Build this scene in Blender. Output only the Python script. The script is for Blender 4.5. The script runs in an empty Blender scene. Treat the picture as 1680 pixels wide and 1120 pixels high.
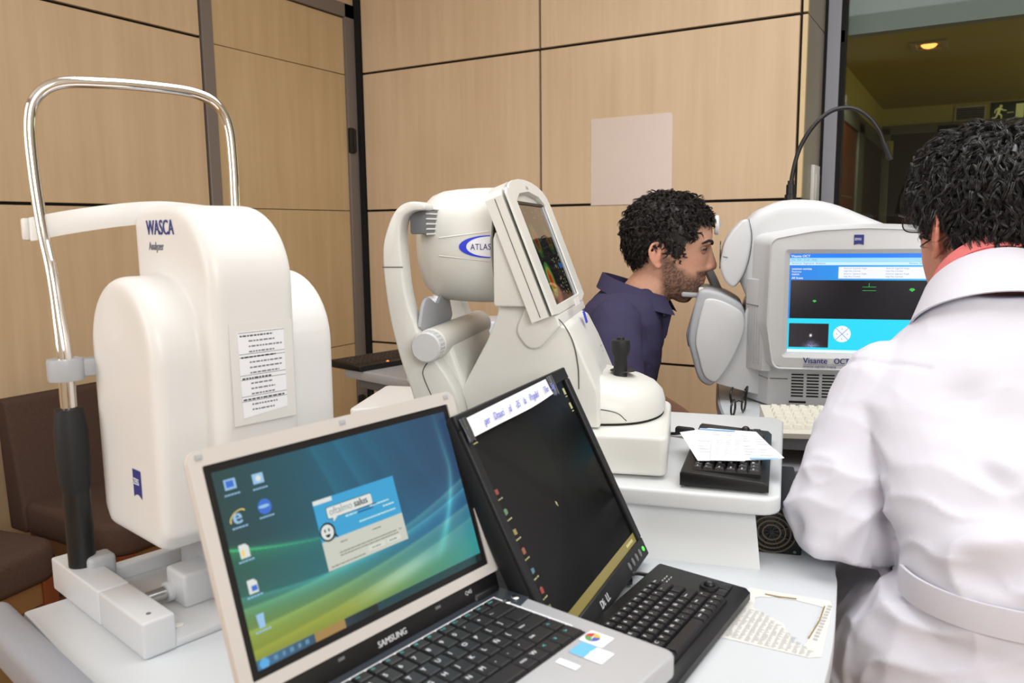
import bpy, bmesh, math, random
import numpy as np
from mathutils import Vector, Matrix, noise
S = bpy.context.scene
COL = S.collection
PI = math.pi
rad = math.radians

# ---------------------------------------------------------------- camera
cam_data = bpy.data.cameras.new('camera')
cam = bpy.data.objects.new('camera', cam_data)
COL.objects.link(cam)
S.camera = cam
cam_data.sensor_width = 36.0
cam_data.lens = 36.0 * 1312.8 / 1680.0
cam_data.clip_start = 0.02
yaw, pitch, roll = 0.526162, 0.138128, -0.0112501
fwd = Vector((-math.sin(yaw) * math.cos(pitch), math.cos(yaw) * math.cos(pitch), -math.sin(pitch)))
rt0 = Vector((math.cos(yaw), math.sin(yaw), 0))
up0 = rt0.cross(fwd)
rt = rt0 * math.cos(roll) + up0 * math.sin(roll)
up = -rt0 * math.sin(roll) + up0 * math.cos(roll)
cm = Matrix(((rt.x, up.x, -fwd.x, 0), (rt.y, up.y, -fwd.y, 0), (rt.z, up.z, -fwd.z, 1.22), (0, 0, 0, 1)))
cam.matrix_world = cm
cam_data.dof.use_dof = True
cam_data.dof.focus_distance = 1.55
cam_data.dof.aperture_fstop = 7.5

# ---------------------------------------------------------------- world, lights, exposure
world = bpy.data.worlds.new('world')
S.world = world
world.use_nodes = True
world.node_tree.nodes['Background'].inputs[0].default_value = (0.9, 0.95, 1.0, 1)
world.node_tree.nodes['Background'].inputs[1].default_value = 0.35


def area(name, loc, aim, sx, sy, power, col):
    d = bpy.data.lights.new(name, 'AREA')
    d.shape = 'RECTANGLE'
    d.size, d.size_y, d.energy, d.color = sx, sy, power, col
    o = bpy.data.objects.new(name, d)
    COL.objects.link(o)
    o.location = loc
    o.rotation_euler = (Vector(aim) - Vector(loc)).to_track_quat('-Z', 'Y').to_euler()
    return o


area('ceiling_bounce', (-0.2, 1.35, 2.70), (-0.2, 1.35, 0), 2.3, 1.5, 40, (0.95, 0.98, 1.0))
area('right_fill', (1.7, -1.3, 2.1), (-0.6, 1.2, 0.9), 1.5, 1.2, 56, (0.95, 0.98, 1.0))  # unseen fill lamp added behind the camera on the right; no window there
area('rear_bounce_fill', (-1.85, -1.45, 1.75), (-0.5, 1.4, 0.95), 1.3, 1.5, 28, (0.97, 0.98, 1.0))  # unseen fill lamp added behind the camera, for flash bounced off the rear
S.view_settings.view_transform = 'Standard'
S.view_settings.look = 'None'
S.view_settings.exposure = 0.06
S.view_settings.gamma = 1.0
S.view_settings.use_curve_mapping = False

# ---------------------------------------------------------------- helpers


def lin(c):
    return tuple(((v / 255.0) / 12.92 if v / 255.0 <= 0.04045 else ((v / 255.0 + 0.055) / 1.055) ** 2.4) for v in c)


def mat(name, rgb, rough=0.5, metal=0.0, spec=0.5, grain=0.0, scale=60.0, bump=0.0, coat=0.0, emit=None, es=1.0, sss=0.0):
    """procedural principled material; rgb is given as 0..255 sRGB; grain varies the colour slightly, bump adds fine relief"""
    m = bpy.data.materials.new(name)
    m.use_nodes = True
    nt = m.node_tree
    b = nt.nodes['Principled BSDF']
    c = lin(rgb)
    b.inputs['Base Color'].default_value = (*c, 1)
    b.inputs['Roughness'].default_value = rough
    b.inputs['Metallic'].default_value = metal
    b.inputs['Specular IOR Level'].default_value = spec
    b.inputs['Coat Weight'].default_value = coat
    if sss:
        b.inputs['Subsurface Weight'].default_value = sss
        b.inputs['Subsurface Radius'].default_value = (0.012, 0.005, 0.003)
        b.inputs['Subsurface Scale'].default_value = 0.4
    if emit:
        b.inputs['Emission Color'].default_value = (*lin(emit), 1)
        b.inputs['Emission Strength'].default_value = es
    if grain or bump:
        tc = nt.nodes.new('ShaderNodeTexCoord')
        nz = nt.nodes.new('ShaderNodeTexNoise')
        nz.inputs['Scale'].default_value = scale
        nz.inputs['Detail'].default_value = 4
        nt.links.new(tc.outputs['Object'], nz.inputs['Vector'])
        if grain:
            mx = nt.nodes.new('ShaderNodeMix')
            mx.data_type = 'RGBA'
            mx.inputs[6].default_value = (*[v * (1 - grain) for v in c], 1)
            mx.inputs[7].default_value = (*[min(1, v * (1 + grain)) for v in c], 1)
            nt.links.new(nz.outputs[0], mx.inputs[0])
            nt.links.new(mx.outputs[2], b.inputs['Base Color'])
        if bump:
            bp = nt.nodes.new('ShaderNodeBump')
            bp.inputs['Strength'].default_value = bump
            bp.inputs['Distance'].default_value = 0.001
            nt.links.new(nz.outputs[0], bp.inputs['Height'])
            nt.links.new(bp.outputs[0], b.inputs['Normal'])
    return m


def wood_mat(name, a, b_, rough=0.38, sx=26.0, sz=1.3):
    """vertical-grained laminate: stretched noise along z, different on every board"""
    m = bpy.data.materials.new(name)
    m.use_nodes = True
    nt = m.node_tree
    b = nt.nodes['Principled BSDF']
    b.inputs['Roughness'].default_value = rough
    b.inputs['Specular IOR Level'].default_value = 0.35
    tc = nt.nodes.new('ShaderNodeTexCoord')
    mp = nt.nodes.new('ShaderNodeMapping')
    mp.inputs['Scale'].default_value = (sx, sx, sz)
    nt.links.new(tc.outputs['Object'], mp.inputs['Vector'])
    oi = nt.nodes.new('ShaderNodeObjectInfo')
    n1 = nt.nodes.new('ShaderNodeTexNoise')
    n1.noise_dimensions = '4D'
    n1.inputs['Scale'].default_value = 1.0
    n1.inputs['Detail'].default_value = 5
    n1.inputs['Roughness'].default_value = 0.62
    mul = nt.nodes.new('ShaderNodeMath')
    mul.operation = 'MULTIPLY'
    mul.inputs[1].default_value = 37.0
    nt.links.new(oi.outputs['Random'], mul.inputs[0])
    nt.links.new(mul.outputs[0], n1.inputs['W'])
    nt.links.new(mp.outputs[0], n1.inputs['Vector'])
    n2 = nt.nodes.new('ShaderNodeTexNoise')
    n2.inputs['Scale'].default_value = 2.2
    n2.inputs['Detail'].default_value = 2
    nt.links.new(tc.outputs['Object'], n2.inputs['Vector'])
    ad = nt.nodes.new('ShaderNodeMath')
    ad.operation = 'MULTIPLY_ADD'
    ad.inputs[1].default_value = 0.45
    nt.links.new(n2.outputs[0], ad.inputs[0])
    nt.links.new(n1.outputs[0], ad.inputs[2])
    cr = nt.nodes.new('ShaderNodeValToRGB')
    cr.color_ramp.elements[0].position = 0.45
    cr.color_ramp.elements[0].color = (*lin(a), 1)
    cr.color_ramp.elements[1].position = 1.0
    cr.color_ramp.elements[1].color = (*lin(b_), 1)
    nt.links.new(ad.outputs[0], cr.inputs[0])
    nt.links.new(cr.outputs[0], b.inputs['Base Color'])
    return m


def attr_mat(name, rough=0.5, emit=0.0, spec=0.5, sss=0.0, bump=0.0, bscale=300.0):
    """colour comes from the mesh's own 'col' attribute (flat print, skin tones, what a screen shows)"""
    m = bpy.data.materials.new(name)
    m.use_nodes = True
    nt = m.node_tree
    b = nt.nodes['Principled BSDF']
    at = nt.nodes.new('ShaderNodeAttribute')
    at.attribute_name = 'col'
    b.inputs['Roughness'].default_value = rough
    b.inputs['Specular IOR Level'].default_value = spec
    if emit:
        b.inputs['Base Color'].default_value = (0.005, 0.005, 0.006, 1)
        nt.links.new(at.outputs['Color'], b.inputs['Emission Color'])
        b.inputs['Emission Strength'].default_value = emit
    else:
        nt.links.new(at.outputs['Color'], b.inputs['Base Color'])
    if sss:
        b.inputs['Subsurface Weight'].default_value = sss
        b.inputs['Subsurface Radius'].default_value = (0.012, 0.005, 0.003)
        b.inputs['Subsurface Scale'].default_value = 0.4
    if bump:
        tc = nt.nodes.new('ShaderNodeTexCoord')
        nz = nt.nodes.new('ShaderNodeTexNoise')
        nz.inputs['Scale'].default_value = bscale
        nt.links.new(tc.outputs['Object'], nz.inputs['Vector'])
        bp = nt.nodes.new('ShaderNodeBump')
        bp.inputs['Strength'].default_value = bump
        bp.inputs['Distance'].default_value = 0.001
        nt.links.new(nz.outputs[0], bp.inputs['Height'])
        nt.links.new(bp.outputs[0], b.inputs['Normal'])
    return m


def new():
    return bmesh.new()


def merge(bm, vs, fs):
    v = [bm.verts.new(p) for p in vs]
    for f in fs:
        try:
            bm.faces.new([v[i] for i in f])
        except ValueError:
            pass
    return v


def box(bm, c, s, bev=0.0, seg=2, rot=None):
    """box centred at c with full size s, bevelled, optionally turned by a 3x3 / euler"""
    t = bmesh.new()
    bmesh.ops.create_cube(t, size=1.0)
    bmesh.ops.scale(t, vec=s, verts=t.verts)
    if bev:
        bmesh.ops.bevel(t, geom=list(t.edges), offset=min(bev, min(s) * 0.49), segments=seg, profile=0.5, affect='EDGES')
    m = Matrix.Translation(c)
    if rot is not None:
        m = m @ (rot.to_4x4() if isinstance(rot, Matrix) else Matrix.Rotation(0, 4, 'X') if rot == 0 else __import__('mathutils').Euler(rot).to_matrix().to_4x4())
    bmesh.ops.transform(t, matrix=m, verts=t.verts)
    add(bm, t)


def add(bm, t):
    me = bpy.data.meshes.new('tmp')
    t.to_mesh(me)
    t.free()
    bm.from_mesh(me)
    bpy.data.meshes.remove(me)


def b3(x0, x1, y0, y1, z0, z1, bev=0.0, seg=2):
    bm = new()
    box(bm, ((x0 + x1) / 2, (y0 + y1) / 2, (z0 + z1) / 2), (abs(x1 - x0), abs(y1 - y0), abs(z1 - z0)), bev, seg)
    return bm


def rpoly(pts, n=5):
    """polygon with rounded corners: pts = (x, y, radius)"""
    out = []
    N = len(pts)
    for i in range(N):
        p = Vector(pts[i][:2])
        r = pts[i][2] if len(pts[i]) > 2 else 0
        a = Vector(pts[i - 1][:2]) - p
        b = Vector(pts[(i + 1) % N][:2]) - p
        if r <= 0:
            out.append((p.x, p.y))
            continue
        ang = a.angle(b)
        d = min(r / math.tan(ang / 2), a.length * 0.49, b.length * 0.49)
        r2 = d * math.tan(ang / 2)
        a.normalize()
        b.normalize()
        c = p + (a + b).normalized() * (r2 / math.sin(ang / 2))
        s = p + a * d - c
        e = p + b * d - c
        for k in range(n + 1):
            q = s.lerp(e, k / n)
            q = q.normalized() * r2
            out.append((c.x + q.x, c.y + q.y))
    return out


def prism(bm, poly, d0, d1, axis='y', bev=0.0, seg=3, taper=1.0):
    """2D outline swept from d0 to d1 along an axis; rims rounded by bev.
    axis y: outline is (x, z); axis x: (y, z); axis z: (x, y)"""
    t = bmesh.new()

    def P(u, v, w):
        return {'y': (u, w, v), 'x': (w, u, v), 'z': (u, v, w)}[axis]
    n = len(poly)
    cx = sum(p[0] for p in poly) / n
    cy = sum(p[1] for p in poly) / n
    A = [t.verts.new(P(u, v, d0)) for u, v in poly]
    B = [t.verts.new(P(cx + (u - cx) * taper, cy + (v - cy) * taper, d1)) for u, v in poly]
    fa = t.faces.new(A)
    fb = t.faces.new(B[::-1])
    for i in range(n):
        t.faces.new((A[i], B[i], B[(i + 1) % n], A[(i + 1) % n]))
    bmesh.ops.recalc_face_normals(t, faces=t.faces)
    if bev:
        ed = list(set(list(fa.edges) + list(fb.edges)))
        bmesh.ops.bevel(t, geom=ed, offset=bev, segments=seg, profile=0.5, affect='EDGES', clamp_overlap=True)
    add(bm, t)


def catmull(pts, per=6, closed=False):
    P = [Vector(p) for p in pts]
    n = len(P)
    out = []
    rng = n if closed else n - 1
    for i in range(rng):
        p0 = P[(i - 1) % n] if closed or i > 0 else P[0] * 2 - P[1]
        p1 = P[i]
        p2 = P[(i + 1) % n]
        p3 = P[(i + 2) % n] if closed or i + 2 < n else P[-1] * 2 - P[-2]
        for k in range(per):
            u = k / per
            out.append(0.5 * ((2 * p1) + (p2 - p0) * u + (2 * p0 - 5 * p1 + 4 * p2 - p3) * u * u + (3 * p1 - p0 - 3 * p2 + p3) * u ** 3))
    if not closed:
        out.append(P[-1])
    return out


def tube(bm, path, r, n=12, cap=True, flat=1.0, upv=None):
    """round (or flattened) tube along a path; r is one radius or one per point"""
    P = [Vector(p) for p in path]
    N = len(P)
    R = r if isinstance(r, (list, tuple)) else [r] * N
    tg = [(P[min(i + 1, N - 1)] - P[max(i - 1, 0)]).normalized() for i in range(N)]
    u = Vector(upv) if upv else (Vector((0, 0, 1)) if abs(tg[0].z) < 0.9 else Vector((1, 0, 0)))
    rings = []
    for i in range(N):
        u = (u - tg[i] * u.dot(tg[i])).normalized()
        w = tg[i].cross(u)
        rings.append([P[i] + u * (math.cos(2 * PI * k / n) * R[i] * flat) + w * (math.sin(2 * PI * k / n) * R[i]) for k in range(n)])
    loft(bm, rings, cap)


def loft(bm, rings, cap=True, closed=True):
    V = [[bm.verts.new(p) for p in rg] for rg in rings]
    n = len(rings[0])
    fs = []
    for i in range(len(V) - 1):
        for k in range(n if closed else n - 1):
            fs.append(bm.faces.new((V[i][k], V[i][(k + 1) % n], V[i + 1][(k + 1) % n], V[i + 1][k])))
    if cap and closed:
        fs.append(bm.faces.new(V[0][::-1]))
        fs.append(bm.faces.new(V[-1]))
    bmesh.ops.recalc_face_normals(bm, faces=fs)
    return V


def lathe(bm, prof, c=(0, 0, 0), n=32, axis='z'):
    """revolve (radius, height) pairs about an axis through c"""
    rings = []
    for r, h in prof:
        rg = []
        for k in range(n):
            a = 2 * PI * k / n
            p = {'z': (r * math.cos(a), r * math.sin(a), h), 'x': (h, r * math.cos(a), r * math.sin(a)), 'y': (r * math.cos(a), h, r * math.sin(a))}[axis]
            rg.append(Vector(p) + Vector(c))
        rings.append(rg)
    loft(bm, rings)


def ell(bm, c, s, rot=None, seg=20, rings=14):
    t = bmesh.new()
    bmesh.ops.create_uvsphere(t, u_segments=seg, v_segments=rings, radius=1.0)
    bmesh.ops.scale(t, vec=s, verts=t.verts)
    m = Matrix.Translation(c)
    if rot:
        m = m @ __import__('mathutils').Euler(rot).to_matrix().to_4x4()
    bmesh.ops.transform(t, matrix=m, verts=t.verts)
    add(bm, t)


def obj(name, bm, m, parent=None, smooth=True, ang=38, **props):
    """links a bmesh (or mesh) as ONE mesh object"""
    if isinstance(bm, bpy.types.Mesh):
        me = bm
        me.name = name
    else:
        me = bpy.data.meshes.new(name)
        bm.to_mesh(me)
        bm.free()
    if m is not None:
        me.materials.clear()
        me.materials.append(m)
    if smooth:
        me.shade_smooth()
        me.set_sharp_from_angle(angle=rad(ang))
    o = bpy.data.objects.new(name, me)
    COL.objects.link(o)
    if parent:
        o.parent = parent
    for k, v in props.items():
        o[k] = v
    return o


def thing(name, label, cat, loc=(0, 0, 0), rz=0.0, group=None):
    o = bpy.data.objects.new(name, None)
    o.empty_display_size = 0.05
    COL.objects.link(o)
    o.location = loc
    o.rotation_euler = (0, 0, rad(rz))
    o['label'] = label
    o['category'] = cat
    if group:
        o['group'] = group
    return o


def tag(o, label, cat, group=None):
    o['label'] = label
    o['category'] = cat
    if group:
        o['group'] = group
    return o


def struct(name, bm, m, parent=None, **k):
    o = obj(name, bm, m, parent, **k)
    if parent is None:
        o['kind'] = 'structure'
    return o


def sempty(name):
    o = bpy.data.objects.new(name, None)
    COL.objects.link(o)
    o['kind'] = 'structure'
    return o


def frame(o, x, y):
    """4x4 matrix with origin o, x axis x, and y axis as near y as possible"""
    x = Vector(x).normalized()
    z = x.cross(Vector(y)).normalized()
    y = z.cross(x)
    o = Vector(o)
    return Matrix(((x.x, y.x, z.x, o.x), (x.y, y.y, z.y, o.y), (x.z, y.z, z.z, o.z), (0, 0, 0, 1)))


_font_cache = {}


def text_mesh(s, size=1.0, ext=0.0, shear=0.0, align='LEFT', space=1.0):
    k = (s, size, ext, shear, align, space)
    if k in _font_cache:
        return _font_cache[k]
    cu = bpy.data.curves.new('t', 'FONT')
    cu.body = s
    cu.size = size
    cu.extrude = ext
    cu.shear = shear
    cu.align_x = align
    cu.space_character = space
    cu.resolution_u = 3
    o = bpy.data.objects.new('t', cu)
    COL.objects.link(o)
    dg = bpy.context.evaluated_depsgraph_get()
    me = bpy.data.meshes.new_from_object(o.evaluated_get(dg))
    bpy.data.objects.remove(o)
    bpy.data.curves.remove(cu)
    _font_cache[k] = me
    return me


def text(bm, s, M, size, ext=0.0002, bold=0.0, sx=1.0, **k):
    """adds printed lettering to bm; M places the text plane"""
    me = text_mesh(s, size, ext, **k)
    t = bmesh.new()
    t.from_mesh(me)
    if sx != 1.0:
        bmesh.ops.scale(t, vec=(sx, 1, 1), verts=t.verts)
    bmesh.ops.transform(t, matrix=M, verts=t.verts)
    add(bm, t)
    if bold:
        text(bm, s, M @ Matrix.Translation((bold, 0, 0.00003)), size, ext, sx=sx, **k)


def flat(bm, M, poly, h=0.0003):
    """thin flat plate (print, sticker) from a 2D outline in the plane M"""
    t = bmesh.new()
    n = len(poly)
    A = [t.verts.new((u, v, 0)) for u, v in poly]
    B = [t.verts.new((u, v, h)) for u, v in poly]
    t.faces.new(A[::-1])
    t.faces.new(B)
    for i in range(n):
        t.faces.new((A[i], A[(i + 1) % n], B[(i + 1) % n], B[i]))
    bmesh.ops.transform(t, matrix=M, verts=t.verts)
    add(bm, t)


def rect(x0, y0, x1, y1):
    return [(x0, y0), (x1, y0), (x1, y1), (x0, y1)]


def disc(cx, cy, r, n=16, ry=None):
    return [(cx + r * math.cos(2 * PI * k / n), cy + (ry or r) * math.sin(2 * PI * k / n)) for k in range(n)]


def xf(bm, M):
    bmesh.ops.transform(bm, matrix=M, verts=bm.verts)
    return bm


def grid_print(name, w, h, nx, ny, fn, m, parent, M):
    """flat sheet of nx x ny cells whose colour attribute is given by fn(u, v) -> rgb 0..1 sRGB arrays"""
    xs = np.linspace(0, 1, nx + 1)
    ys = np.linspace(0, 1, ny + 1)
    U, V = np.meshgrid(xs, ys)
    co = np.stack([U * w, V * h, np.zeros_like(U)], -1).reshape(-1, 3)
    i = np.arange(ny)[:, None] * (nx + 1) + np.arange(nx)[None, :]
    f = np.stack([i, i + 1, i + nx + 2, i + nx + 1], -1).reshape(-1, 4)
    me = bpy.data.meshes.new(name)
    me.from_pydata(co.tolist(), [], f.tolist())
    c = np.clip(fn(U, V), 0, 1).reshape(-1, 3)
    c = np.where(c <= 0.04045, c / 12.92, ((c + 0.055) / 1.055) ** 2.4)
    a = me.attributes.new('col', 'FLOAT_COLOR', 'POINT')
    a.data.foreach_set('color', np.concatenate([c, np.ones((len(c), 1))], 1).ravel().astype(np.float32))
    me.transform(M)
    return obj(name, me, m, parent, smooth=False)


def paint(me, fn):
    """colour attribute on a mesh from fn(coords, normals) -> sRGB 0..1"""
    n = len(me.vertices)
    co = np.empty(n * 3)
    me.vertices.foreach_get('co', co)
    co = co.reshape(-1, 3)
    c = np.clip(fn(co), 0, 1)
    c = np.where(c <= 0.04045, c / 12.92, ((c + 0.055) / 1.055) ** 2.4)
    a = me.attributes.new('col', 'FLOAT_COLOR', 'POINT')
    a.data.foreach_set('color', np.concatenate([c, np.ones((n, 1))], 1).ravel().astype(np.float32))


def fuse(bm, voxel, smooth=4, fac=0.5):
    """one continuous skin over overlapping volumes"""
    me = bpy.data.meshes.new('fuse')
    bmesh.ops.recalc_face_normals(bm, faces=bm.faces)
    bm.to_mesh(me)
    bm.free()
    o = bpy.data.objects.new('fuse', me)
    COL.objects.link(o)
    r = o.modifiers.new('r', 'REMESH')
    r.mode = 'VOXEL'
    r.voxel_size = voxel
    if smooth:
        s = o.modifiers.new('s', 'SMOOTH')
        s.iterations = smooth
        s.factor = fac
    dg = bpy.context.evaluated_depsgraph_get()
    out = bpy.data.meshes.new_from_object(o.evaluated_get(dg))
    bpy.data.objects.remove(o)
    bpy.data.meshes.remove(me)
    return out


# ---------------------------------------------------------------- materials
M_wood = wood_mat('maple_laminate', (204, 176, 142), (220, 194, 162))
M_wood_l = wood_mat('maple_laminate_left', (196, 167, 132), (212, 185, 150))
M_gap = mat('black_joint', (10, 9, 9), 0.8)
M_jamb = mat('grey_brown_metal', (122, 112, 105), 0.5)
M_alu = mat('aluminium', (150, 153, 162), 0.4, 0.6)
M_black = mat('black_plastic', (14, 14, 16), 0.42)
M_blackm = mat('matte_black_plastic', (17, 17, 20), 0.6, grain=0.1, scale=300, bump=0.15)
M_key = mat('black_key', (27, 27, 30), 0.38)
M_white = mat('warm_white_plastic', (228, 226, 223), 0.38, grain=0.015, scale=20)
M_white2 = mat('ivory_plastic', (220, 219, 213), 0.36, grain=0.015, scale=20)
M_grey = mat('light_grey_plastic', (205, 206, 208), 0.42, grain=0.015, scale=25)
M_grey2 = mat('mid_grey_plastic', (172, 174, 178), 0.45, grain=0.02, scale=25)
M_dgrey = mat('dark_grey_plastic', (110, 112, 116), 0.5)
M_seam = mat('dark_seam', (90, 88, 86), 0.8)
M_table = mat('white_laminate', (208, 212, 216), 0.35, grain=0.02, scale=12)
M_riser = mat('white_painted_board', (214, 216, 217), 0.4, grain=0.015, scale=12)
M_edge = mat('grey_edge_band', (150, 152, 160), 0.45)
M_chrome = mat('chrome', (235, 233, 230), 0.07, 1.0)
M_steel = mat('brushed_steel', (200, 200, 200), 0.25, 1.0)
M_navy = mat('navy_print', (42, 48, 125), 0.5)
M_blue = mat('blue_print', (40, 62, 215), 0.5)
M_fabric = mat('brown_fabric', (78, 60, 52), 0.95, grain=0.25, scale=220, bump=0.5, spec=0.1)
M_legwood = wood_mat('red_brown_wood', (92, 46, 26), (128, 68, 38), 0.4)
M_paper = mat('white_paper', (238, 238, 242), 0.8, spec=0.2)
M_ink = mat('grey_ink', (120, 120, 128), 0.8)
M_inkd = mat('dark_ink', (55, 55, 60), 0.8)
M_penblue = mat('blue_pen_ink', (95, 100, 200), 0.8)
M_silver = mat('silver_plastic', (200, 202, 206), 0.35, 0.35)
M_silverw = mat('pale_silver_bezel', (214, 208, 203), 0.4, 0.15)
M_legend = mat('white_legend', (225, 228, 232), 0.6, emit=(225, 228, 232), es=0.05)
M_teal = mat('teal_legend', (90, 190, 195), 0.6)
M_beigekey = mat('beige_key', (232, 229, 216), 0.45)
M_screenblack = mat('black_screen_glass', (16, 16, 17), 0.16)
M_emit = attr_mat('lit_display', 0.25, 1.0)
M_print = attr_mat('printed_sheet', 0.7)

# ================================================================ THE SETTING
XL, YB = -2.65, 3.098
Z1, Z2, Z3 = 1.972, 1.322, 0.672      # horizontal joints of the wall boards
floor_m = wood_mat('floor_laminate', (150, 112, 66), (186, 146, 84), 0.4, 6, 6)
struct('floor', b3(-3.2, 3.0, -1.8, 10.2, -0.05, 0), floor_m)
M_ceil = mat('ceiling_paint', (232, 230, 226), 0.9)
M_paint = mat('cream_wall_paint', (222, 214, 200), 0.9)
struct('ceiling', b3(-2.9, 2.7, -1.8, 3.56, 2.75, 2.82), M_ceil)
struct('wall_front', b3(-2.9, 2.7, -1.8, -1.72, 0, 2.75), M_paint)
struct('wall_right', b3(2.6, 2.7, -1.8, 3.56, 0, 2.75), M_paint)


def boards(wall, axis, at, spans, zs, gap, m, depth=0.018):
    """wood boards in front of a dark backing, each one a panel of its wall"""
    for (a0, a1) in spans:
        for k in range(len(zs) - 1):
            z0, z1 = zs[k] + gap / 2, zs[k + 1] - gap / 2
            if axis == 'x':
                bm = b3(a0 + gap / 2, a1 - gap / 2, at, at + depth, z0, z1, 0.0012, 1)
            else:
                bm = b3(at - depth, at, a0 + gap / 2, a1 - gap / 2, z0, z1, 0.0012, 1)
            obj('panel', bm, m, wall, ang=30)


ZS = (0.05, Z3, Z2, Z1, 2.622, 2.75)
wb = struct('wall_back', b3(XL - 0.05, -0.577, YB + 0.016, YB + 0.09, 0, 2.75), M_gap)
boards(wb, 'x', YB, ((-2.618, -1.648), (-1.648, -0.593)), ZS, 0.0105, M_wood)
M_woodedge = mat('pale_board_edge', (214, 190, 146), 0.5, grain=0.05, scale=40)
for k in range(5):
    obj('edge_board', b3(-0.588, -0.5705, YB, YB + 0.02, ZS[k] + 0.0045, ZS[k + 1] - 0.0045, 0.001, 1), M_woodedge, wb)
struct('baseboard_back', b3(-2.6, -0.6, YB - 0.012, YB + 0.01, 0, 0.06, 0.002), M_jamb)

wl = struct('wall_left', b3(XL - 0.09, XL - 0.016, -1.8, 2.197, 0, 2.75), M_gap)
boards(wl, 'y', XL, ((-1.75, -0.42), (-0.42, 0.90), (0.90, 2.193)), ZS, 0.0105, M_wood_l)
struct('wall_left_lintel', b3(XL - 0.09, XL, 2.197, 3.085, 2.285, 2.75), M_wood_l)
struct('baseboard_left', b3(XL, XL + 0.012, -1.7, 2.19, 0, 0.06, 0.002), M_jamb)

# door in the left wall beside the corner
dr = sempty('door_1')
dr.location = (XL, 2.62, 0)
bm = new()
for (y0, y1, z0, z1) in ((-0.423, -0.37, 0, 2.285), (0.40, 0.465, 0, 2.285), (-0.423, 0.465, 2.222, 2.285)):
    add(bm, b3(-0.03, 0.006, y0, y1, z0, z1, 0.002, 1))
obj('door_frame', bm, M_jamb, dr)
M_door = wood_mat('door_laminate', (190, 162, 122), (208, 182, 142))
for z0, z1 in ((0.01, Z3), (Z3, Z2), (Z2, Z1 - 0.012), (Z1 - 0.012, 2.219)):
    obj('door_panel', b3(-0.03, -0.006, -0.367, 0.398, z0 + 0.0015, z1 - 0.0015, 0.001, 1), M_door, dr)
obj('door_backing', b3(-0.04, -0.03, -0.37, 0.40, 0, 2.23), M_seam, dr)
for z in (1.655, 0.35):
    bm = b3(-0.004, 0.016, 0.400, 0.428, z - 0.06, z + 0.06, 0.003)
    box(bm, (0.014, 0.43, z), (0.014, 0.014, 0.11), 0.005)
    obj('hinge', bm, M_black, dr)
struct('trim_corner', b3(XL, XL + 0.032, 3.085, YB + 0.016, 0, 2.75), M_gap)

# pillar end, aluminium post and glazed partition to the corridor
M_return = mat('grey_laminate_return', (150, 142, 126), 0.4, grain=0.06, scale=8)
pr = sempty('wall_pillar')
bm = b3(-0.60, -0.578, YB + 0.021, 3.46, 0, 2.75)
obj('return_core', bm, M_gap, pr)
for k in range(5):
    obj('panel', b3(-0.5785, -0.572, YB + 0.022, 3.455, ZS[k] + 0.0015, ZS[k + 1] - 0.0015, 0.001, 1), M_return, pr)
sw = thing('light_switch', 'white switch box on the pillar side above the big scanner', 'light switch', (-0.572, 3.33, 1.37))
sw['category'] = 'switch'
obj('back_box', b3(0, 0.014, -0.06, 0.06, -0.085, 0.085, 0.003), M_white, sw)
obj('rocker', b3(0.014, 0.019, -0.035, 0.035, -0.05, 0.05, 0.002), M_grey, sw)

w1 = sempty('window_1')
M_frame = mat('pale_aluminium', (158, 160, 172), 0.45)
w1.location = (0, 3.48, 0)
bm = b3(-0.5605, -0.512, -0.03, 0.02, 0, 2.75, 0.002, 1)
obj('frame_post', bm, M_frame, w1)
obj('gasket', b3(-0.5745, -0.5605, -0.026, 0.03, 0, 2.75), M_gap, w1)
obj('gasket', b3(-0.512, -0.4935, -0.020, 0.02, 0, 2.75), M_gap, w1)
obj('clip', b3(-0.514, -0.497, -0.02, -0.012, 1.93, 1.975, 0.001), M_alu, w1)
obj('frame_head', b3(-0.515, 2.6, -0.03, 0.03, 2.70, 2.75), M_frame, w1)
gl = bpy.data.materials.new('window_glass')
gl.use_nodes = True
nt = gl.node_tree
nt.nodes.remove(nt.nodes['Principled BSDF'])
tr = nt.nodes.new('ShaderNodeBsdfTransparent')
tr.inputs[0].default_value = (0.86, 0.9, 0.88, 1)
gs = nt.nodes.new('ShaderNodeBsdfGlossy')
gs.inputs['Roughness'].default_value = 0.02
fr = nt.nodes.new('ShaderNodeFresnel')
fr.inputs['IOR'].default_value = 1.28
mx = nt.nodes.new('ShaderNodeMixShader')
nt.links.new(fr.outputs[0], mx.inputs[0])
nt.links.new(tr.outputs[0], mx.inputs[1])
nt.links.new(gs.outputs[0], mx.inputs[2])
nt.links.new(mx.outputs[0], nt.nodes['Material Output'].inputs[0])
obj('pane', b3(-0.49, 2.6, 0.0, 0.008, 0.0, 2.72), gl, w1, smooth=False)

# corridor beyond the glass
M_yel = mat('corridor_paint', (194, 186, 106), 0.85)
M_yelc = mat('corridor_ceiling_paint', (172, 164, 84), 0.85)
M_soff = mat('grey_soffit', (146, 150, 148), 0.8)
M_dkwood = wood_mat('dark_door_wood', (70, 34, 20), (96, 50, 28), 0.4)
M_blk2 = mat('very_dark_door', (40, 20, 18), 0.5)
struct('trim_soffit', b3(-0.49, 2.6, 3.50, 3.56, 1.962, 2.75), M_soff)
struct('ceiling_corridor', b3(-1.0, 2.7, 3.56, 8.9, 2.30, 2.36), M_yelc)
XC, YC = -0.85, 8.43
struct('wall_corridor_left', b3(XC - 0.08, XC, 3.50, YC + 0.1, 0, 2.30), M_yel)
struct('wall_corridor_end', b3(XC - 0.08, 2.7, YC, YC + 0.08, 0, 2.30), M_yel)
struct('wall_corridor_right', b3(2.6, 2.68, 3.5, YC, 0, 2.30), M_yel)
d2 = sempty('door_2')
d2.location = (XC, 6.0, 0)
bm = new()
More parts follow.
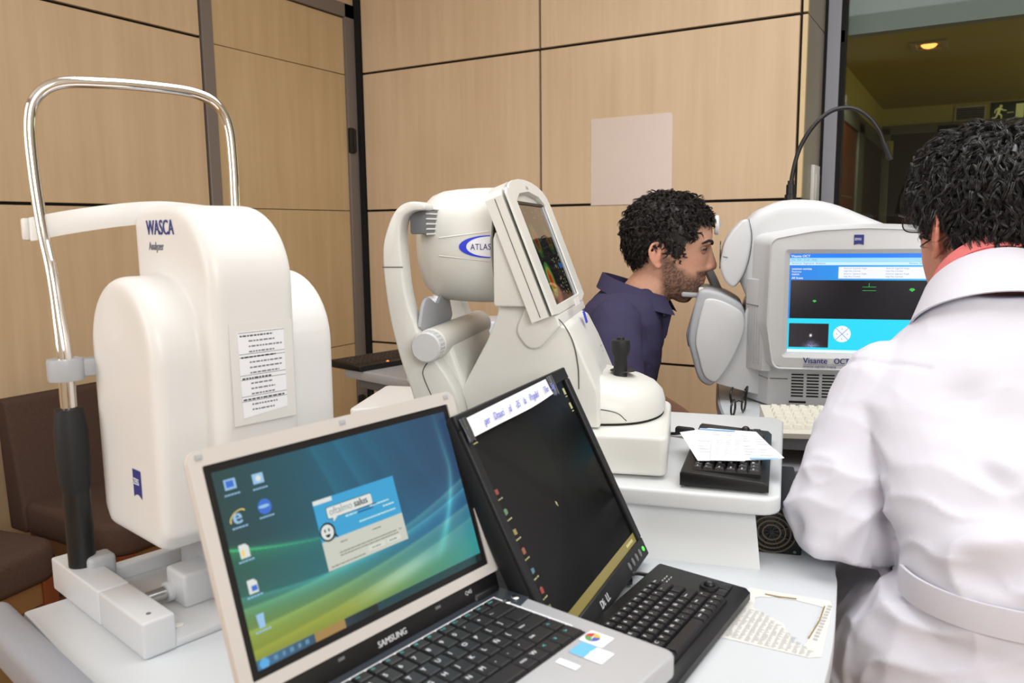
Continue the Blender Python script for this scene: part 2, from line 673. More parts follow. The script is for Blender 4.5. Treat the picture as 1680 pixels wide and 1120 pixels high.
for (y0, y1, z0, z1) in ((-0.55, -0.44, 0, 2.0), (0.62, 0.95, 0, 2.0), (-2.4, 2.40, 1.92, 2.04)):
    add(bm, b3(0, 0.03, y0, y1, z0, z1, 0.003))
obj('door_frame', bm, mat('corridor_metal', (92, 98, 98), 0.5, 0.3), d2)
for z0, z1 in ((0.01, 1.43), (1.44, 1.92)):
    obj('door_panel', b3(0, 0.015, -0.43, 0.61, z0, z1), M_dkwood, d2)
obj('door_panel', b3(0, 0.015, 0.96, 2.38, 0.01, 1.92), M_blk2, d2)
d3 = sempty('door_3')
d3.location = (-0.43, YC, 0)
M_cmetal = mat('corridor_frame_grey', (118, 116, 106), 0.6, 0.1)
bm = new()
for (x0, x1, z0, z1) in ((-0.42, -0.34, 0, 2.12), (0.04, 0.22, 0, 2.12), (-0.42, 1.6, 2.06, 2.14), (0.62, 0.70, 0, 2.1)):
    add(bm, b3(x0, x1, -0.04, 0, z0, z1, 0.003))
obj('door_frame', bm, M_cmetal, d3)
obj('door_panel', b3(-0.34, 0.04, -0.02, 0, 0.01, 2.06), M_blk2, d3)
obj('door_panel', b3(0.22, 0.62, -0.02, 0, 0.01, 2.06), M_cmetal, d3)
obj('notice', b3(0.26, 0.36, -0.025, -0.02, 1.82, 2.0, 0.001), mat('yellowed_notice', (196, 186, 140), 0.7), d3)
tag(obj('wall_box', b3(-0.80, -0.74, YC - 0.09, YC - 0.041, 1.84, 2.0, 0.004), M_yel), 'small cream box high on the corridor wall beside the dark end door', 'wall box')

lamp = thing('recessed_downlight', 'glowing square recessed downlight in the yellow corridor ceiling', 'ceiling light', (-0.33, 5.62, 2.30))
bm = new()
for (x0, x1, y0, y1) in ((-0.10, -0.065, -0.13, 0.13), (0.065, 0.10, -0.13, 0.13), (-0.065, 0.065, -0.13, -0.09), (-0.065, 0.065, 0.09, 0.13)):
    add(bm, b3(x0, x1, y0, y1, -0.012, -0.001, 0.002))
obj('trim_frame', bm, mat('lamp_trim', (180, 170, 130), 0.4), lamp)
bm = new()
lathe(bm, [(0.045, -0.001), (0.04, -0.010), (0.028, -0.018), (0.010, -0.023), (0.001, -0.024)], n=20)
obj('bulb', bm, mat('lamp_glow', (255, 150, 60), 0.3, emit=(255, 165, 80), es=2.6), lamp)
pl = bpy.data.lights.new('downlight_lamp', 'SPOT')
pl.energy, pl.color, pl.spot_size, pl.shadow_soft_size = 30, (1.0, 0.82, 0.5), 2.6, 0.05
po = bpy.data.objects.new('downlight_lamp', pl)
COL.objects.link(po)
po.location = (-0.33, 5.62, 2.255)
pf = bpy.data.lights.new('corridor_fill', 'POINT')  # unseen point lamp added to raise the corridor's light level
pf.energy, pf.color, pf.shadow_soft_size = 17, (1.0, 0.93, 0.62), 0.3
pfo = bpy.data.objects.new('corridor_fill', pf)
COL.objects.link(pfo)
pfo.location = (1.7, 6.2, 1.7)

vent = thing('air_vent', 'pale slatted ventilation grille on the corridor end wall left of the green sign', 'vent', (-0.135, YC, 2.207))
bm = new()
for (x0, x1, z0, z1) in ((-0.125, 0.125, 0.052, 0.07), (-0.125, 0.125, -0.07, -0.052), (-0.125, -0.108, -0.052, 0.052), (0.108, 0.125, -0.052, 0.052)):
    add(bm, b3(x0, x1, -0.014, 0, z0, z1, 0.002))
obj('vent_frame', bm, mat('vent_paint', (205, 200, 160), 0.6), vent)
obj('vent_backing', b3(-0.108, 0.108, -0.002, 0, -0.052, 0.052), M_gap, vent)
for k in range(5):
    z = -0.04 + k * 0.02
    obj('slat', b3(-0.108, 0.108, -0.01, -0.002, z - 0.003, z + 0.003), M_dgrey, vent)
for k in range(12):
    x = -0.094 + k * 0.017
    obj('rib', b3(x - 0.0015, x + 0.0015, -0.012, -0.008, -0.052, 0.052), M_dgrey, vent)

ex = thing('exit_sign', 'green exit sign with a running figure beside the corridor vent', 'sign', (0.157, YC, 2.20))
M_exg = mat('exit_green', (20, 52, 40), 0.5)
M_exw = mat('exit_pale', (206, 204, 130), 0.6, emit=(206, 204, 130), es=0.25)
obj('sign_board', b3(-0.135, 0.135, -0.012, 0, -0.085, 0.085, 0.002), M_exg, ex)
E0 = frame((0, -0.0122, 0), (1, 0, 0), (0, 0, 1))
bm = new()
flat(bm, E0, rect(0.055, -0.062, 0.115, 0.062))
obj('doorway_mark', bm, M_exw, ex)
bm = new()
flat(bm, E0, rect(-0.01, -0.012, 0.04, -0.006))
obj('arrow_mark', bm, M_exw, ex)
bm = new()
flat(bm, E0, disc(-0.058, 0.05, 0.012))


def limb(bm, M, a, b, w0, w1):
    a, b = Vector(a), Vector(b)
    d = (b - a).normalized()
    n = Vector((-d.y, d.x))
    flat(bm, M, [tuple(a - n * w0), tuple(b - n * w1), tuple(b + n * w1), tuple(a + n * w0)])


for a, b, w0, w1 in (((-0.064, 0.038), (-0.078, -0.012), 0.014, 0.011), ((-0.064, 0.032), (-0.035, 0.012), 0.006, 0.005), ((-0.035, 0.012), (-0.014, 0.012), 0.005, 0.004),
                     ((-0.072, 0.034), (-0.098, 0.018), 0.006, 0.005), ((-0.098, 0.018), (-0.104, -0.006), 0.005, 0.004), ((-0.076, -0.01), (-0.05, -0.03), 0.008, 0.006),
                     ((-0.05, -0.03), (-0.052, -0.066), 0.006, 0.005), ((-0.08, -0.01), (-0.092, -0.045), 0.008, 0.006), ((-0.092, -0.045), (-0.122, -0.05), 0.006, 0.005)):
    limb(bm, E0, a, b, w0, w1)
obj('running_figure', bm, M_exw, ex)

# thin pale plate fixed to the back wall
bm = new()
prism(bm, rpoly([(-1.41, 1.318, 0.0), (-1.061, 1.318, 0.0), (-1.061, 1.668, 0.012), (-1.41, 1.668, 0.004)]), YB - 0.003, YB - 0.0002, 'y')
tag(obj('wall_plate', bm, mat('pinkish_satin_plate', (216, 200, 190), 0.33, 0.1, grain=0.02, scale=6)), 'blank square pinkish white plate fixed to the wooden back wall', 'panel')

# ================================================================ FURNITURE


def chair(label, loc, rz, group='brown chairs along the left wall'):
    """local: faces +x, origin on the floor under the middle of the seat"""
    t = thing('upholstered_chair', label, 'chair', loc, rz, group)
    bm = new()
    prism(bm, rpoly([(-0.22, -0.25, 0.04), (0.23, -0.25, 0.07), (0.23, 0.25, 0.07), (-0.22, 0.25, 0.04)]), 0.325, 0.425, 'z', 0.022, 3)
    obj('seat', bm, M_fabric, t)
    bm = new()
    prism(bm, rpoly([(-0.29, 0.33, 0.01), (-0.19, 0.33, 0.02), (-0.255, 0.735, 0.02), (-0.31, 0.735, 0.02)]), -0.25, 0.25, 'y', 0.02, 3)
    obj('backrest', bm, M_fabric, t)
    bm = new()
    for y in (-0.205, 0.205):
        add(bm, b3(-0.2, 0.2, y - 0.011, y + 0.011, 0.27, 0.335))
    for x in (-0.205, 0.205):
        add(bm, b3(x - 0.011, x + 0.011, -0.2, 0.2, 0.27, 0.335))
    obj('apron', bm, mat('brown_wood_rail', (124, 88, 54), 0.45) if 'brown_wood_rail' not in bpy.data.materials else bpy.data.materials['brown_wood_rail'], t)
    for x in (-0.2, 0.2):
        for y in (-0.205, 0.205):
            bm = new()
            prism(bm, [(x - 0.022, y - 0.022), (x + 0.022, y - 0.022), (x + 0.022, y + 0.022), (x - 0.022, y + 0.022)], 0.33, 0.0, 'z', 0, taper=0.75)
            obj('leg', bm, M_legwood, t)
    return t


chair('brown upholstered chair with red wooden legs standing behind the chrome headrest frame', (-2.23, 1.51, 0), 0)
chair('brown upholstered chair cut off by the left edge with only its seat showing', (-2.24, 0.875, 0), 9)

# table under the tall white analyser
ta = thing('analyser_table', 'white table with a grey bumper bar under the tall white analyser', 'table', (-0.775, 0.517, 0), -12)
bm = new()
prism(bm, rpoly([(-0.236, -0.054, 0.006), (0.122, -0.066, 0.01), (0.122, 0.34, 0.02), (-0.236, 0.34, 0.02)]), 0.72, 0.75, 'z', 0.003, 2)
obj('tabletop', bm, M_table, ta)
bm = new()
box(bm, (-0.02, -0.083, 0.742), (0.48, 0.042, 0.05), 0.014, 4)
obj('bumper_bar', bm, M_edge, ta)
bm = new()
lathe(bm, [(0.045, 0.04), (0.045, 0.72)], (-0.05, 0.14, 0), 24)
obj('column', bm, M_grey2, ta)
bm = new()
box(bm, (-0.05, 0.14, 0.02), (0.34, 0.36, 0.04), 0.015)
obj('foot', bm, M_dgrey, ta)

# white desk with the curved right edge
db = thing('white_desk', 'white laminate desk with a curved edge holding laptop and black monitor', 'desk', (0, 0, 0))
edge = catmull([(-0.30, 0.38, 0), (-0.19, 0.42, 0), (-0.13, 0.56, 0), (-0.1125, 0.75, 0), (-0.1115, 0.831, 0), (-0.117, 0.929, 0), (-0.135, 1.082, 0), (-0.146, 1.142, 0), (-0.165, 1.30, 0), (-0.20, 1.48, 0)], 5)
poly = [(p.x, p.y) for p in edge] + [(-0.25, 1.55), (-0.422, 1.55), (-0.645, 0.425)]
bm = new()
prism(bm, poly, 0.722, 0.75, 'z', 0.002, 2)
obj('desktop', bm, M_table, db)
obj('leg', b3(-0.30, -0.26, 0.62, 1.5, 0, 0.722, 0.003), M_grey2, db)
rd = thing('side_desk', 'white desk section behind the tall analyser, mostly hidden by equipment', 'desk', (0, 0, 0))
bm = new()
prism(bm, [(-1.27, 1.02), (-0.53, 0.905), (-0.425, 1.6), (-1.26, 1.6)], 0.722, 0.75, 'z', 0.002, 2)
obj('desktop', bm, M_table, rd)
for x in (-1.2, -0.56):
    obj('leg', b3(x - 0.02, x + 0.02, 1.1, 1.5, 0, 0.722, 0.003), M_grey2, rd)

# riser on the desk carrying the topographer
RZ = 14.0
rs = thing('desk_riser', 'white raised shelf on the desk carrying the screen-topped instrument', 'shelf', (-0.219, 1.1005, 0.75), RZ)
bm = new()
prism(bm, rpoly([(-0.66, 0.004, 0.02), (0.004, -0.006, 0.028), (0.030, 0.50, 0.03), (-0.66, 0.52, 0.02)]), 0.0745, 0.1000, 'z', 0.005, 3)
obj('shelf_top', bm, M_riser, rs)
for y0, nm in ((0.0, 'front_board'), (0.42, 'rear_board')):
    bm = new()
    lo = [(-0.64, -0.012), (-0.020, -0.012), (-0.020, 0.0), (-0.64, 0.0)]
    hi = [(-0.64, 0.026), (-0.029, 0.026), (-0.029, 0.038), (-0.64, 0.038)]
    loft(bm, [[Vector((x, y + y0, 0.0)) for x, y in lo], [Vector((x, y + y0, 0.0745)) for x, y in hi]])
    obj(nm, bm, M_riser, rs, smooth=False)

# small black computer below the riser with its fan towards the room
pc = thing('small_computer', 'black computer case with a round fan grille under the white riser', 'computer', (-0.192, 1.078, 0.747), RZ)
pc.scale = (0.78, 0.9, 0.70)
obj('case', b3(-0.12, 0.022, 0.088, 0.34, 0.004, 0.100, 0.003), M_blackm, pc)
FM = frame((-0.032, 0.0875, 0.051), (1, 0, 0), (0, 0, 1))
M_fan = mat('bronze_fan_grille', (92, 82, 66), 0.45, 0.3)
for r in (0.043, 0.034, 0.025, 0.016):
    bm = new()
    tube(bm, [FM @ Vector((r * math.cos(a * PI / 16), r * math.sin(a * PI / 16), 0.001)) for a in range(33)], 0.0022, 6)
    obj('grille_ring', bm, M_fan, pc)
bm = new()
for a in range(4):
    d = Vector((math.cos(a * PI / 4 + 0.4), math.sin(a * PI / 4 + 0.4), 0))
    tube(bm, [FM @ (d * -0.045 + Vector((0, 0, 0.001))), FM @ (d * 0.045 + Vector((0, 0, 0.001)))], 0.0018, 6)
obj('grille_spokes', bm, M_black, pc)
for sx in (-1, 1):
    for sz in (-1, 1):
        bm = new()
        lathe(bm, [(0.003, 0), (0.003, 0.0015), (0.001, 0.002)], FM @ Vector((sx * 0.042, sz * 0.04, 0)), 10, 'y')
        obj('screw', bm, M_dgrey, pc)

# ================================================================ KEYBOARDS
_keys = {}


def key_mesh(w, d, h, m, inset):
    k = (round(w, 5), round(d, 5), round(h, 5), m.name)
    if k not in _keys:
        bm = new()
        a, b = w / 2, d / 2
        i = inset
        vs = [(-b, -a, 0), (b, -a, 0), (b, a, 0), (-b, a, 0), (-b + i * 0.5, -a + i, h), (b - i * 1.3, -a + i, h), (b - i * 1.3, a - i, h), (-b + i * 0.5, a - i, h)]
        merge(bm, vs, [(3, 2, 1, 0), (4, 5, 6, 7), (0, 1, 5, 4), (1, 2, 6, 5), (2, 3, 7, 6), (3, 0, 4, 7)])
        bm.faces.ensure_lookup_table()
        bmesh.ops.bevel(bm, geom=list(bm.faces[1].edges), offset=0.0006, segments=1, affect='EDGES')
        me = bpy.data.meshes.new('key')
        bm.to_mesh(me)
        bm.free()
        me.materials.append(m)
        _keys[k] = me
    return _keys[k]


def keys(parent, rows, x0, y0, pitch, rowd, z, h, m, inset=0.0022, gap=0.0012, legend=M_legend, lsize=0.006, teal=None, name='key'):
    """rows run from the back of the board to the user; each entry (legend, width in keys)"""
    lg = new()
    tl = new()
    x = x0
    for r, row in enumerate(rows):
        d = rowd[r] if isinstance(rowd, (list, tuple)) else rowd
        y = y0
        for (s, w) in row:
            wk = w * pitch
            if s is not None:
                o = bpy.data.objects.new(name, key_mesh(wk - gap, d - gap, h, m, inset))
                COL.objects.link(o)
                o.parent = parent
                o.location = (x + d / 2, y + wk / 2, z)
                if s and legend:
                    n = len(s)
                    sz = lsize * (0.55 if n > 1 else 1.0)
                    F = frame((x + d * 0.48, y + gap + inset * 1.3, z + h + 0.0002), (0, 1, 0), (-1, 0, 0))
                    text(tl if (teal and (r == 0 or s in teal)) else lg, s, F, sz, 0.0001)
            y += wk
        x += d
    if legend:
        obj('legends', lg, legend, parent, smooth=False, kind='stuff')
        if teal:
            obj('function_legends', tl, M_teal, parent, smooth=False, kind='stuff', label='teal function symbols')
        else:
            tl.free()
    else:
        lg.free()
        tl.free()


def row(s, *pre):
    return [(c, 1) for c in s]


QW = [
    [('Esc', 1)] + [('F%d' % i, 1) for i in range(1, 13)] + [('Ins', 1), ('Del', 1)],
    row('º1234567890') + [("'", 1), ('+', 1), ('<--', 2)],
    [('Tab', 1.5)] + row('QWERTYUIOP') + [('[', 1), (']', 1), ('', 1.5)],
    [('Caps', 1.8)] + row('ASDFGHJKLÑ') + [('{', 1), ('Intro', 2.2)],
    [('Shift', 1.3), ('<', 1)] + row('ZXCVBNM') + [(',', 1), ('.', 1), ('-', 1), ('Shift', 1.7), ('^', 1)],
    [('Ctrl', 1.2), ('Fn', 1), ('W', 1), ('Alt', 1.1), ('', 5.7), ('AltGr', 1), ('W', 1), ('<', 1), ('v', 1), ('>', 1)],
]


def compact_keyboard(label, loc, rz, led=True):
    """low black board with a trackball at the right end; local +x towards the typist, +y to the right"""
    t = thing('compact_keyboard', label, 'keyboard', loc, rz)
    bm = new()
    prism(bm, [(-0.066, 0.003), (0.060, 0.003), (0.060, 0.012), (0.054, 0.017), (-0.062, 0.023), (-0.066, 0.020)], -0.146, 0.142, 'y', 0.002, 2)
    obj('case', bm, M_black, t)
    obj('key_well', b3(-0.050, 0.048, -0.132, 0.086, 0.014, 0.0225), M_gap, t)
    for px in (-0.055, 0.05):
        for py in (-0.13, 0.125):
            bm = new()
            lathe(bm, [(0.007, 0), (0.007, 0.004)], (px, py, 0), 12)
            obj('foot', bm, M_blackm, t)
    keys(t, QW, -0.0485, -0.131, 0.0144, [0.0145] + [0.0162] * 5, 0.0215, 0.0055, M_key, 0.0022, 0.001, lsize=0.0062)
    tb = new()
    ell(tb, (0.016, 0.114, 0.0225), (0.0075, 0.0075, 0.0065), seg=16, rings=10)
    obj('trackball', tb, M_key, t)
    bm = new()
    lathe(bm, [(0.0085, 0.019), (0.0125, 0.019), (0.0115, 0.0222), (0.009, 0.0222)], (0.016, 0.114, 0), 24)
    obj('trackball_ring', bm, M_blackm, t)
    for x0, x1, y0, y1 in ((0.029, 0.041, 0.096, 0.113), (0.029, 0.041, 0.115, 0.132)):
        obj('mouse_button', b3(x0, x1, y0, y1, 0.0185, 0.0215, 0.001), M_key, t)
    bm = new()
    for i in range(2):
        for j in range(3):
            text(bm, 'o=', frame((-0.038 + i * 0.006, 0.092 + j * 0.007, 0.0225), (0, 1, 0), (-1, 0, 0)), 0.004, 0.0001)
    obj('status_marks', bm, M_legend, t, smooth=False)
    return t


compact_keyboard('black compact keyboard with trackball lying on the white desk beside the laptop', (-0.292, 0.842, 0.7505), -3.4)
compact_keyboard('black compact keyboard on the white riser half hidden by paper sheets', (-0.298, 1.141, 0.8775), 11.5)

# keyboard cables
bm = new()
tube(bm, catmull([(-0.352, 0.955, 0.768), (-0.372, 0.952, 0.766), (-0.392, 0.93, 0.7535), (-0.42, 0.93, 0.7535)], 5), 0.0028, 8)
box(bm, (-0.383, 0.941, 0.7585), (0.03, 0.012, 0.012), 0.004, 2, rot=Matrix.Rotation(0.7, 3, 'Z'))
tag(obj('monitor_cable', bm, M_black), 'short black cable with a moulded plug between monitor and desk keyboard', 'cable')
bm = new()
c14, s14 = math.cos(rad(14)), math.sin(rad(14))


def R14(x, y, z):
    return (-0.203 + c14 * x - s14 * y, 1.019 + s14 * x + c14 * y, 0.877 + z)


tube(bm, catmull([R14(-0.10, 0.28, 0.01), R14(-0.125, 0.275, 0.012), R14(-0.16, 0.285, 0.004), R14(-0.20, 0.32, 0.0035)], 5), 0.0028, 8)
box(bm, R14(-0.135, 0.278, 0.012), (0.032, 0.013, 0.013), 0.004, 2)
tag(obj('keyboard_cable', bm, M_black), 'black plug and cable end behind the paper-covered keyboard on the riser', 'cable')

# paper sheets over the keyboard on the riser


def sheet(name, outline, z, fn_z, ink, label, marks):
    bm = new()
    bmesh.ops.create_grid(bm, x_segments=1, y_segments=1, size=0)
    bm.clear()
    v = [bm.verts.new((x, y, 0)) for x, y in outline]
    bm.faces.new(v)
    bmesh.ops.triangulate(bm, faces=bm.faces)
    bmesh.ops.subdivide_edges(bm, edges=bm.edges, cuts=4, use_grid_fill=True)
    for q in bm.verts:
        q.co.z = fn_z(q.co.x, q.co.y)
    t = thing(name, label, 'paper', (-0.203, 1.019, 0.877 + z), RZ)
    fs = bmesh.ops.solidify(bm, geom=list(bm.faces), thickness=0.0003)
    o = obj('leaf', bm, M_paper, t)
    for mname, m, rects in marks:
        b2 = new()
        for (x0, y0, x1, y1) in rects:
            vs = [(x0, y0), (x1, y0), (x1, y1), (x0, y1)]
            merge(b2, [(x, y, fn_z(x, y) + 0.0009) for x, y in vs], [(0, 1, 2, 3)])
        obj(mname, b2, m, t, smooth=False)
    return t


random.seed(4)
M_skyband = mat('sky_blue_print', (150, 195, 240), 0.7)
fz = lambda x, y: 0.004 * ((x + 0.06) / 0.09) ** 2 * (0.5 if x < 0 else 1.0)
lines = []
for i in range(9):
    y = 0.205 - i * 0.0145
    for k in range(5):
        if random.random() < 0.75:
            a = -0.112 + k * 0.021 + i * 0.001
            lines.append((a, y, a + random.uniform(0.008, 0.018), y + 0.0012))
sheet('report_sheet', [(-0.137, 0.19), (-0.119, 0.115), (-0.102, 0.044), (-0.045, 0.061), (0.011, 0.078), (-0.007, 0.152), (-0.024, 0.225), (-0.095, 0.232)], 0.030, fz, M_ink,
      'white printed sheet with blue bands lying on the keyboard on the riser',
      [('printed_lines', M_ink, lines), ('blue_band', M_skyband, [(-0.034, 0.0665, 0.003, 0.0745), (-0.109, 0.216, -0.055, 0.224)])])
lines = []
for i in range(10):
    y = 0.15 - i * 0.0095
    for k in range(3):
        a = -0.080 + k * 0.0125
        lines.append((a, y, a + random.uniform(0.004, 0.01), y + 0.001))
sheet('result_slip', [(-0.0875, 0.165), (-0.0855, 0.039), (-0.040, 0.047), (-0.044, 0.170)], 0.0335, fz, M_ink, 'narrow white result slip lying on the larger printed sheet', [('printed_lines', M_ink, lines)])

# worn instruction sheet taped to the desk, its centre torn away
st = thing('taped_instruction_sheet', 'worn instruction sheet under tape on the desk with its middle torn out', 'paper', (-0.183, 0.948, 0.7502), -1)
M_worn = mat('yellowed_paper', (226, 225, 219), 0.6, grain=0.04, scale=40)
bm = new()
outer = [(-0.058, -0.077), (0.062, -0.072), (0.050, 0.083), (-0.056, 0.070)]
hole = [(-0.032, 0.012), (0.008, -0.008), (0.026, -0.046), (0.040, -0.052), (0.043, 0.058), (0.012, 0.066), (-0.026, 0.056), (-0.040, 0.040)]
n = 16


def at(poly, u):
    k = u * len(poly)
    i = int(k) % len(poly)
    a, b = Vector(poly[i]), Vector(poly[(i + 1) % len(poly)])
    return a.lerp(b, k - int(k))


A = [at(outer, i / n) for i in range(n)]
B = [at(hole, (i / n)) for i in range(n)]
# match the two loops by angle about the hole centre
c0 = Vector((0.008, 0.01))
angs = [-PI + 2 * PI * i / 40 for i in range(40)]


def hit(poly, a):
    d = Vector((math.cos(a), math.sin(a)))
    best = None
    for i in range(len(poly)):
        p, q = Vector(poly[i]) - c0, Vector(poly[(i + 1) % len(poly)]) - c0
        e = q - p
        den = d.x * e.y - d.y * e.x
        if abs(den) < 1e-9:
            continue
        t_ = (p.x * e.y - p.y * e.x) / den
        s_ = (p.x * d.y - p.y * d.x) / den
        if t_ > 0 and -1e-6 <= s_ <= 1 + 1e-6:
            best = t_ if best is None else max(best, t_)
    return c0 + d * best


random.seed(9)
vo = [bm.verts.new((*hit(outer, a), 0.0003)) for a in angs]
vi = [bm.verts.new((*(c0 + (hit(hole, a) - c0) * random.uniform(0.93, 1.05)), 0.0003)) for a in angs]
for i in range(40):
    bm.faces.new((vo[i], vo[(i + 1) % 40], vi[(i + 1) % 40], vi[i]))
obj('worn_paper', bm, M_worn, st, smooth=False)
bm = new()
for i in range(26):
    y = -0.070 + i * 0.0031
    for k in range(14):
        x = -0.052 + k * 0.0075
        if Vector((x + 0.003, y)).length and not (-0.034 < x < 0.046 and -0.012 - (x - 0.0) * 1.0 < y):
            w = random.uniform(0.003, 0.0068)
            merge(bm, [(x, y, 0.0007), (x + w, y, 0.0007), (x + w, y + 0.0009, 0.0007), (x, y + 0.0009, 0.0007)], [(0, 1, 2, 3)])
for i in range(12):
    y = -0.03 + i * 0.0085
    merge(bm, [(0.0455, y, 0.0007), (0.0505, y, 0.0007), (0.0505, y + 0.005, 0.0007), (0.0455, y + 0.005, 0.0007)], [(0, 1, 2, 3)])
obj('printed_text', bm, mat('faded_ink', (182, 181, 182), 0.8), st, smooth=False)
bm = new()
tube(bm, [(-0.030, 0.060, 0.001), (-0.012, 0.0605, 0.0012), (0.008, 0.0655, 0.0012)], 0.0008, 5)
tube(bm, [(0.0425, 0.062, 0.001), (0.044, 0.02, 0.0012), (0.041, -0.03, 0.001)], 0.0008, 5)
obj('torn_edge', bm, mat('brown_torn_edge', (150, 128, 84), 0.8), st)

# ================================================================ LAPTOP
AZ = -8.5
LK = 0.86
lp = thing('laptop', 'open silver laptop with a blue green desktop on its screen', 'laptop', (-0.517 * LK, 0.633 * LK, 1.22 - 0.4705 * LK), AZ)
lp.scale = (LK, LK, LK)
ls = thing('laptop_stand', 'white block under the open laptop, only its rounded corner showing', 'stand', (-0.517 * LK, 0.633 * LK, 0.75), AZ)
bm = new()
prism(bm, rpoly([(0.005, -0.145, .01), (0.206, -0.145, .012), (0.206, 0.1445, .012), (0.005, 0.145, .01)]), 0.0, 0.0652, 'z', 0.004, 3)
obj('shell', bm, M_white, ls)
# base (local: +x towards the user, +y to the right, z from the desk)
ZB = 0.030
bm = new()
prism(bm, rpoly([(-0.012, -0.178, 0.008), (0.247, -0.176, 0.014), (0.247, 0.172, 0.014), (-0.012, 0.178, 0.008)]), 0.005, ZB, 'z', 0.004, 3)
obj('base', bm, M_silver, lp)
for x in (0.02, 0.225):
    for y in (-0.15, 0.145):
        bm = new()
        lathe(bm, [(0.008, 0.0), (0.008, 0.006)], (x, y, 0), 12)
        obj('foot', bm, M_black, lp)
obj('hinge_deck', b3(-0.010, 0.030, -0.176, 0.1765, ZB, ZB + 0.0008, 0.0006, 1), mat('slate_plastic', (50, 56, 66), 0.4), lp)
bm = new()
prism(bm, [(0.030, 0.150), (0.052, 0.150), (0.046, 0.1765), (0.030, 0.1765)], ZB, ZB + 0.0008, 'z')
obj('hinge_deck_corner', bm, bpy.data.materials['slate_plastic'], lp)
bm = new()
for a in ((0.012, 0.0145, -0.160, 0.151), (0.0145, 0.128, 0.1475, 0.1505)):
    add(bm, b3(a[0], a[1], a[2], a[3], ZB, ZB + 0.0016, 0.0005, 1))
obj('keyboard_frame', bm, M_paper, lp, label='white line around the keyboard')
obj('key_well', b3(0.0145, 0.147, -0.158, 0.1475, ZB - 0.001, ZB + 0.0006), M_gap, lp)
keys(lp, QW, 0.0155, -0.157, 0.0202, [0.0165] + [0.0228] * 5, ZB + 0.0006, 0.0034, M_key, 0.0016, 0.0011, lsize=0.0085, teal=('Ins', 'Del', '^', '<', 'v', '>', 'Fn'))
for y in (0.149, 0.165):
    bm = new()
    lathe(bm, [(0.0058, 0.0), (0.0058, 0.002), (0.0045, 0.003), (0.0005, 0.0032)], (0.034, y, ZB), 18)
    obj('round_button', bm, M_steel, lp)
bm = new()
prism(bm, rpoly([(0.158, -0.075, 0.004), (0.224, -0.075, 0.004), (0.224, 0.02, 0.004), (0.158, 0.02, 0.004)]), ZB, ZB + 0.0006, 'z')
obj('touchpad', bm, M_grey2, lp)
LT = lambda x, y, z=0.0006: frame((x, y, ZB + z), (0, 1, 0), (-1, 0, 0))
bm = new()
flat(bm, LT(0.165, 0.1415), rpoly([(-0.013, -0.015, .002), (0.013, -0.015, .002), (0.013, 0.015, .002), (-0.013, 0.015, .002)]), 0.0004)
s1 = obj('sticker', bm, M_paper, lp, label='white sticker with a coloured round emblem')
for i, c_ in enumerate(((190, 70, 60), (95, 155, 85), (80, 95, 185), (225, 185, 70))):
    bm = new()
    t_ = LT(0.160, 0.1415, 0.0013)
    a0 = i * PI / 2 + 0.3
    pts = [(0.0012 * math.cos(a0 + PI / 4), 0.0012 * math.sin(a0 + PI / 4))] + [(0.0085 * math.cos(a0 + k * PI / 12), 0.0085 * math.sin(a0 + k * PI / 12)) for k in range(7)]
    flat(bm, t_, pts, 0.0003)
    obj('emblem_quarter', bm, mat('emblem_%d' % i, c_, 0.5), s1)
bm = new()
flat(bm, LT(0.176, 0.114), rpoly([(-0.013, -0.021, .002), (0.013, -0.021, .002), (0.013, 0.020, .002), (-0.013, 0.020, .002)]), 0.0004)
s2 = obj('sticker', bm, M_paper, lp, label='white and sky blue sticker')
bm = new()
flat(bm, LT(0.176, 0.114, 0.0012), rect(-0.013, 0.001, 0.013, 0.020), 0.0002)
obj('blue_patch', bm, mat('bright_sky_blue', (110, 190, 240), 0.5), s2)
bm = new()
flat(bm, LT(0.183, 0.114, 0.0014), disc(0, 0, 0.0075, 20, 0.0085), 0.0002)
obj('white_disc', bm, M_paper, s2)
bm = new()
flat(bm, LT(0.168, 0.082), rect(-0.006, -0.014, 0.004, 0.012), 0.0004)
obj('sticker', bm, M_paper, lp, label='small pale strip sticker')
# lid (local frame: u right, v up the screen, w out of the screen)
TL = 0.322
bO = Vector((-0.011, 0, 0.063))
LM = frame(bO, (0, 1, 0), (-math.sin(TL), 0, math.cos(TL)))
bm = new()
prism(bm, rpoly([(-0.180, -0.013, 0.004), (0.180, -0.013, 0.004), (0.180, 0.218, 0.012), (-0.180, 0.218, 0.012)]), -0.007, 0.0, 'z', 0.002, 2)
obj('lid', xf(bm, LM), M_silverw, lp)
bm = new()
for r_ in ((-0.180, 0.180, 0.206, 0.218), (-0.180, -0.166, -0.002, 0.206), (0.166, 0.180, -0.002, 0.206), (-0.180, 0.180, -0.013, -0.002)):
    pass
o_ = rpoly([(-0.180, -0.013, 0.004), (0.180, -0.013, 0.004), (0.180, 0.218, 0.012), (-0.180, 0.218, 0.012)])
i_ = rpoly([(-0.1665, -0.001, 0.002), (0.1665, -0.001, 0.002), (0.1665, 0.2025, 0.002), (-0.1665, 0.2025, 0.002)])
vo = [bm.verts.new((x, y, 0.0028)) for x, y in o_]
vi = [bm.verts.new((x, y, 0.0022)) for x, y in i_]
vo0 = [bm.verts.new((x, y, -0.0005)) for x, y in o_]
vi0 = [bm.verts.new((x, y, -0.0005)) for x, y in i_]
N = len(o_)
for i in range(N):
    j = (i + 1) % N
    bm.faces.new((vo[i], vo[j], vi[j], vi[i]))
    bm.faces.new((vo0[i], vo0[j], vo[j], vo[i]))
    bm.faces.new((vi[i], vi[j], vi0[j], vi0[i]))
bmesh.ops.recalc_face_normals(bm, faces=bm.faces)
obj('screen_bezel', xf(bm, LM), M_silverw, lp)
bm = new()
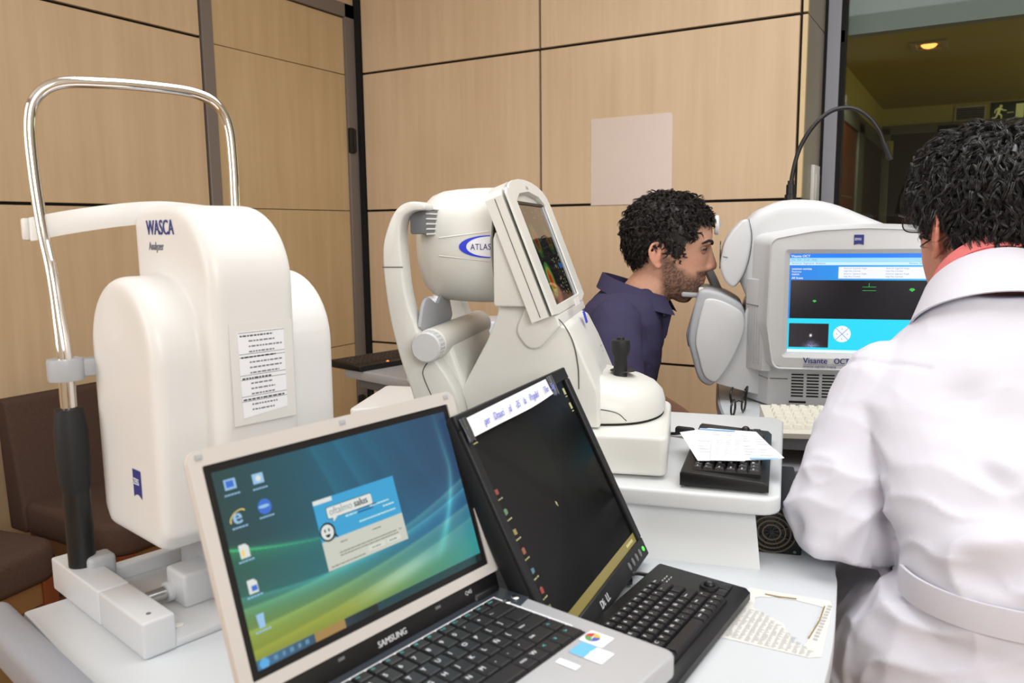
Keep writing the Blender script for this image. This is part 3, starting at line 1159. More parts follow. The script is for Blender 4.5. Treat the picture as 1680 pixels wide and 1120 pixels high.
add(bm, b3(-0.1665, 0.1665, -0.001, 0.2025, -0.0004, 0.0004))
obj('screen_border', xf(bm, LM), M_black, lp)
bm = new()
add(bm, b3(-0.176, 0.176, -0.038, -0.0125, -0.006, 0.0015, 0.002))
for x in (-0.15, 0.15):
    box(bm, (x, -0.034, -0.002), (0.045, 0.014, 0.014), 0.005, 3)
obj('hinge_bar', xf(bm, LM), M_black, lp)
bm = new()
text(bm, 'SAMSUNG', LM @ Matrix.Translation((-0.023, -0.0285, 0.0016)), 0.0095, 0.0002, bold=0.0005, sx=0.95)
text(bm, 'Q45', LM @ Matrix.Translation((0.116, -0.023, 0.0016)), 0.0065, 0.0002)
obj('brand_lettering', bm, M_grey, lp, smooth=False)
for x, y in ((-0.168, 0.2115), (0.002, 0.2115), (0.166, 0.2115)):
    bm = new()
    add(bm, b3(x - 0.004, x + 0.004, y - 0.0028, y + 0.0028, 0.0022, 0.0036, 0.001))
    obj('bumper_pad', xf(bm, LM), M_grey2, lp)
for x in (-0.07, 0.07):
    bm = new()
    add(bm, b3(x - 0.004, x + 0.004, -0.021, -0.018, 0.0012, 0.002))
    obj('latch_slot', xf(bm, LM), M_dgrey, lp)


def aurora(U, V):
    """blue to green to yellow desktop picture with light streaks"""
    def mixc(a, b, t):
        t = np.clip(t, 0, 1)[..., None]
        return np.array(a) * (1 - t) + np.array(b) * t
    top = mixc((0.16, 0.27, 0.27), (0.13, 0.36, 0.45), U * 2.2)
    top = top + (mixc((0, 0, 0), (0.04, -0.11, -0.07), (U - 0.35) * 1.3))
    midc = mixc((0.22, 0.45, 0.38), (0.12, 0.40, 0.56), U * 1.3)
    low = mixc((0.47, 0.53, 0.22), (0.20, 0.55, 0.55), (U - 0.35) * 1.6)
    h = V + 0.10 * (U - 0.5)
    c = mixc(low[0, 0] * 0, (0, 0, 0), U * 0)
    t1 = np.clip((0.62 - V) / 0.42, 0, 1)
    c = top * (1 - t1[..., None]) + midc * t1[..., None]
    t2 = np.clip((0.36 - V - 0.06 * np.sin(U * 3.2)) / 0.22, 0, 1)
    c = c * (1 - t2[..., None]) + low * t2[..., None]

    def streak(c, d, w, col, s, msk=1.0):
        g = np.exp(-np.clip(d, 0, None) / w) * (d >= 0) + np.exp(-(np.clip(-d, 0, None) / (w * 0.18)) ** 2) * (d < 0)
        return c + (g * s * msk)[..., None] * np.array(col)
    # hanging rays at the upper left
    for x0, k, w, s in ((0.36, -0.20, 0.05, 0.10), (0.46, -0.24, 0.06, 0.10), (0.57, -0.30, 0.09, 0.05), (0.70, -0.36, 0.10, 0.04)):
        d = (x0 - k * (1 - V)) - U
        c = streak(c, -d, w, (0.10, 0.55, 0.65), s, np.clip((V - 0.25) / 0.5, 0, 1))
    # green arc from the left edge
    d = (0.60 - 0.42 * U + 0.35 * U ** 2) - V
    c = streak(c, d, 0.05, (0.1, 0.75, 0.25), 0.30, np.clip(1 - U * 1.9, 0, 1))
    c = streak(c, -d, 0.012, (0.3, 0.9, 0.4), 0.35, np.clip(1 - U * 2.1, 0, 1))
    # bright swells across the bottom
    for a, b, q, w, col, s in ((0.30, -0.10, 0.34, 0.05, (0.55, 0.75, 0.45), 0.20), (0.19, -0.02, 0.20, 0.05, (0.65, 0.6, 0.2), 0.22), (0.09, 0.03, 0.16, 0.05, (0.6, 0.45, 0.15), 0.16), (0.36, -0.28, 0.40, 0.03, (0.35, 0.8, 0.75), 0.18)):
        d = (a + b * U + q * U ** 2) - V
        c = streak(c, d, w, col, s)
    # crossing ribbons at the right
    for k, s in ((1.0, 0.26), (0.88, 0.14), (1.12, 0.14)):
        xr = 0.955 - 0.24 * np.clip(0.66 - V, 0, 1) ** 1.6 * k * 1.9 - 0.05 * np.clip(V - 0.66, 0, 1)
        c = c + (np.exp(-np.abs(U - xr) / 0.012) * s * np.clip((V - 0.10) / 0.2, 0, 1) * np.clip(1.15 - V, 0, 1))[..., None] * np.array((0.35, 0.8, 0.65))
    # pale cloud low right of centre
    c = c + (np.exp(-((U - 0.62) / 0.2) ** 2 - ((V - 0.14 - 0.2 * (U - 0.62)) / 0.045) ** 2) * 0.24)[..., None] * np.array((0.9, 0.75, 0.85))
    # task bar
    tb = V < 0.045
    bar = mixc((0.25, 0.42, 0.55), (0.10, 0.14, 0.14), (U - 0.05) * 2.4)
    bar = np.where(((U > 0.21) & (U < 0.33))[..., None], np.array((0.62, 0.50, 0.30)), bar)
    bar = np.where(((U > 0.47) & (U < 0.97))[..., None], np.array((0.12, 0.26, 0.28)), bar)
    bar = np.where(((U > 0.05) & (U < 0.2) & (np.sin(U * 220) > 0.3) & (V > 0.012) & (V < 0.036))[..., None], np.array((0.38, 0.55, 0.66)), bar)
    c = np.where(tb[..., None], bar, c)
    c = np.where((((U - 0.025) / 0.016) ** 2 + ((V - 0.022) / 0.026) ** 2 < 1)[..., None], np.array((0.35, 0.65, 0.85)), c)
    return c


SW, SH = 0.317, 0.188
disp = grid_print('display', SW, SH, 300, 180, aurora, M_emit, lp, LM @ Matrix.Translation((-SW / 2, 0.0065, 0.0006)))


def glow(name, rgb, s=1.0):
    k = 'glow_%s' % name
    if k in bpy.data.materials:
        return bpy.data.materials[k]
    return mat(k, (5, 5, 5), 0.3, emit=rgb, es=s)


DM = lambda u, v, w=0.0010: LM @ Matrix.Translation((-SW / 2 + u * SW, 0.0065 + v * SH, w))
# desktop icons
G_w, G_b, G_lb, G_y, G_dk = glow('white', (215, 220, 215)), glow('blue', (60, 110, 200)), glow('pale_blue', (150, 190, 225)), glow('yellow', (235, 205, 110)), glow('dark', (20, 24, 26))
icons = [(0.05, 0.905, 'pc'), (0.145, 0.895, 'bin'), (0.05, 0.735, 'e'), (0.145, 0.745, 'globe'), (0.045, 0.565, 'page'), (0.045, 0.385, 'page2'), (0.045, 0.21, 'recycle')]
for u, v, k in icons:
    t_ = new()
    if k in ('pc', 'bin'):
        flat(t_, DM(u, v), rect(-0.006, -0.002, 0.006, 0.008))
        o = obj('desktop_icon', t_, G_lb, disp)
        t_ = new()
        flat(t_, DM(u, v, 0.0014), rect(-0.0045, 0.0, 0.0035, 0.0065) if k == 'pc' else disc(0, 0.003, 0.0028))
        obj('desktop_icon', t_, G_b if k == 'pc' else G_w, disp)
    elif k == 'e':
        text(t_, 'e', DM(u, v) @ Matrix.Translation((-0.006, -0.003, 0)), 0.021, 0.0002, bold=0.0008)
        obj('desktop_icon', t_, G_lb, disp, smooth=False)
        t_ = new()
        tube(t_, [DM(u, v, 0.0015) @ Vector((0.0085 * math.cos(a), 0.003 + 0.003 * math.cos(a) + 0.0055 * math.sin(a), 0)) for a in np.linspace(0.3, 3.4, 14)], 0.0006, 4)
        obj('desktop_icon', t_, G_y, disp)
    elif k == 'globe':
        flat(t_, DM(u, v), disc(0, 0.003, 0.0075, 24))
        obj('desktop_icon', t_, G_b, disp)
        t_ = new()
        flat(t_, DM(u, v, 0.0014), disc(-0.001, 0.0035, 0.0062, 16, 0.0016))
        obj('desktop_icon', t_, G_lb, disp)
    elif k == 'recycle':
        flat(t_, DM(u, v), [(-0.004, 0.009), (0.004, 0.009), (0.003, -0.004), (-0.003, -0.004)])
        obj('desktop_icon', t_, G_lb, disp)
    else:
        flat(t_, DM(u, v), [(-0.005, -0.004), (0.005, -0.004), (0.005, 0.006), (0.002, 0.009), (-0.005, 0.009)])
        obj('desktop_icon', t_, G_w, disp)
        t_ = new()
        flat(t_, DM(u, v, 0.0014), rect(-0.0035, -0.002, -0.0005, 0.004) if k == 'page' else rect(-0.002, -0.002, 0.004, 0.003))
        obj('desktop_icon', t_, G_y if k == 'page' else G_b, disp)
    t_ = new()
    for i in range(5):
        a = -0.008 + i * 0.0034
        flat(t_, DM(u, v) @ Matrix.Translation((0, -0.0075, 0)), rect(a, 0, a + 0.0026, 0.0013))
    obj('icon_caption', t_, G_lb, disp, smooth=False)
# dialogue window
WM = LM @ Matrix.Translation((-0.059, 0.0660, 0.0012))
ww, wh, hh = 0.112, 0.073, 0.043
bm = new()
flat(bm, WM, rect(0, 0, ww, wh - hh))
dlg = obj('dialogue_window', bm, glow('dialogue_grey', (196, 199, 186)), disp)
M_dgb = glow('dialogue_blue', (58, 158, 205))
bm = new()
flat(bm, WM, rect(0, wh - hh, ww, wh))
obj('dialogue_header', bm, M_dgb, dlg) if False else obj('dialogue_header', bm, M_dgb, disp)
WP = lambda x, y, z=0.0004: WM @ Matrix.Translation((x, y, z))
bm = new()
flat(bm, WP(0, 0), rect(0.0, wh - 0.0045, 0.024, wh))
obj('window_tab', bm, G_w, disp)
bm = new()
ol = rpoly([(0.014, 0.051, .002), (0.020, 0.051, 0), (0.0195, 0.0465, 0), (0.0255, 0.051, 0), (0.075, 0.051, .002), (0.075, 0.0625, .002), (0.014, 0.0625, .002)])
flat(bm, WP(0, 0), [(x + (x - 0.045) * 0.018, y + (y - 0.0565) * 0.10) for x, y in ol], 0.0002)
obj('bubble_outline', bm, G_dk, disp)
bm = new()
flat(bm, WP(0, 0, 0.0007), ol, 0.0002)
obj('speech_bubble', bm, G_w, disp)
bm = new()
text(bm, 'oftalmo', WP(0.0165, 0.054, 0.0010), 0.0108, 0.0001, sx=0.92)
obj('wordmark', bm, glow('mid_grey_text', (140, 145, 145)), disp, smooth=False)
bm = new()
text(bm, 'salus', WP(0.0495, 0.054, 0.0010), 0.0108, 0.0001, bold=0.0004, sx=0.92)
obj('wordmark', bm, G_dk, disp, smooth=False)
bm = new()
flat(bm, WP(0, 0), disc(0.0095, 0.0385, 0.0098, 28), 0.0002)
flat(bm, WP(0, 0), [(0.0165, 0.0325), (0.0215, 0.0295), (0.0185, 0.0352)], 0.0002)
obj('face_ring', bm, G_dk, disp)
bm = new()
flat(bm, WP(0, 0, 0.0007), disc(0.0090, 0.0385, 0.0078, 28), 0.0002)
obj('face_disc', bm, G_w, disp)
bm = new()
for x in (0.0062, 0.0112):
    flat(bm, WP(0, 0, 0.0010), disc(x, 0.0405, 0.0010, 12, 0.0019), 0.0001)
flat(bm, WP(0, 0, 0.0010), [(0.0058, 0.0362)] + [(0.0088 + 0.0030 * math.cos(a), 0.0362 + 0.0032 * math.sin(a)) for a in np.linspace(PI, 2 * PI, 9)] + [(0.0118, 0.0362)], 0.0001)
obj('face_features', bm, G_dk, disp)
bm = new()
random.seed(2)
for x0, x1, y in ((0.036, 0.052, 0.047), (0.070, 0.098, 0.0485), (0.088, 0.104, 0.0435), (0.052, 0.104, 0.0365)):
    x = x0
    while x < x1:
        w = random.uniform(0.0015, 0.0045)
        flat(bm, WP(0, 0), rect(x, y, min(x + w, x1), y + 0.0016), 0.0002)
        x += w + 0.0008
obj('header_lines', bm, glow('header_text', (190, 225, 220)), disp, smooth=False)
bm = new()
for x0, x1, y in ((0.052, 0.080, 0.0495), (0.052, 0.074, 0.0463)):
    flat(bm, WP(0, 0), rect(x0, y, x1, y + 0.0016), 0.0002)
obj('header_lines', bm, glow('header_dark', (30, 90, 130)), disp, smooth=False)
bm = new()
for x0, x1, y in ((0.022, 0.031, 0.0235), (0.066, 0.078, 0.0235), (0.018, 0.098, 0.0135), (0.018, 0.100, 0.0105), (0.060, 0.072, 0.0055), (0.085, 0.096, 0.0055), (0.004, 0.05, 0.0025), (0.102, 0.106, 0.0135)):
    x = x0
    while x < x1:
        w = random.uniform(0.001, 0.005)
        flat(bm, WP(0, 0), rect(x, y, min(x + w, x1), y + 0.0011), 0.0002)
        x += w + 0.0008
obj('dialogue_text', bm, glow('dialogue_ink', (110, 110, 105)), disp, smooth=False)
bm = new()
for x0, x1 in ((0.055, 0.079), (0.082, 0.102)):
    flat(bm, WP(0, 0, 0.0003), rect(x0, 0.0036, x1, 0.0088), 0.0001)
obj('dialogue_button', bm, glow('button_grey', (208, 212, 202)), disp, smooth=False)

# ================================================================ BLACK MONITOR
mo = thing('black_monitor', 'black flat monitor tilted back with a dark screen and a taped note', 'monitor', (-0.361, 0.865, 0.75), math.degrees(0.098))
TM = 0.457
DMx = frame((0, 0, 0.015), (0, 1, 0), (-math.sin(TM), 0, math.cos(TM)))
mw, mh = 0.331, 0.290
bm = new()
prism(bm, rpoly([(-mw / 2, 0, .006), (mw / 2, 0, .006), (mw / 2, mh, .006), (-mw / 2, mh, .006)]), -0.028, -0.004, 'z', 0.004, 2)
obj('rear_cover', xf(bm, DMx), M_blackm, mo)
bm = new()
for x0, x1, y0, y1 in ((-mw / 2, mw / 2, 0, 0.026), (-mw / 2, mw / 2, mh - 0.017, mh), (-mw / 2, -mw / 2 + 0.015, 0.026, mh - 0.017), (mw / 2 - 0.015, mw / 2, 0.026, mh - 0.017)):
    add(bm, b3(x0, x1, y0, y1, -0.006, 0.0, 0.0015, 1))
obj('bezel', xf(bm, DMx), M_blackm, mo)
bm = new()
add(bm, b3(-mw / 2 + 0.014, mw / 2 - 0.014, 0.025, mh - 0.016, -0.006, -0.004))
md = obj('display', xf(bm, DMx), M_screenblack, mo)
G_gold = glow('dim_gold', (138, 124, 62))
bm = new()
flat(bm, DMx @ Matrix.Translation((0, 0, -0.0039)), rect(-mw / 2 + 0.015, 0.0262, mw / 2 - 0.015, 0.0385))
obj('task_bar', bm, G_gold, md)
bm = new()
for i in range(5):
    flat(bm, DMx @ Matrix.Translation((0.112 + i * 0.0055, 0.0305, -0.0036)), rect(0, 0, 0.0035, 0.0035))
obj('task_bar_marks', bm, glow('pale_gold', (214, 206, 140)), md, smooth=False)
random.seed(12)
icol = [(150, 132, 60), (140, 50, 45), (95, 130, 95), (150, 135, 80), (150, 85, 60), (85, 120, 130), (150, 62, 50), (120, 128, 90), (150, 110, 50)]
for i in range(9):
    v = (0.262, 0.196, 0.172, 0.149, 0.126, 0.103, 0.080, 0.060, 0.048)[i]
    if i == 8:
        continue
    bm = new()
    M_ = DMx @ Matrix.Translation((-0.143 + 0.0005 * i, v, -0.0036))
    flat(bm, M_, [(x * 0.78, y * 0.78) for x, y in [(-0.004, -0.004), (0.004, -0.005 + 0.001 * (i % 3)), (0.0045, 0.003), (0.001, 0.005 - 0.002 * (i % 2)), (-0.004, 0.004)]])
    obj('screen_icon', bm, glow('icon%d' % i, icol[i]), md, smooth=False)
    bm = new()
    for k in range(3):
        flat(bm, M_ @ Matrix.Translation((-0.005 + k * 0.0042, -0.0095, 0)), rect(0, 0, random.uniform(0.002, 0.0036), 0.0014))
    obj('icon_caption', bm, glow('caption_pale', (190, 185, 130)), md, smooth=False)
for v in (0.258, 0.236):
    bm = new()
    M_ = DMx @ Matrix.Translation((0.137, v, -0.0036))
    flat(bm, M_, rect(-0.003, -0.004, 0.003, 0.005))
    flat(bm, M_ @ Matrix.Translation((0, -0.008, 0)), rect(-0.003, 0, 0.0028, 0.0014))
    obj('screen_icon', bm, glow('caption_pale', (190, 185, 130)), md, smooth=False)
bm = new()
flat(bm, DMx @ Matrix.Translation((-0.026, 0.146, -0.0036)), [(0, 0), (0.0035, -0.003), (0.0018, -0.0035), (0.0028, -0.007), (0.0018, -0.0072), (0.0008, -0.004), (-0.0002, -0.005)])
obj('pointer', bm, glow('caption_pale', (190, 185, 130)), md, smooth=False)
bm = new()
text(bm, 'D', DMx @ Matrix.Translation((-0.036, 0.008, 0.0001)), 0.0135, 0.0003, bold=0.0006, sx=0.85)
text(bm, 'E', DMx @ Matrix.Translation((-0.0255, 0.0075, 0.0001)) @ Matrix.Rotation(0.42, 4, 'Z'), 0.0122, 0.0003, bold=0.0006, sx=0.78)
text(bm, 'LL', DMx @ Matrix.Translation((-0.0155, 0.008, 0.0001)), 0.0135, 0.0003, bold=0.0006, sx=0.85)
obj('brand_lettering', bm, M_grey, mo, smooth=False)
for i in range(5):
    bm = new()
    x = 0.085 + i * 0.0165
    lathe(bm, [(0.0042, 0.0), (0.0042, 0.0012), (0.003, 0.0018)], (0, 0, 0), 14)
    xf(bm, DMx @ Matrix.Translation((x, 0.013, 0)) @ Matrix.Diagonal((0.8, 1.3, 1, 1) if i < 4 else (0.6, 0.8, 1, 1)))
    obj('power_light' if i == 4 else 'control_button', bm, mat('green_led', (60, 220, 70), 0.3, emit=(90, 235, 80), es=1.2) if i == 4 else M_dgrey, mo)
bm = new()
prism(bm, [(-0.055, 0.06), (0.055, 0.06), (0.05, 0.15), (-0.05, 0.15)], -0.05, -0.028, 'z', 0.004)
xf(bm, DMx)
tube(bm, [(-0.085, 0, 0.10), (-0.10, 0, 0.055), (-0.11, 0, 0.012)], [0.025, 0.028, 0.03], 14, flat=0.5)
obj('stand_neck', bm, M_blackm, mo)
bm = new()
prism(bm, rpoly([(-0.20, -0.10, .05), (-0.045, -0.10, .02), (-0.045, 0.10, .02), (-0.20, 0.10, .05)]), 0.0, 0.012, 'z', 0.003)
obj('stand_foot', bm, M_blackm, mo)
# note taped along the top of the monitor
nt_ = thing('taped_note', 'white paper strip with blue handwriting taped on top of the black monitor', 'note', (-0.361, 0.865, 0.75), math.degrees(0.098))
NMx = DMx @ Matrix.Translation((0, 0.2705, 0.0006)) @ Matrix.Rotation(0.012, 4, 'Z')
bm = new()
rings = []
for i in range(15):
    u = -0.148 + i * 0.0168
    sag = 0.0012 * math.sin(i * 0.9)
    rings.append([Vector((u, -0.0085 - 0.004 * (1 - ((i - 7) / 7) ** 2) * (i / 14), 0.0008 + sag + 0.0012)), Vector((u, 0.0015, 0.0008)), Vector((u, 0.0135, 0.0006))])
loft(bm, rings, cap=False, closed=False)
obj('paper_strip', xf(bm, NMx), M_paper, nt_)
bm = new()
x = -0.118
for wd in ('per', 'Drauci', 'al', '-35', 'la', 'Prqulid', 'The', 'Sig'):
    text(bm, wd, NMx @ Matrix.Translation((x, -0.003, 0.0035)), 0.0125, 0.0001, shear=0.3, sx=0.78, bold=0.0003)
    x += 0.0064 * len(wd) * 0.88 + 0.008
obj('handwriting', bm, mat('pen_blue_light', (128, 134, 215), 0.8), nt_, smooth=False)
M_tape = mat('clear_tape', (70, 72, 76), 0.12, coat=0.6, bump=0.6, scale=90)
for a, b_ in ((-0.163, -0.147), (0.086, 0.106)):
    bm = new()
    rings = []
    for i in range(7):
        u = a + (b_ - a) * i / 6
        rings.append([Vector((u, -0.012 + 0.0015 * math.sin(i * 2.1), 0.0022 + 0.0006 * math.sin(i * 1.7))), Vector((u, 0.0, 0.0020 + 0.0008 * math.cos(i * 2.3))), Vector((u, 0.0155, 0.0018))])
    loft(bm, rings, cap=False, closed=False)
    obj('tape', xf(bm, NMx), M_tape, nt_)

# white flat case behind the laptop
wc = thing('white_case', 'low white case on the desk between the tall analyser and the topographer', 'box', (0, 0, 0.75))
bm = new()
prism(bm, rpoly([(-1.17, 1.43, .012), (-1.08, 1.455, .02), (-0.982, 1.30, .025), (-1.075, 1.19, .012)]), 0.0, 0.118, 'z', 0.006, 3)
obj('shell', bm, M_white, wc)
bm = new()
prism(bm, rpoly([(-1.171, 1.4305, .012), (-1.08, 1.4562, .02), (-0.9805, 1.30, .025), (-1.075, 1.188, .012)]), 0.06, 0.063, 'z', 0, 1)
obj('lid_seam', bm, M_seam, wc)

# ================================================================ BACK TABLE with biometer and keyboard
bt = thing('rear_table', 'light grey instrument table in the corner behind the topographer', 'table', (-1.87, 2.056, 0), -12.5)
bm = new()
prism(bm, rpoly([(0, 0, .02), (0.70, 0, .02), (0.70, 0.46, .03), (0, 0.46, .03)]), 0.725, 0.757, 'z', 0.004, 2)
obj('tabletop', bm, M_grey2, bt)
bm = new()
for x in (0.06, 0.22):
    prism(bm, [(x, 0.69), (x + 0.14, 0.69), (x + 0.15, 0.726), (x - 0.02, 0.726)], 0.03, 0.42, 'y', 0.004)
obj('bracket', bm, M_dgrey, bt)
bm = new()
box(bm, (0.22, 0.2, 0.36), (0.09, 0.07, 0.68), 0.006)
obj('column', bm, M_black, bt)
bm = new()
box(bm, (0.30, 0.2, 0.02), (0.6, 0.4, 0.04), 0.015)
obj('foot', bm, M_dgrey, bt)
rk = thing('rear_keyboard', 'dark keyboard with an orange light on the rear grey table', 'keyboard', (-1.80, 2.22, 0.757), -11)
bm = new()
prism(bm, [(-0.085, 0.0), (0.08, 0.0), (0.08, 0.018), (-0.085, 0.026)], -0.19, 0.17, 'y', 0.003)
obj('case', bm, M_black, rk)
random.seed(1)
for i in range(5):
    for j in range(17):
        o = bpy.data.objects.new('key', key_mesh(0.0175, 0.0185, 0.006, mat('brown_black_key', (46, 36, 33), 0.5) if 'brown_black_key' not in bpy.data.materials else bpy.data.materials['brown_black_key'], 0.003))
        COL.objects.link(o)
        o.parent = rk
        o.location = (-0.055 + i * 0.021, -0.172 + j * 0.0196, 0.0235 - i * 0.001)
bm = new()
ell(bm, (0.066, -0.06, 0.0195), (0.005, 0.005, 0.003))
obj('indicator', bm, mat('orange_led', (255, 140, 60), 0.4, emit=(255, 150, 70), es=1.0), rk)

M_cool = mat('cool_white_plastic', (214, 215, 222), 0.4)
bi = thing('biometer', 'small white instrument with an upright panel behind the topographer', 'medical device', (-1.46, 1.985, 0.757), 36)
bm = new()
prism(bm, rpoly([(-0.065, 0.004, .012), (-0.002, 0.0, .012), (0.088, 0.262, .02), (0.005, 0.262, .015)]), -0.05, 0.05, 'y', 0.008, 3)
obj('upright_panel', bm, M_cool, bi)
for k in range(5):
    bm = new()
    tube(bm, [(-0.028 + 0.012 * math.cos(a) + k * 0.006, -0.0505, 0.05 + k * 0.017 + 0.006 * math.sin(a)) for a in np.linspace(0.4, 3.6, 8)], 0.0012, 5)
    obj('embossed_mark', bm, M_grey2, bi)
bm = new()
prism(bm, rpoly([(0.03, 0.15, .02), (0.13, 0.15, .02), (0.12, 0.268, .03), (0.02, 0.27, .015)]), -0.045, 0.09, 'y', 0.012, 3)
obj('head', bm, M_cool, bi)
bm = new()
for k in range(6):
    add(bm, b3(0.066, 0.105, -0.0465, -0.044, 0.20 + k * 0.0065, 0.2032 + k * 0.0065))
obj('vent_slots', bm, M_grey2, bi)
bm = new()
prism(bm, rpoly([(0.12, 0.075, .008), (0.30, 0.075, .008), (0.30, 0.18, .02), (0.10, 0.18, .01)]), 0.02, 0.20, 'y', 0.006, 3)
obj('body', bm, M_cool, bi)
obj('body_seam', b3(0.119, 0.301, 0.018, 0.021, 0.103, 0.106), M_seam, bi)
bm = new()
prism(bm, rpoly([(-0.02, 0.0, .01), (0.32, 0.0, .01), (0.32, 0.028, .01), (0.0, 0.028, .01)]), -0.04, 0.20, 'y', 0.006, 3)
obj('base', bm, M_cool, bi)
bm = new()
box(bm, (0.24, 0.09, 0.052), (0.12, 0.1, 0.046), 0.004)
lathe(bm, [(0.011, 0.028), (0.011, 0.05), (0.014, 0.054), (0.014, 0.085), (0.008, 0.088)], (0.228, 0.0, 0), 16)
obj('joystick_carriage', bm, M_black, bi)
bm = new()
tube(bm, catmull([(0.17, -0.02, 0.05), (0.18, -0.04, 0.055), (0.19, -0.05, 0.03), (0.23, -0.06, 0.012), (0.26, -0.04, 0.008)], 5), 0.0035, 8)
ell(bm, (0.178, -0.03, 0.055), (0.013, 0.012, 0.013))
obj('grey_cable', bm, mat('beige_cable', (200, 196, 180), 0.5), bi)

# ================================================================ TALL WHITE ANALYSER (left)


def arc(cx, cy, r, a0, a1, n=10, ry=None):
    return [(cx + r * math.cos(rad(a0 + (a1 - a0) * k / n)), cy + (ry or r) * math.sin(rad(a0 + (a1 - a0) * k / n))) for k in range(n + 1)]


def maker_mark(parent, M, s):
    """small square blue emblem with white capitals and a curved foot"""
    bm = new()
    pts = [(-s / 2, s * 0.62), (-s / 2, -s * 0.5)] + [(x * s, (-0.5 + 0.13 * (1 - (2 * x) ** 2)) * s) for x in np.linspace(-0.5, 0.5, 9)][1:-1] + [(s / 2, -s * 0.5), (s / 2, s * 0.62)]
    flat(bm, M, pts[::-1], 0.0004)
    e = obj('emblem', bm, M_navy, parent, smooth=False)
    bm = new()
    text(bm, 'ZEISS', M @ Matrix.Translation((-s * 0.46, s * 0.02, 0.0005)), s * 0.36, 0.0001, sx=0.86)
    obj('emblem_lettering', bm, M_paper, e, smooth=False)
    return e


wa = thing('wavefront_analyser', 'tall white three-lobed analyser with a chrome headrest frame on its left', 'medical device', (-0.775, 0.517, 0.75), -12)
bm = new()
# side lobes: an arch swept sideways
lobe = [(-0.205, 0.092), (-0.06, 0.092), (-0.036, 0.115)] + arc(-0.128, 0.326, 0.094, 0, 180, 18) + [(-0.222, 0.115)]
prism(bm, lobe, 0.046, 0.293, 'y', 0.016, 4)
cen = [(-0.18, 0.093), (-0.03, 0.093), (-0.006, 0.115)] + arc(-0.098, 0.410, 0.095, 0, 90, 10) + [(-0.19, 0.505), (-0.205, 0.49), (-0.203, 0.2)]
prism(bm, cen, 0.104, 0.216, 'y', 0.016, 4)
cover = fuse(bm, 0.0032, 8)
obj('cover', cover, M_white, wa, ang=70)
bm = new()
add(bm, b3(-0.225, 0.0, 0.0, 0.33, 0.0, 0.010, 0.003))
prism(bm, rpoly([(-0.232, 0.035), (-0.214, 0.035), (-0.214, 0.33), (-0.232, 0.33)]), 0.0, 0.030, 'z', 0.004)
obj('base_plate', bm, M_grey, wa)
bm = new()
add(bm, b3(-0.278, -0.1215, -0.004, 0.034, 0.0, 0.044, 0.0028, 3))
obj('side_bar', bm, M_grey, wa)
bm = new()
add(bm, b3(-0.1200, 0.002, -0.004, 0.034, 0.0, 0.044, 0.004, 3))
obj('side_bar', bm, M_grey, wa)
bm = new()
lathe(bm, [(0.0028, 0.0), (0.0028, 0.0006)], (-0.018, 0.012, 0.044), 12)
obj('screw_hole', bm, M_dgrey, wa)
bm = new()
lathe(bm, [(0.0065, 0.0), (0.0065, 0.002), (0.005, 0.003)], (-0.030, 0.050, 0.010), 16)
obj('level_button', bm, M_white2, wa)
bm = new()
tube(bm, [(-0.100, 0.02, 0.024), (-0.100, 0.30, 0.024)], 0.0085, 16)
obj('slide_rod', bm, M_steel, wa)
bm = new()
box(bm, (-0.090, 0.105, 0.031), (0.050, 0.058, 0.044), 0.005, 3)
lathe(bm, [(0.0125, 0.068), (0.0125, 0.078), (0.0095, 0.078), (0.0095, 0.070)], (-0.100, 0, 0.024), 20, 'y')
obj('rod_bearing', bm, M_grey, wa)
bm = new()
prism(bm, rpoly([(-0.17, 0.010, .004), (-0.02, 0.010, .004), (-0.035, 0.11, .004), (-0.16, 0.11, .004)]), 0.120, 0.225, 'y', 0.004)
obj('pedestal', bm, M_grey2, wa)
bm = new()
flat(bm, frame((-0.155, 0.1198, 0.035), (1, 0, 0), (0, 0, 1)), rect(0.085, 0.0, 0.12, 0.05), 0.0006)
obj('rating_plate', bm, M_dgrey, wa)
# headrest post, grip, chrome hoop
px_, py_ = -0.222, 0.016
bm = new()
lathe(bm, [(0.0165, 0.040), (0.0165, 0.155), (0.012, 0.158)], (px_, py_, 0), 26)
obj('post', bm, M_black, wa)
bm = new()
box(bm, (px_ + 0.012, py_ + 0.016, 0.040), (0.03, 0.034, 0.034), 0.006, 3)
obj('post_socket', bm, M_grey2, wa)
bm = new()
lathe(bm, [(0.0165, 0.145), (0.0185, 0.155), (0.0205, 0.19), (0.0200, 0.225), (0.0172, 0.248), (0.0168, 0.252), (0.0100, 0.2535)], (px_, py_, 0), 28)
obj('grip', bm, M_blackm, wa)
hoop = catmull([(-0.222, 0.016, 0.248), (-0.2205, 0.016, 0.315), (-0.230, 0.016, 0.372), (-0.240, 0.016, 0.425), (-0.258, 0.016, 0.475), (-0.272, 0.016, 0.550), (-0.277, 0.018, 0.610), (-0.275, 0.028, 0.643),
                (-0.268, 0.055, 0.662), (-0.262, 0.11, 0.668), (-0.258, 0.17, 0.670), (-0.255, 0.225, 0.668), (-0.252, 0.258, 0.655), (-0.249, 0.273, 0.625), (-0.246, 0.275, 0.57), (-0.241, 0.272, 0.50), (-0.235, 0.272, 0.36), (-0.232, 0.272, 0.03)], 6)
bm = new()
R_ = [0.0098 if i < 9 else max(0.0074, 0.0098 - 0.0004 * (i - 8)) for i in range(len(hoop))]
tube(bm, hoop, R_, 18)
obj('chrome_hoop', bm, M_chrome, wa)
bm = new()
lathe(bm, [(0.0125, 0.289), (0.0205, 0.289), (0.0212, 0.292), (0.0212, 0.313), (0.0205, 0.316), (0.0125, 0.316)], (-0.221, 0.016, 0), 28)
prism(bm, rpoly([(-0.232, 0.030), (-0.212, 0.030), (-0.165, 0.25), (-0.19, 0.26)]), 0.291, 0.314, 'z', 0.003)
obj('clamp_arm', bm, M_grey2, wa)
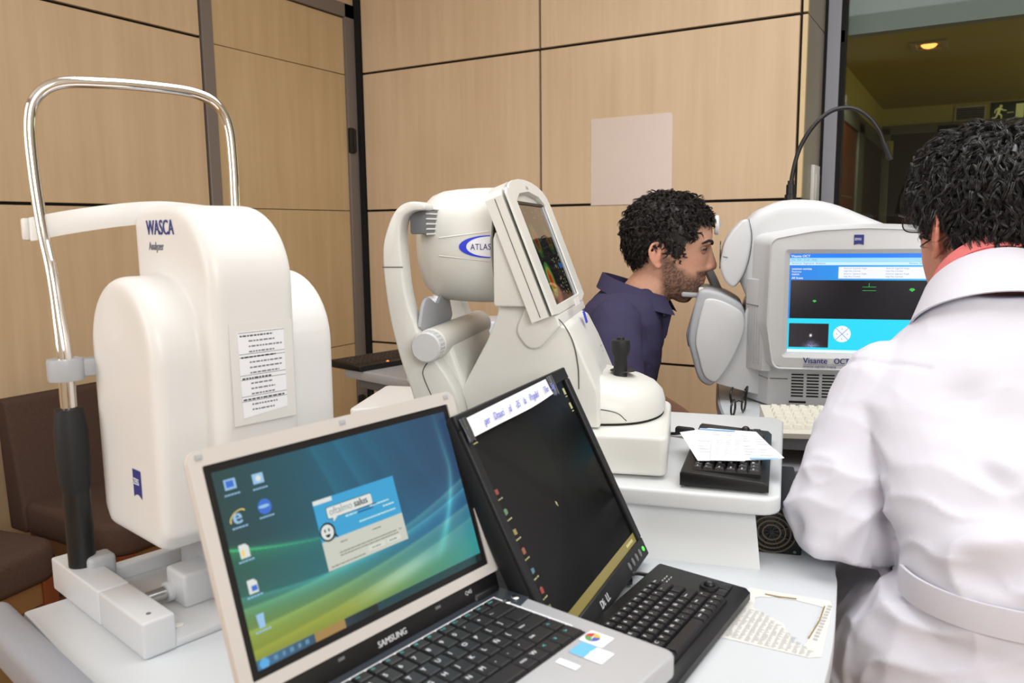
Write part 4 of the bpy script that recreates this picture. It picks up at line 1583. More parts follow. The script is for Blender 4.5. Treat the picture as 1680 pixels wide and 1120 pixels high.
pth = catmull([(-0.270, 0.006, 0.478), (-0.243, 0.045, 0.487), (-0.222, 0.095, 0.495), (-0.214, 0.145, 0.499), (-0.22, 0.20, 0.496), (-0.236, 0.262, 0.490)], 6)
bm = new()
rings = []
for i, p in enumerate(pth):
    h = 0.0145
    rings.append([p + Vector((0.003, 0.001, -h)), p + Vector((0.006, 0.001, 0)), p + Vector((0.003, 0.001, h)), p + Vector((0, -0.001, h)), p + Vector((-0.001, -0.001, -h))])
loft(bm, rings)
obj('forehead_strap', bm, M_white, wa)
bm = new()
box(bm, (-0.277, 0.006, 0.478), (0.009, 0.016, 0.028), 0.003)
obj('strap_clip', bm, M_white, wa)
# lettering and stuck-on sheet
F1 = frame((-0.160, 0.1034, 0.4695), (1, 0, 0), (0, 0, 1))
bm = new()
text(bm, 'WASCA', F1, 0.026, 0.0003, bold=0.0006, sx=0.80)
obj('model_lettering', bm, M_navy, wa, smooth=False)
bm = new()
text(bm, 'Analyzer', F1 @ Matrix.Translation((0.004, -0.019, 0)), 0.0145, 0.0003, sx=0.78)
obj('model_lettering', bm, M_ink, wa, smooth=False)
maker_mark(wa, frame((-0.104, 0.0455, 0.168), (1, 0, 0), (0, 0, 1)) @ Matrix.Diagonal((0.9, 1.3, 1, 1)), 0.024)
F2 = frame((-0.0022, 0.128, 0.248), (0, 1, 0), (-0.01, 0, 1))
bm = new()
flat(bm, F2, rect(-0.006, -0.006, 0.078, 0.116), 0.0002)
obj('clear_film', bm, mat('clear_film', (226, 224, 220), 0.25, coat=0.2), wa, smooth=False)
bm = new()
flat(bm, F2 @ Matrix.Translation((0, 0, 0.0003)), [(0.006, 0.002), (0.066, 0.008), (0.066, 0.106), (0.004, 0.106)], 0.0003)
sh = obj('instruction_sheet', bm, M_paper, wa, smooth=False)
random.seed(7)
bm = new()
b2 = new()
for i in range(15):
    y = 0.1 - i * 0.0064
    if i % 4 == 0:
        flat(b2, F2 @ Matrix.Translation((0, 0, 0.0007)), rect(0.005, y + 0.0045, 0.066, y + 0.005), 0.0001)
    x = 0.007 if i % 4 == 0 else 0.018
    e = random.uniform(0.045, 0.063)
    while x < e:
        w = random.uniform(0.002, 0.006)
        flat(b2 if i % 4 == 0 else bm, F2 @ Matrix.Translation((0, 0, 0.0007)), rect(x, y, min(e, x + w), y + 0.0018), 0.0001)
        x += w + 0.0012
for y in (0.048, 0.075, 0.022):
    flat(b2, F2 @ Matrix.Translation((0, 0, 0.0007)), rect(0.005, y, 0.066, y + 0.0005), 0.0001)
obj('printed_text', bm, M_ink, sh, smooth=False)
obj('printed_heading', b2, M_inkd, sh, smooth=False)

# ================================================================ TOPOGRAPHER with its own screen (middle)
SC = 1.08
tp = thing('corneal_topographer', 'white drum-shaped instrument with a tilted screen and black joystick on the riser', 'medical device', (-0.379, 1.104, 0.8505), 17.6)
tp.scale = (SC, SC, SC)
YC0 = 0.14
bm = new()
prism(bm, rpoly([(-0.345, 0.004, .01), (0.0, 0.0, .012), (0.0, 0.255, .03), (-0.345, 0.262, .01)]), 0.004, 0.060, 'z', 0.006, 3)
obj('base_block', bm, M_white2, tp)
for x in (-0.32, -0.03):
    for y in (0.03, 0.22):
        bm = new()
        lathe(bm, [(0.010, 0), (0.012, 0.005)], (x, y, 0), 14)
        obj('foot', bm, M_black, tp)
bm = new()
prism(bm, rpoly([(-0.345, 0.030, .02), (-0.12, 0.030, .02), (-0.12, 0.250, .02), (-0.345, 0.250, .03)]), 0.061, 0.116, 'z', 0.008, 3)
obj('carriage', bm, M_white2, tp)
bm = new()
rings = []
plan = [(-0.17, 0.046), (-0.09, 0.050), (-0.045, 0.068), (-0.018, 0.105), (-0.008, 0.15), (-0.014, 0.195), (-0.042, 0.232), (-0.09, 0.248), (-0.17, 0.250)]
pl_ = [(p.x, p.y) for p in catmull([(x, y, 0) for x, y in plan], 4)]
for z, s in ((0.0635, 0.985), (0.067, 1.0), (0.080, 1.0), (0.094, 0.965), (0.106, 0.87), (0.115, 0.72), (0.1205, 0.52), (0.123, 0.3)):
    rings.append([Vector((-0.125 + (x + 0.125) * (s if x > -0.125 else 1), 0.15 + (y - 0.15) * s, z + max(0, min(1, (-0.05 - x) / 0.08)) * 0.012 * max(0, min(1, (z - 0.08) / 0.03)))) for x, y in pl_])
loft(bm, rings)
obj('joystick_base', bm, M_white2, tp, ang=50)
bm = new()
loft(bm, [[Vector((-0.125 + (x + 0.125) * 0.985, 0.15 + (y - 0.15) * 0.985, z)) for x, y in pl_] for z in (0.060, 0.0634)])
obj('base_shadow_gap', bm, M_gap, tp)
bm = new()
tube(bm, catmull([(-0.165, 0.0452, 0.088), (-0.11, 0.0478, 0.086), (-0.075, 0.0535, 0.080), (-0.060, 0.0590, 0.067)], 4), 0.0008, 5)
obj('panel_seam', bm, M_seam, tp)
bm = new()
col = rpoly([(-0.335, 0.062, .004), (-0.335, 0.105, .01), (-0.296, 0.116, .006), (-0.258, 0.185, .03), (-0.242, 0.225, .02), (-0.240, 0.252, .005), (-0.198, 0.246, .005), (-0.160, 0.212, .006), (-0.140, 0.204, .01), (-0.122, 0.17, .03), (-0.098, 0.115, .02), (-0.095, 0.062, .004)])
prism(bm, col, 0.028, 0.252, 'y', 0.022, 4)
obj('column', bm, M_white2, tp, ang=50)
bm = new()
tube(bm, catmull([(-0.166, 0.0265, 0.226), (-0.148, 0.0265, 0.212), (-0.133, 0.0268, 0.185), (-0.126, 0.027, 0.15), (-0.125, 0.028, 0.118)], 5), 0.0009, 5)
obj('column_seam', bm, M_seam, tp)
# drum
bm = new()
lathe(bm, [(0.004, -0.384), (0.040, -0.3835), (0.056, -0.381), (0.070, -0.375), (0.079, -0.365), (0.0845, -0.350), (0.087, -0.328), (0.0885, -0.295), (0.0885, -0.256), (0.080, -0.254)], (0, YC0, 0.319), 56, 'x')
obj('drum', bm, M_white2, tp, ang=50)
bm = new()
lathe(bm, [(0.079, -0.256), (0.084, -0.254), (0.084, -0.240), (0.075, -0.240)], (0, YC0, 0.319), 48, 'x')
obj('drum_gap', bm, M_gap, tp)
# lettered badge wraps the near side of the drum


def on_drum(u, v, lift):
    """u along the device, v up, on the near flank of the drum"""
    r = 0.0885 + lift
    a = v / r
    return Vector((u, YC0 - r * math.cos(a), 0.319 + r * math.sin(a)))


def wrap(bm, lift):
    for q in bm.verts:
        q.co = on_drum(q.co.x, q.co.y, lift + q.co.z)
    return bm


def disc_strip(inner, outer):
    bm = new()
    va = [bm.verts.new((x, y, 0)) for x, y in inner]
    vb = [bm.verts.new((x, y, 0)) for x, y in outer]
    for i in range(len(va) - 1):
        bm.faces.new((va[i], va[i + 1], vb[i + 1], vb[i]))
    return bm


out_ = [(-0.257 - 0.047 * math.sin(PI * k / 24), -0.0165 * math.cos(PI * k / 24)) for k in range(25)]
in_ = [(-0.257 - 0.036 * math.sin(PI * k / 24), -0.0148 * math.cos(PI * k / 24) + 0.0) for k in range(25)]
b_ = disc_strip(in_, [(-0.257, y) for x, y in in_])
o = obj('badge', wrap(b_, 0.0012), M_paper, tp)
b_ = disc_strip(out_, in_)
obj('badge_ring', wrap(b_, 0.0014), M_blue, tp)
bm = new()
text(bm, 'ATLAS', frame((-0.2865, -0.0045, 0), (1, 0, 0), (0, 1, 0)), 0.0125, 0.0001, sx=0.80, space=1.1)
obj('badge_lettering', wrap(bm, 0.0018), M_navy, tp, smooth=False)
bm = new()
for s in (-1, 1):
    rings = []
    for k in range(9):
        u = -0.335 + k * 0.0096
        v = s * (0.013 + 0.009 * (k / 8))
        rings.append([on_drum(u, v - 0.0012, 0.0001), on_drum(u, v, 0.0012), on_drum(u, v + 0.0012, 0.0001)])
    loft(bm, rings, cap=False, closed=False)
obj('drum_rib', bm, M_white2, tp)
# rear of the screen head, and the tilted screen slab
bm = new()
prism(bm, rpoly([(-0.243, 0.236, .004), (-0.243, 0.330, .006), (-0.238, 0.345, .004), (-0.192, 0.236, .004)]), 0.010, 0.31, 'y', 0.006, 3)
obj('head_rear', bm, M_white2, tp)
TS = rad(21.0)
SM = frame((-0.159, 0, 0.226), (0, 1, 0), (-math.sin(TS), 0, math.cos(TS)))
o_ = [(0.0, -0.001), (0.045, -0.004), (0.29, -0.005), (0.332, 0.002), (0.332, 0.165), (0.322, 0.182)] + [(0.17 + 0.15 * math.cos(rad(a)), 0.180 + 0.027 * math.sin(rad(a))) for a in (12, 30, 50, 70, 90, 110, 130, 150, 168)] + [(0.012, 0.187), (0.0, 0.178)]
i_ = rpoly([(0.050, 0.008, .004), (0.275, 0.008, .004), (0.275, 0.166, .004), (0.24, 0.180, .01), (0.165, 0.186, .03), (0.09, 0.180, .01), (0.050, 0.168, .004)], 3)
bm = new()
prism(bm, o_, -0.030, -0.0045, 'z', 0.0, 1)
obj('slab_back', xf(bm, SM), M_white2, tp)
bm = new()
cc = Vector((0.165, 0.09))


def rim(poly, c, angs):
    out = []
    for a in angs:
        d = Vector((math.cos(a), math.sin(a)))
        best = 0
        for i in range(len(poly)):
            p, q = Vector(poly[i]) - c, Vector(poly[(i + 1) % len(poly)]) - c
            e = q - p
            den = d.x * e.y - d.y * e.x
            if abs(den) < 1e-9:
                continue
            t_ = (p.x * e.y - p.y * e.x) / den
            s_ = (p.x * d.y - p.y * d.x) / den
            if t_ > 0 and -1e-6 <= s_ <= 1 + 1e-6:
                best = max(best, t_)
        out.append(c + d * best)
    return out


an = sorted(set([-PI + 2 * PI * k / 96 for k in range(96)] + [math.atan2(y - cc.y, x - cc.x) for x, y in o_ + i_]))
ro, ri = rim(o_, cc, an), rim(i_, cc, an)
V0 = [[bm.verts.new((p.x, p.y, -0.003)) for p in ro], [bm.verts.new((p.x, p.y, 0.0)) for p in [cc + (p - cc) * 0.996 for p in ro]], [bm.verts.new((p.x, p.y, 0.0)) for p in [cc + (p - cc) * 1.01 for p in ri]], [bm.verts.new((p.x, p.y, -0.007)) for p in [cc + (p - cc) * 0.985 for p in ri]]]
for a_, b__ in zip(V0[:-1], V0[1:]):
    for i in range(len(an)):
        j = (i + 1) % len(an)
        bm.faces.new((a_[i], a_[j], b__[j], b__[i]))
bmesh.ops.recalc_face_normals(bm, faces=bm.faces)
obj('screen_bezel', xf(bm, SM @ Matrix.Translation((0, 0, 0.003))), M_white2, tp, ang=30)
bm = new()
add(bm, b3(-0.0006, 0.0, 0.002, 0.176, -0.0165, -0.0155))
obj('slab_seam', xf(bm, SM), M_seam, tp)


def topo(U, V):
    c = np.zeros(U.shape + (3,)) + np.array((0.07, 0.075, 0.07))

    def blob(cx, cy, rx, ry, k):
        d = np.sqrt(((U - cx) / rx) ** 2 + ((V - cy) / ry) ** 2)
        ramp = [(0.30, (0.85, 0.25, 0.15)), (0.55, (0.90, 0.45, 0.2)), (0.75, (0.7, 0.75, 0.25)), (1.0, (0.25, 0.62, 0.25))]
        for r, col in ramp[::-1]:
            c[d < r] = np.array(col) * k
    blob(0.24, 0.62, 0.11, 0.17, 0.42)
    blob(0.72, 0.62, 0.11, 0.15, 0.34)
    blob(0.24, 0.24, 0.12, 0.17, 0.72)
    rng = np.random.RandomState(3)
    for k in range(60):
        x, y = rng.uniform(0.5, 0.95), rng.uniform(0.05, 0.46)
        c[(np.abs(U - x) < 0.014) & (np.abs(V - y) < 0.006)] = rng.uniform(0.3, 0.6) * np.array((1, 1, 0.7))
    for k in range(14):
        x, y = rng.uniform(0.05, 0.9), rng.uniform(0.84, 0.95)
        c[(np.abs(U - x) < 0.02) & (np.abs(V - y) < 0.006)] = 0.35
    c[(np.abs(U - 0.80) < 0.06) & (np.abs(V - 0.34) < 0.025)] = (0.15, 0.35, 0.65)
    return c


M_topo = attr_mat('topography_display', 0.03, 0.75, 1.0)
grid_print('display', 0.226, 0.162, 160, 110, topo, M_topo, tp, SM @ Matrix.Translation((0.0495, 0.0075, -0.0015)))
bm = new()
add(bm, b3(0.2675, 0.2755, 0.0075, 0.168, -0.0035, 0.0005))
add(bm, b3(0.0495, 0.2755, 0.165, 0.1695, -0.0035, 0.0))
obj('screen_shadow_frame', xf(bm, SM), M_black, tp)
bm = new()
add(bm, b3(0.262, 0.2655, 0.008, 0.165, -0.002, 0.0008))
obj('screen_strip', xf(bm, SM), M_grey, tp)
bm = new()
text(bm, 'ATLAS', SM @ Matrix.Translation((0.165, 0.190, 0.0032)), 0.008, 0.0001, sx=0.8, align='CENTER')
obj('bezel_lettering', bm, M_grey2, tp, smooth=False)
# chin of the head, front label and emblem
bm = new()
prism(bm, rpoly([(-0.200, 0.235, .004), (-0.155, 0.222, .004), (-0.150, 0.208, .003), (-0.19, 0.165, .02), (-0.215, 0.20, .02)]), 0.02, 0.30, 'y', 0.008, 3, )
obj('head_underside', bm, M_white2, tp)
FN = frame((-0.1405, YC0, 0.226), (0, 1, 0), (-0.28, 0, 1))
bm = new()
flat(bm, FN, rect(-0.028, 0.002, 0.018, 0.013), 0.0006)
obj('type_label', bm, mat('label_white', (245, 245, 250), 0.3), tp)
FN2 = frame((-0.1330, YC0 + 0.02, 0.206), (0, 1, 0), (-0.30, 0, 1))
bm = new()
flat(bm, FN2, rect(-0.010, -0.009, 0.010, 0.010), 0.0008)
obj('emblem', bm, M_blue, tp)
bm = new()
for z in (0.125, 0.135, 0.145, 0.155):
    box(bm, (-0.1075 - (z - 0.125) * 0.25, YC0 + 0.075, z), (0.004, 0.008, 0.0035), 0.001)
obj('port_slots', bm, M_grey2, tp)
# joystick
bm = new()
lathe(bm, [(0.013, 0.112), (0.0105, 0.118), (0.0105, 0.150), (0.0145, 0.157), (0.0148, 0.172), (0.0135, 0.1755), (0.006, 0.176), (0.0055, 0.1795), (0.001, 0.18)], (-0.075, YC0 - 0.01, 0), 24)
obj('joystick', bm, M_blackm, tp)
bm = new()
lathe(bm, [(0.012, 0.1255), (0.020, 0.1268), (0.019, 0.128), (0.012, 0.127)], (-0.072, YC0, 0), 24)
obj('joystick_gaiter', bm, M_black, tp)
# headrest: two curved uprights, ribbed band, chin rest
hd = [(-0.330, 0.055), (-0.355, 0.085), (-0.366, 0.118), (-0.380, 0.160), (-0.393, 0.215), (-0.400, 0.270), (-0.401, 0.318), (-0.391, 0.353), (-0.378, 0.374), (-0.360, 0.383), (-0.338, 0.381),
      (-0.336, 0.372), (-0.352, 0.371), (-0.364, 0.366), (-0.371, 0.357), (-0.374, 0.338), (-0.373, 0.308), (-0.368, 0.255), (-0.356, 0.212), (-0.340, 0.18), (-0.30, 0.12), (-0.29, 0.055)]
hp = [(p.x, p.y) for p in catmull([(x, z, 0) for x, z in hd], 3, True)]
for y0, y1 in ((-0.004, 0.032), (0.250, 0.286)):
    bm = new()
    prism(bm, hp, y0, y1, 'y', 0.006, 2)
    u = obj('headrest_upright', bm, M_white2, tp, ang=45)
    bm = new()
    tube(bm, [(-0.402, y0 - 0.0003, 0.292), (-0.371, y0 - 0.0003, 0.292)], 0.0008, 5)
    obj('upright_seam', bm, M_seam, u)
bm = new()
add(bm, b3(-0.368, -0.3425, 0.02, 0.26, 0.338, 0.374, 0.003))
obj('forehead_band', bm, M_dgrey, tp)
for k in range(6):
    z = 0.338 + k * 0.0072
    bm = new()
    tube(bm, [(-0.342, 0.02, z), (-0.3415, 0.14, z), (-0.342, 0.26, z)], 0.0013, 6)
    obj('band_rib', bm, M_white2, tp)
bm = new()
prism(bm, rpoly([(-0.365, 0.06), (-0.384, 0.165, .01), (-0.380, 0.193, .01), (-0.318, 0.193, .02), (-0.285, 0.10, .03), (-0.275, 0.06)]), 0.028, 0.254, 'y', 0.008, 3)
obj('chin_rest_body', bm, M_white2, tp)
bm = new()
lathe(bm, [(0.018, -0.004), (0.0225, 0.0), (0.0225, 0.262), (0.019, 0.268), (0.004, 0.27)], (-0.333, 0, 0.182), 30, 'y')
obj('chin_rest_bar', bm, M_white2, tp)
bm = new()
prf = [(0.002, -0.034), (0.0195, -0.0335), (0.0215, -0.031), (0.0215, -0.010), (0.017, -0.006), (0.017, -0.002)]
lathe(bm, prf, (-0.331, 0, 0.182), 30, 'y')
kn = obj('height_knob', bm, M_grey, tp)
bm = new()
for k in range(24):
    a = 2 * PI * k / 24
    tube(bm, [(-0.331 + 0.0215 * math.cos(a), -0.029, 0.182 + 0.0215 * math.sin(a)), (-0.331 + 0.0215 * math.cos(a), -0.012, 0.182 + 0.0215 * math.sin(a))], 0.0009, 4)
obj('knob_ridges', bm, M_grey, kn)
bm = new()
cup = [(0.012, 0.0), (0.150, 0.0), (0.150, 0.030), (0.138, 0.045), (0.120, 0.048), (0.100, 0.043), (0.085, 0.034), (0.070, 0.037), (0.045, 0.046), (0.025, 0.043), (0.012, 0.028)]
cp = [(p.x, p.y) for p in catmull([(a, b, 0) for a, b in cup[1:]] + [(cup[0][0], cup[0][1], 0)], 3, True)]
prism(bm, [(y, z + 0.199) for y, z in cp], -0.354, -0.349, 'x', 0.0012)
obj('chin_cup', bm, M_grey2, tp)
bm = new()
tube(bm, catmull([(-0.333, -0.0045, 0.163), (-0.345, -0.0045, 0.145), (-0.343, -0.0045, 0.13), (-0.33, -0.0045, 0.10), (-0.32, -0.0045, 0.07)], 5), 0.0008, 5)
obj('headrest_seam', bm, M_seam, tp)

# riser-borne things move with the same enlargement about the lens
for o in list(COL.objects):
    if o.parent is None and o.name.split('.')[0] in ('report_sheet', 'result_slip') or o.name == 'compact_keyboard.001':
        L = Vector(o.location)
        o.location = Vector((0, 0, 1.22)) + (L - Vector((0, 0, 1.22))) * SC
        o.scale = (SC, SC, SC)
        if o.name == 'compact_keyboard.001':
            o.scale = (SC * 0.90, SC * 0.97, SC)
            o.location += Vector((0.002, 0.012, 0))
    if o.name == 'keyboard_cable':
        for v in o.data.vertices:
            v.co = Vector((0, 0, 1.22)) + (v.co - Vector((0, 0, 1.22))) * SC

# ================================================================ LARGE SCANNER with monitor (right)
VO = (-0.313, 1.946, 0.80)
vs = thing('anterior_segment_scanner', 'large white scanner with a lit built-in monitor and rounded hood', 'medical device', VO, 16)
# hood
bm = new()
hood = [(-0.150, 0.06), (-0.150, 0.24), (-0.172, 0.29), (-0.180, 0.34), (-0.176, 0.40), (-0.160, 0.436)] + [(p.x, p.y) for p in catmull([(-0.135, 0.462, 0), (-0.082, 0.482, 0), (-0.01, 0.482, 0), (0.045, 0.468, 0), (0.11, 0.44, 0), (0.17, 0.417, 0), (0.25, 0.405, 0), (0.34, 0.395, 0)], 3)] + [(0.385, 0.37), (0.39, 0.06)]
prism(bm, hood, 0.035, 0.31, 'y', 0.030, 5)
obj('hood', bm, M_grey, vs, ang=50)
# scan head facing the patient
bm = new()
hdp = [(p.x, p.y) for p in catmull([(-0.219, 0.322, 0), (-0.217, 0.355, 0), (-0.210, 0.385, 0), (-0.190, 0.418, 0), (-0.162, 0.440, 0), (-0.150, 0.40, 0), (-0.154, 0.35, 0), (-0.166, 0.308, 0), (-0.186, 0.279, 0), (-0.206, 0.291, 0)], 4, True)]
prism(bm, hdp, 0.030, 0.27, 'y', 0.028, 5)
obj('scan_head', bm, M_grey, vs, ang=60)
bm = new()
lathe(bm, [(0.035, -0.2185), (0.035, -0.221), (0.012, -0.222)], (0, 0.13, 0.353), 26, 'x')
obj('objective_window', bm, mat('dark_lens', (30, 34, 60), 0.08), vs)
bm = new()
tube(bm, [(-0.214, 0.029, 0.352), (-0.203, 0.029, 0.350)], 0.0008, 5)
tube(bm, catmull([(-0.157, 0.033, 0.440), (-0.149, 0.033, 0.40), (-0.153, 0.033, 0.35), (-0.166, 0.033, 0.306), (-0.184, 0.034, 0.281)], 5), 0.0009, 5)
obj('head_seam', bm, M_seam, vs)
# monitor housing
cxm = 0.085


def bezel_outline(k, dz=0.0):
    w = 0.203 * k
    pts = rpoly([(cxm - w * 0.92, 0.098 + dz, .02), (cxm + w * 0.92, 0.098 + dz, .02), (cxm + w, 0.20, .1), (cxm + w * 0.985, 0.395 * 1.0, .022), (cxm + w * 0.5, 0.414, .3), (cxm, 0.4185, .4), (cxm - w * 0.5, 0.414, .3), (cxm - w * 0.985, 0.395, .022), (cxm - w, 0.20, .1)], 5)
    return pts


bm = new()
oo = bezel_outline(1.0)
rings = []
for y, s, ds in ((-0.058, 0.97, 0), (-0.061, 0.985, 0), (-0.055, 1.0, 0), (-0.030, 1.0, 0), (-0.02, 1.03, 0), (0.045, 1.165, 0)):
    rings.append([Vector((cxm + (x - cxm) * s, y, 0.26 + (z - 0.26) * (s if s <= 1 else 1 + (s - 1) * 0.35))) for x, z in oo])
loft(bm, rings, cap=False)
obj('monitor_shell', bm, M_grey, vs, ang=50)
bm = new()
sx0, sx1, sz0, sz1 = -0.069, 0.239, 0.138, 0.3605
ii = rpoly([(sx0, sz0, .003), (sx1, sz0, .003), (sx1, sz1, .003), (sx0, sz1, .003)], 3)
mid = rpoly([(sx0 - 0.012, sz0 - 0.012, .008), (sx1 + 0.012, sz0 - 0.012, .008), (sx1 + 0.012, sz1 + 0.010, .008), (sx0 - 0.012, sz1 + 0.010, .008)], 3)
c2 = Vector((cxm, 0.25))
an = sorted(set([-PI + 2 * PI * k / 120 for k in range(120)] + [math.atan2(y - c2.y, x - c2.x) for x, y in ii + mid]))
ro, rm, ri = rim([(cxm + (x - cxm) * 0.97, 0.26 + (z - 0.26) * 0.97) for x, z in oo], c2, an), rim(mid, c2, an), rim(ii, c2, an)
VV = [[bm.verts.new((p.x, -0.058, p.y)) for p in ro], [bm.verts.new((p.x, -0.060, p.y)) for p in rm], [bm.verts.new((p.x, -0.052, p.y)) for p in ri]]
for a_, b__ in zip(VV[:-1], VV[1:]):
    for i in range(len(an)):
        j = (i + 1) % len(an)
        bm.faces.new((a_[i], a_[j], b__[j], b__[i]))
bmesh.ops.recalc_face_normals(bm, faces=bm.faces)
obj('monitor_front', bm, M_grey, vs, ang=30)


def oct_screen(U, V):
    c = np.zeros(U.shape + (3,)) + np.array((0.16, 0.55, 0.93))
    c[V > 0.958] = (0.13, 0.50, 0.95)
    m = (V > 0.885) & (V <= 0.958)
    c[m] = np.array((0.80, 0.92, 0.98))
    c[(V > 0.915) & (V <= 0.958)] = (0.62, 0.85, 0.98)
    m = (V > 0.735) & (V <= 0.885)
    c[m] = (np.array((0.18, 0.50, 0.88)) * np.ones(U.shape + (1,)) + (U[..., None] * np.array((0.0, 0.22, 0.04))))[m]
    m = (U > 0.335) & (U < 0.985) & (V > 0.755) & (V < 0.872)
    c[m] = (0.93, 0.94, 0.96)
    m = (U > 0.012) & (V > 0.345) & (V <= 0.735)
    dk = np.array((0.075, 0.07, 0.09)) + (0.18 * np.clip(1 - U * 2.4, 0, 1) * np.clip((V - 0.30) * 2.2, 0, 1))[..., None] * np.array((1, 0.92, 0.88))
    c[m] = dk[m]
    m = (V <= 0.345) & (V > 0.03)
    c[m] = (0.17, 0.84, 0.95)
    m = (U > 0.012) & (U < 0.285) & (V > 0.055) & (V < 0.30)
    g = np.array((0.20, 0.18, 0.20)) * np.ones(U.shape + (1,))
    g = g - 0.06 * (U[..., None] * 3)
    rng = np.random.RandomState(5)
    fan = np.exp(-((U - 0.17) / (0.025 + 0.35 * np.clip(0.14 - V, 0, 1))) ** 2) * np.clip((0.14 - V) / 0.07, 0, 1) * rng.uniform(0.2, 1.0, U.shape)
    g = g + fan[..., None] * np.array((0.5, 0.55, 0.75))
    g = g + (np.exp(-((U - 0.163) / 0.008) ** 2 - ((V - 0.175) / 0.014) ** 2))[..., None]
    c[m] = g[m]
    c[(V <= 0.03)] = (0.90, 0.95, 0.97)
    return c


M_oct = attr_mat('scanner_display', 0.25, 1.05)
SV = frame((sx0, -0.0525, sz0), (1, 0, 0), (0, 0, 1))
dv = grid_print('display', sx1 - sx0, sz1 - sz0, 240, 180, oct_screen, M_oct, vs, SV)
SWv, SHv = sx1 - sx0, sz1 - sz0
DV = lambda u, v, w=0.0005: SV @ Matrix.Translation((u * SWv, v * SHv, w))
G_white = glow('screen_white', (240, 245, 250))
G_green = glow('screen_green', (60, 190, 80))
G_line = glow('screen_line_blue', (60, 120, 190))
bm = new()
text(bm, 'Visante OCT', DV(0.008, 0.966), 0.0075, 0.0001, bold=0.0003)
text(bm, 'examen cornea', DV(0.015, 0.840), 0.0068, 0.0001, bold=0.0003)
text(bm, 'Paciente', DV(0.015, 0.812), 0.0060, 0.0001)
text(bm, '000000', DV(0.015, 0.785), 0.0055, 0.0001)
text(bm, 'All Scans', DV(0.015, 0.748), 0.0068, 0.0001, bold=0.0003)
obj('screen_lettering', bm, G_white, dv, smooth=False, kind='stuff')
bm = new()
text(bm, 'File   Edit   Tools   Help', DV(0.012, 0.932), 0.0055, 0.0001)
text(bm, 'Anterior Segment  Analysis', DV(0.012, 0.895), 0.0065, 0.0001)
text(bm, 'Review  Next', DV(0.80, 0.895), 0.0060, 0.0001)
for i in range(4):
    for x in (0.37, 0.65):
        text(bm, 'Anterior Segment Single' if i % 2 == 0 else 'High Res Corneal', DV(x, 0.848 - i * 0.027), 0.0048, 0.0001)
obj('screen_lettering', bm, glow('screen_grey', (130, 150, 180)), dv, smooth=False, kind='stuff')
for u, v, r in ((0.18, 0.525, 0.0040), (0.828, 0.645, 0.0055)):
    bm = new()
    flat(bm, DV(u, v), [(-r * 1.1, 0), (0, -r * 0.8), (r * 1.1, 0.0), (r * 0.6, r * 0.6), (-r * 0.6, r * 0.6)], 0.0002)
    obj('scan_marker', bm, G_green, dv, smooth=False)
bm = new()
for v in (0.668, 0.632):
    flat(bm, DV(0.50, v), rect(0, 0, 0.028, 0.0009), 0.0002)
flat(bm, DV(0.543, 0.668), rect(0, 0, 0.001, 0.009), 0.0002)
obj('scan_cursor', bm, G_green, dv, smooth=False)
bm = new()
flat(bm, DV(0.377, 0.195), disc(0, 0, 0.0185, 36), 0.0002)
pd = obj('direction_pad', bm, G_white, dv, smooth=False)
bm = new()
for a in (PI / 4, -PI / 4):
    flat(bm, DV(0.377, 0.195, 0.0008) @ Matrix.Rotation(a, 4, 'Z'), rect(-0.0185, -0.0005, 0.0185, 0.0005), 0.0001)
for a in range(4):
    flat(bm, DV(0.377, 0.195, 0.0008) @ Matrix.Rotation(a * PI / 2, 4, 'Z'), [(-0.0012, 0.0105), (0.0012, 0.0105), (0, 0.0128)], 0.0001)
obj('pad_marks', bm, G_line, dv, smooth=False)
bm = new()
text(bm, 'Visante', frame((-0.034, -0.0612, 0.1145), (1, 0, 0), (0, 0, 1)), 0.0185, 0.0002, bold=0.0005, sx=0.95)
text(bm, 'OCT', frame((0.0315, -0.0612, 0.1145), (1, 0, 0), (0, 0, 1)), 0.0185, 0.0002, bold=0.0005, sx=0.82)
obj('model_lettering', bm, M_navy, vs, smooth=False)
bm = new()
text(bm, 'anterior segment imaging', frame((-0.033, -0.0612, 0.1055), (1, 0, 0), (0, 0, 1)), 0.0068, 0.0002)
add(bm, b3(-0.034, 0.06, -0.0614, -0.061, 0.1115, 0.112))
obj('model_lettering', bm, M_navy, vs, smooth=False)
maker_mark(vs, frame((0.072, -0.0605, 0.3895), (1, 0, 0), (0, 0, 1)), 0.020)
# fluted side panel, seams, pedestal with vents
bm = new()
prism(bm, rpoly([(-0.157, 0.034), (-0.120, -0.014), (-0.100, -0.014), (-0.100, 0.05), (-0.157, 0.05)]), 0.085, 0.30, 'z', 0.002)
fp = obj('side_panel', bm, M_grey, vs)
bm = new()
for k in range(5):
    a = Vector((-0.157, 0.034, 0)).lerp(Vector((-0.120, -0.014, 0)), 0.2 + 0.15 * k)
    tube(bm, [a + Vector((0, 0, 0.10)), a + Vector((0, 0, 0.235))], 0.0011, 5)
obj('flutes', bm, M_grey2, fp)
bm = new()
tube(bm, [(-0.1585, 0.032, 0.240), (-0.1195, -0.0155, 0.236), (-0.100, -0.0155, 0.235)], 0.0009, 5)
obj('panel_seam', bm, M_seam, fp)
bm = new()
prism(bm, rpoly([(-0.104, -0.004, .006), (0.36, -0.004, .01), (0.36, 0.30, .02), (-0.150, 0.30, .02), (-0.150, 0.075, .01)]), 0.002, 0.100, 'z', 0.004, 3)
obj('pedestal', bm, M_grey, vs)
bm = new()
add(bm, b3(-0.100, -0.060, -0.0055, 0.0, 0.066, 0.0675))
tube(bm, [(-0.150, 0.074, 0.070), (-0.104, -0.003, 0.066)], 0.0009, 5)
obj('pedestal_seam', bm, M_seam, vs)
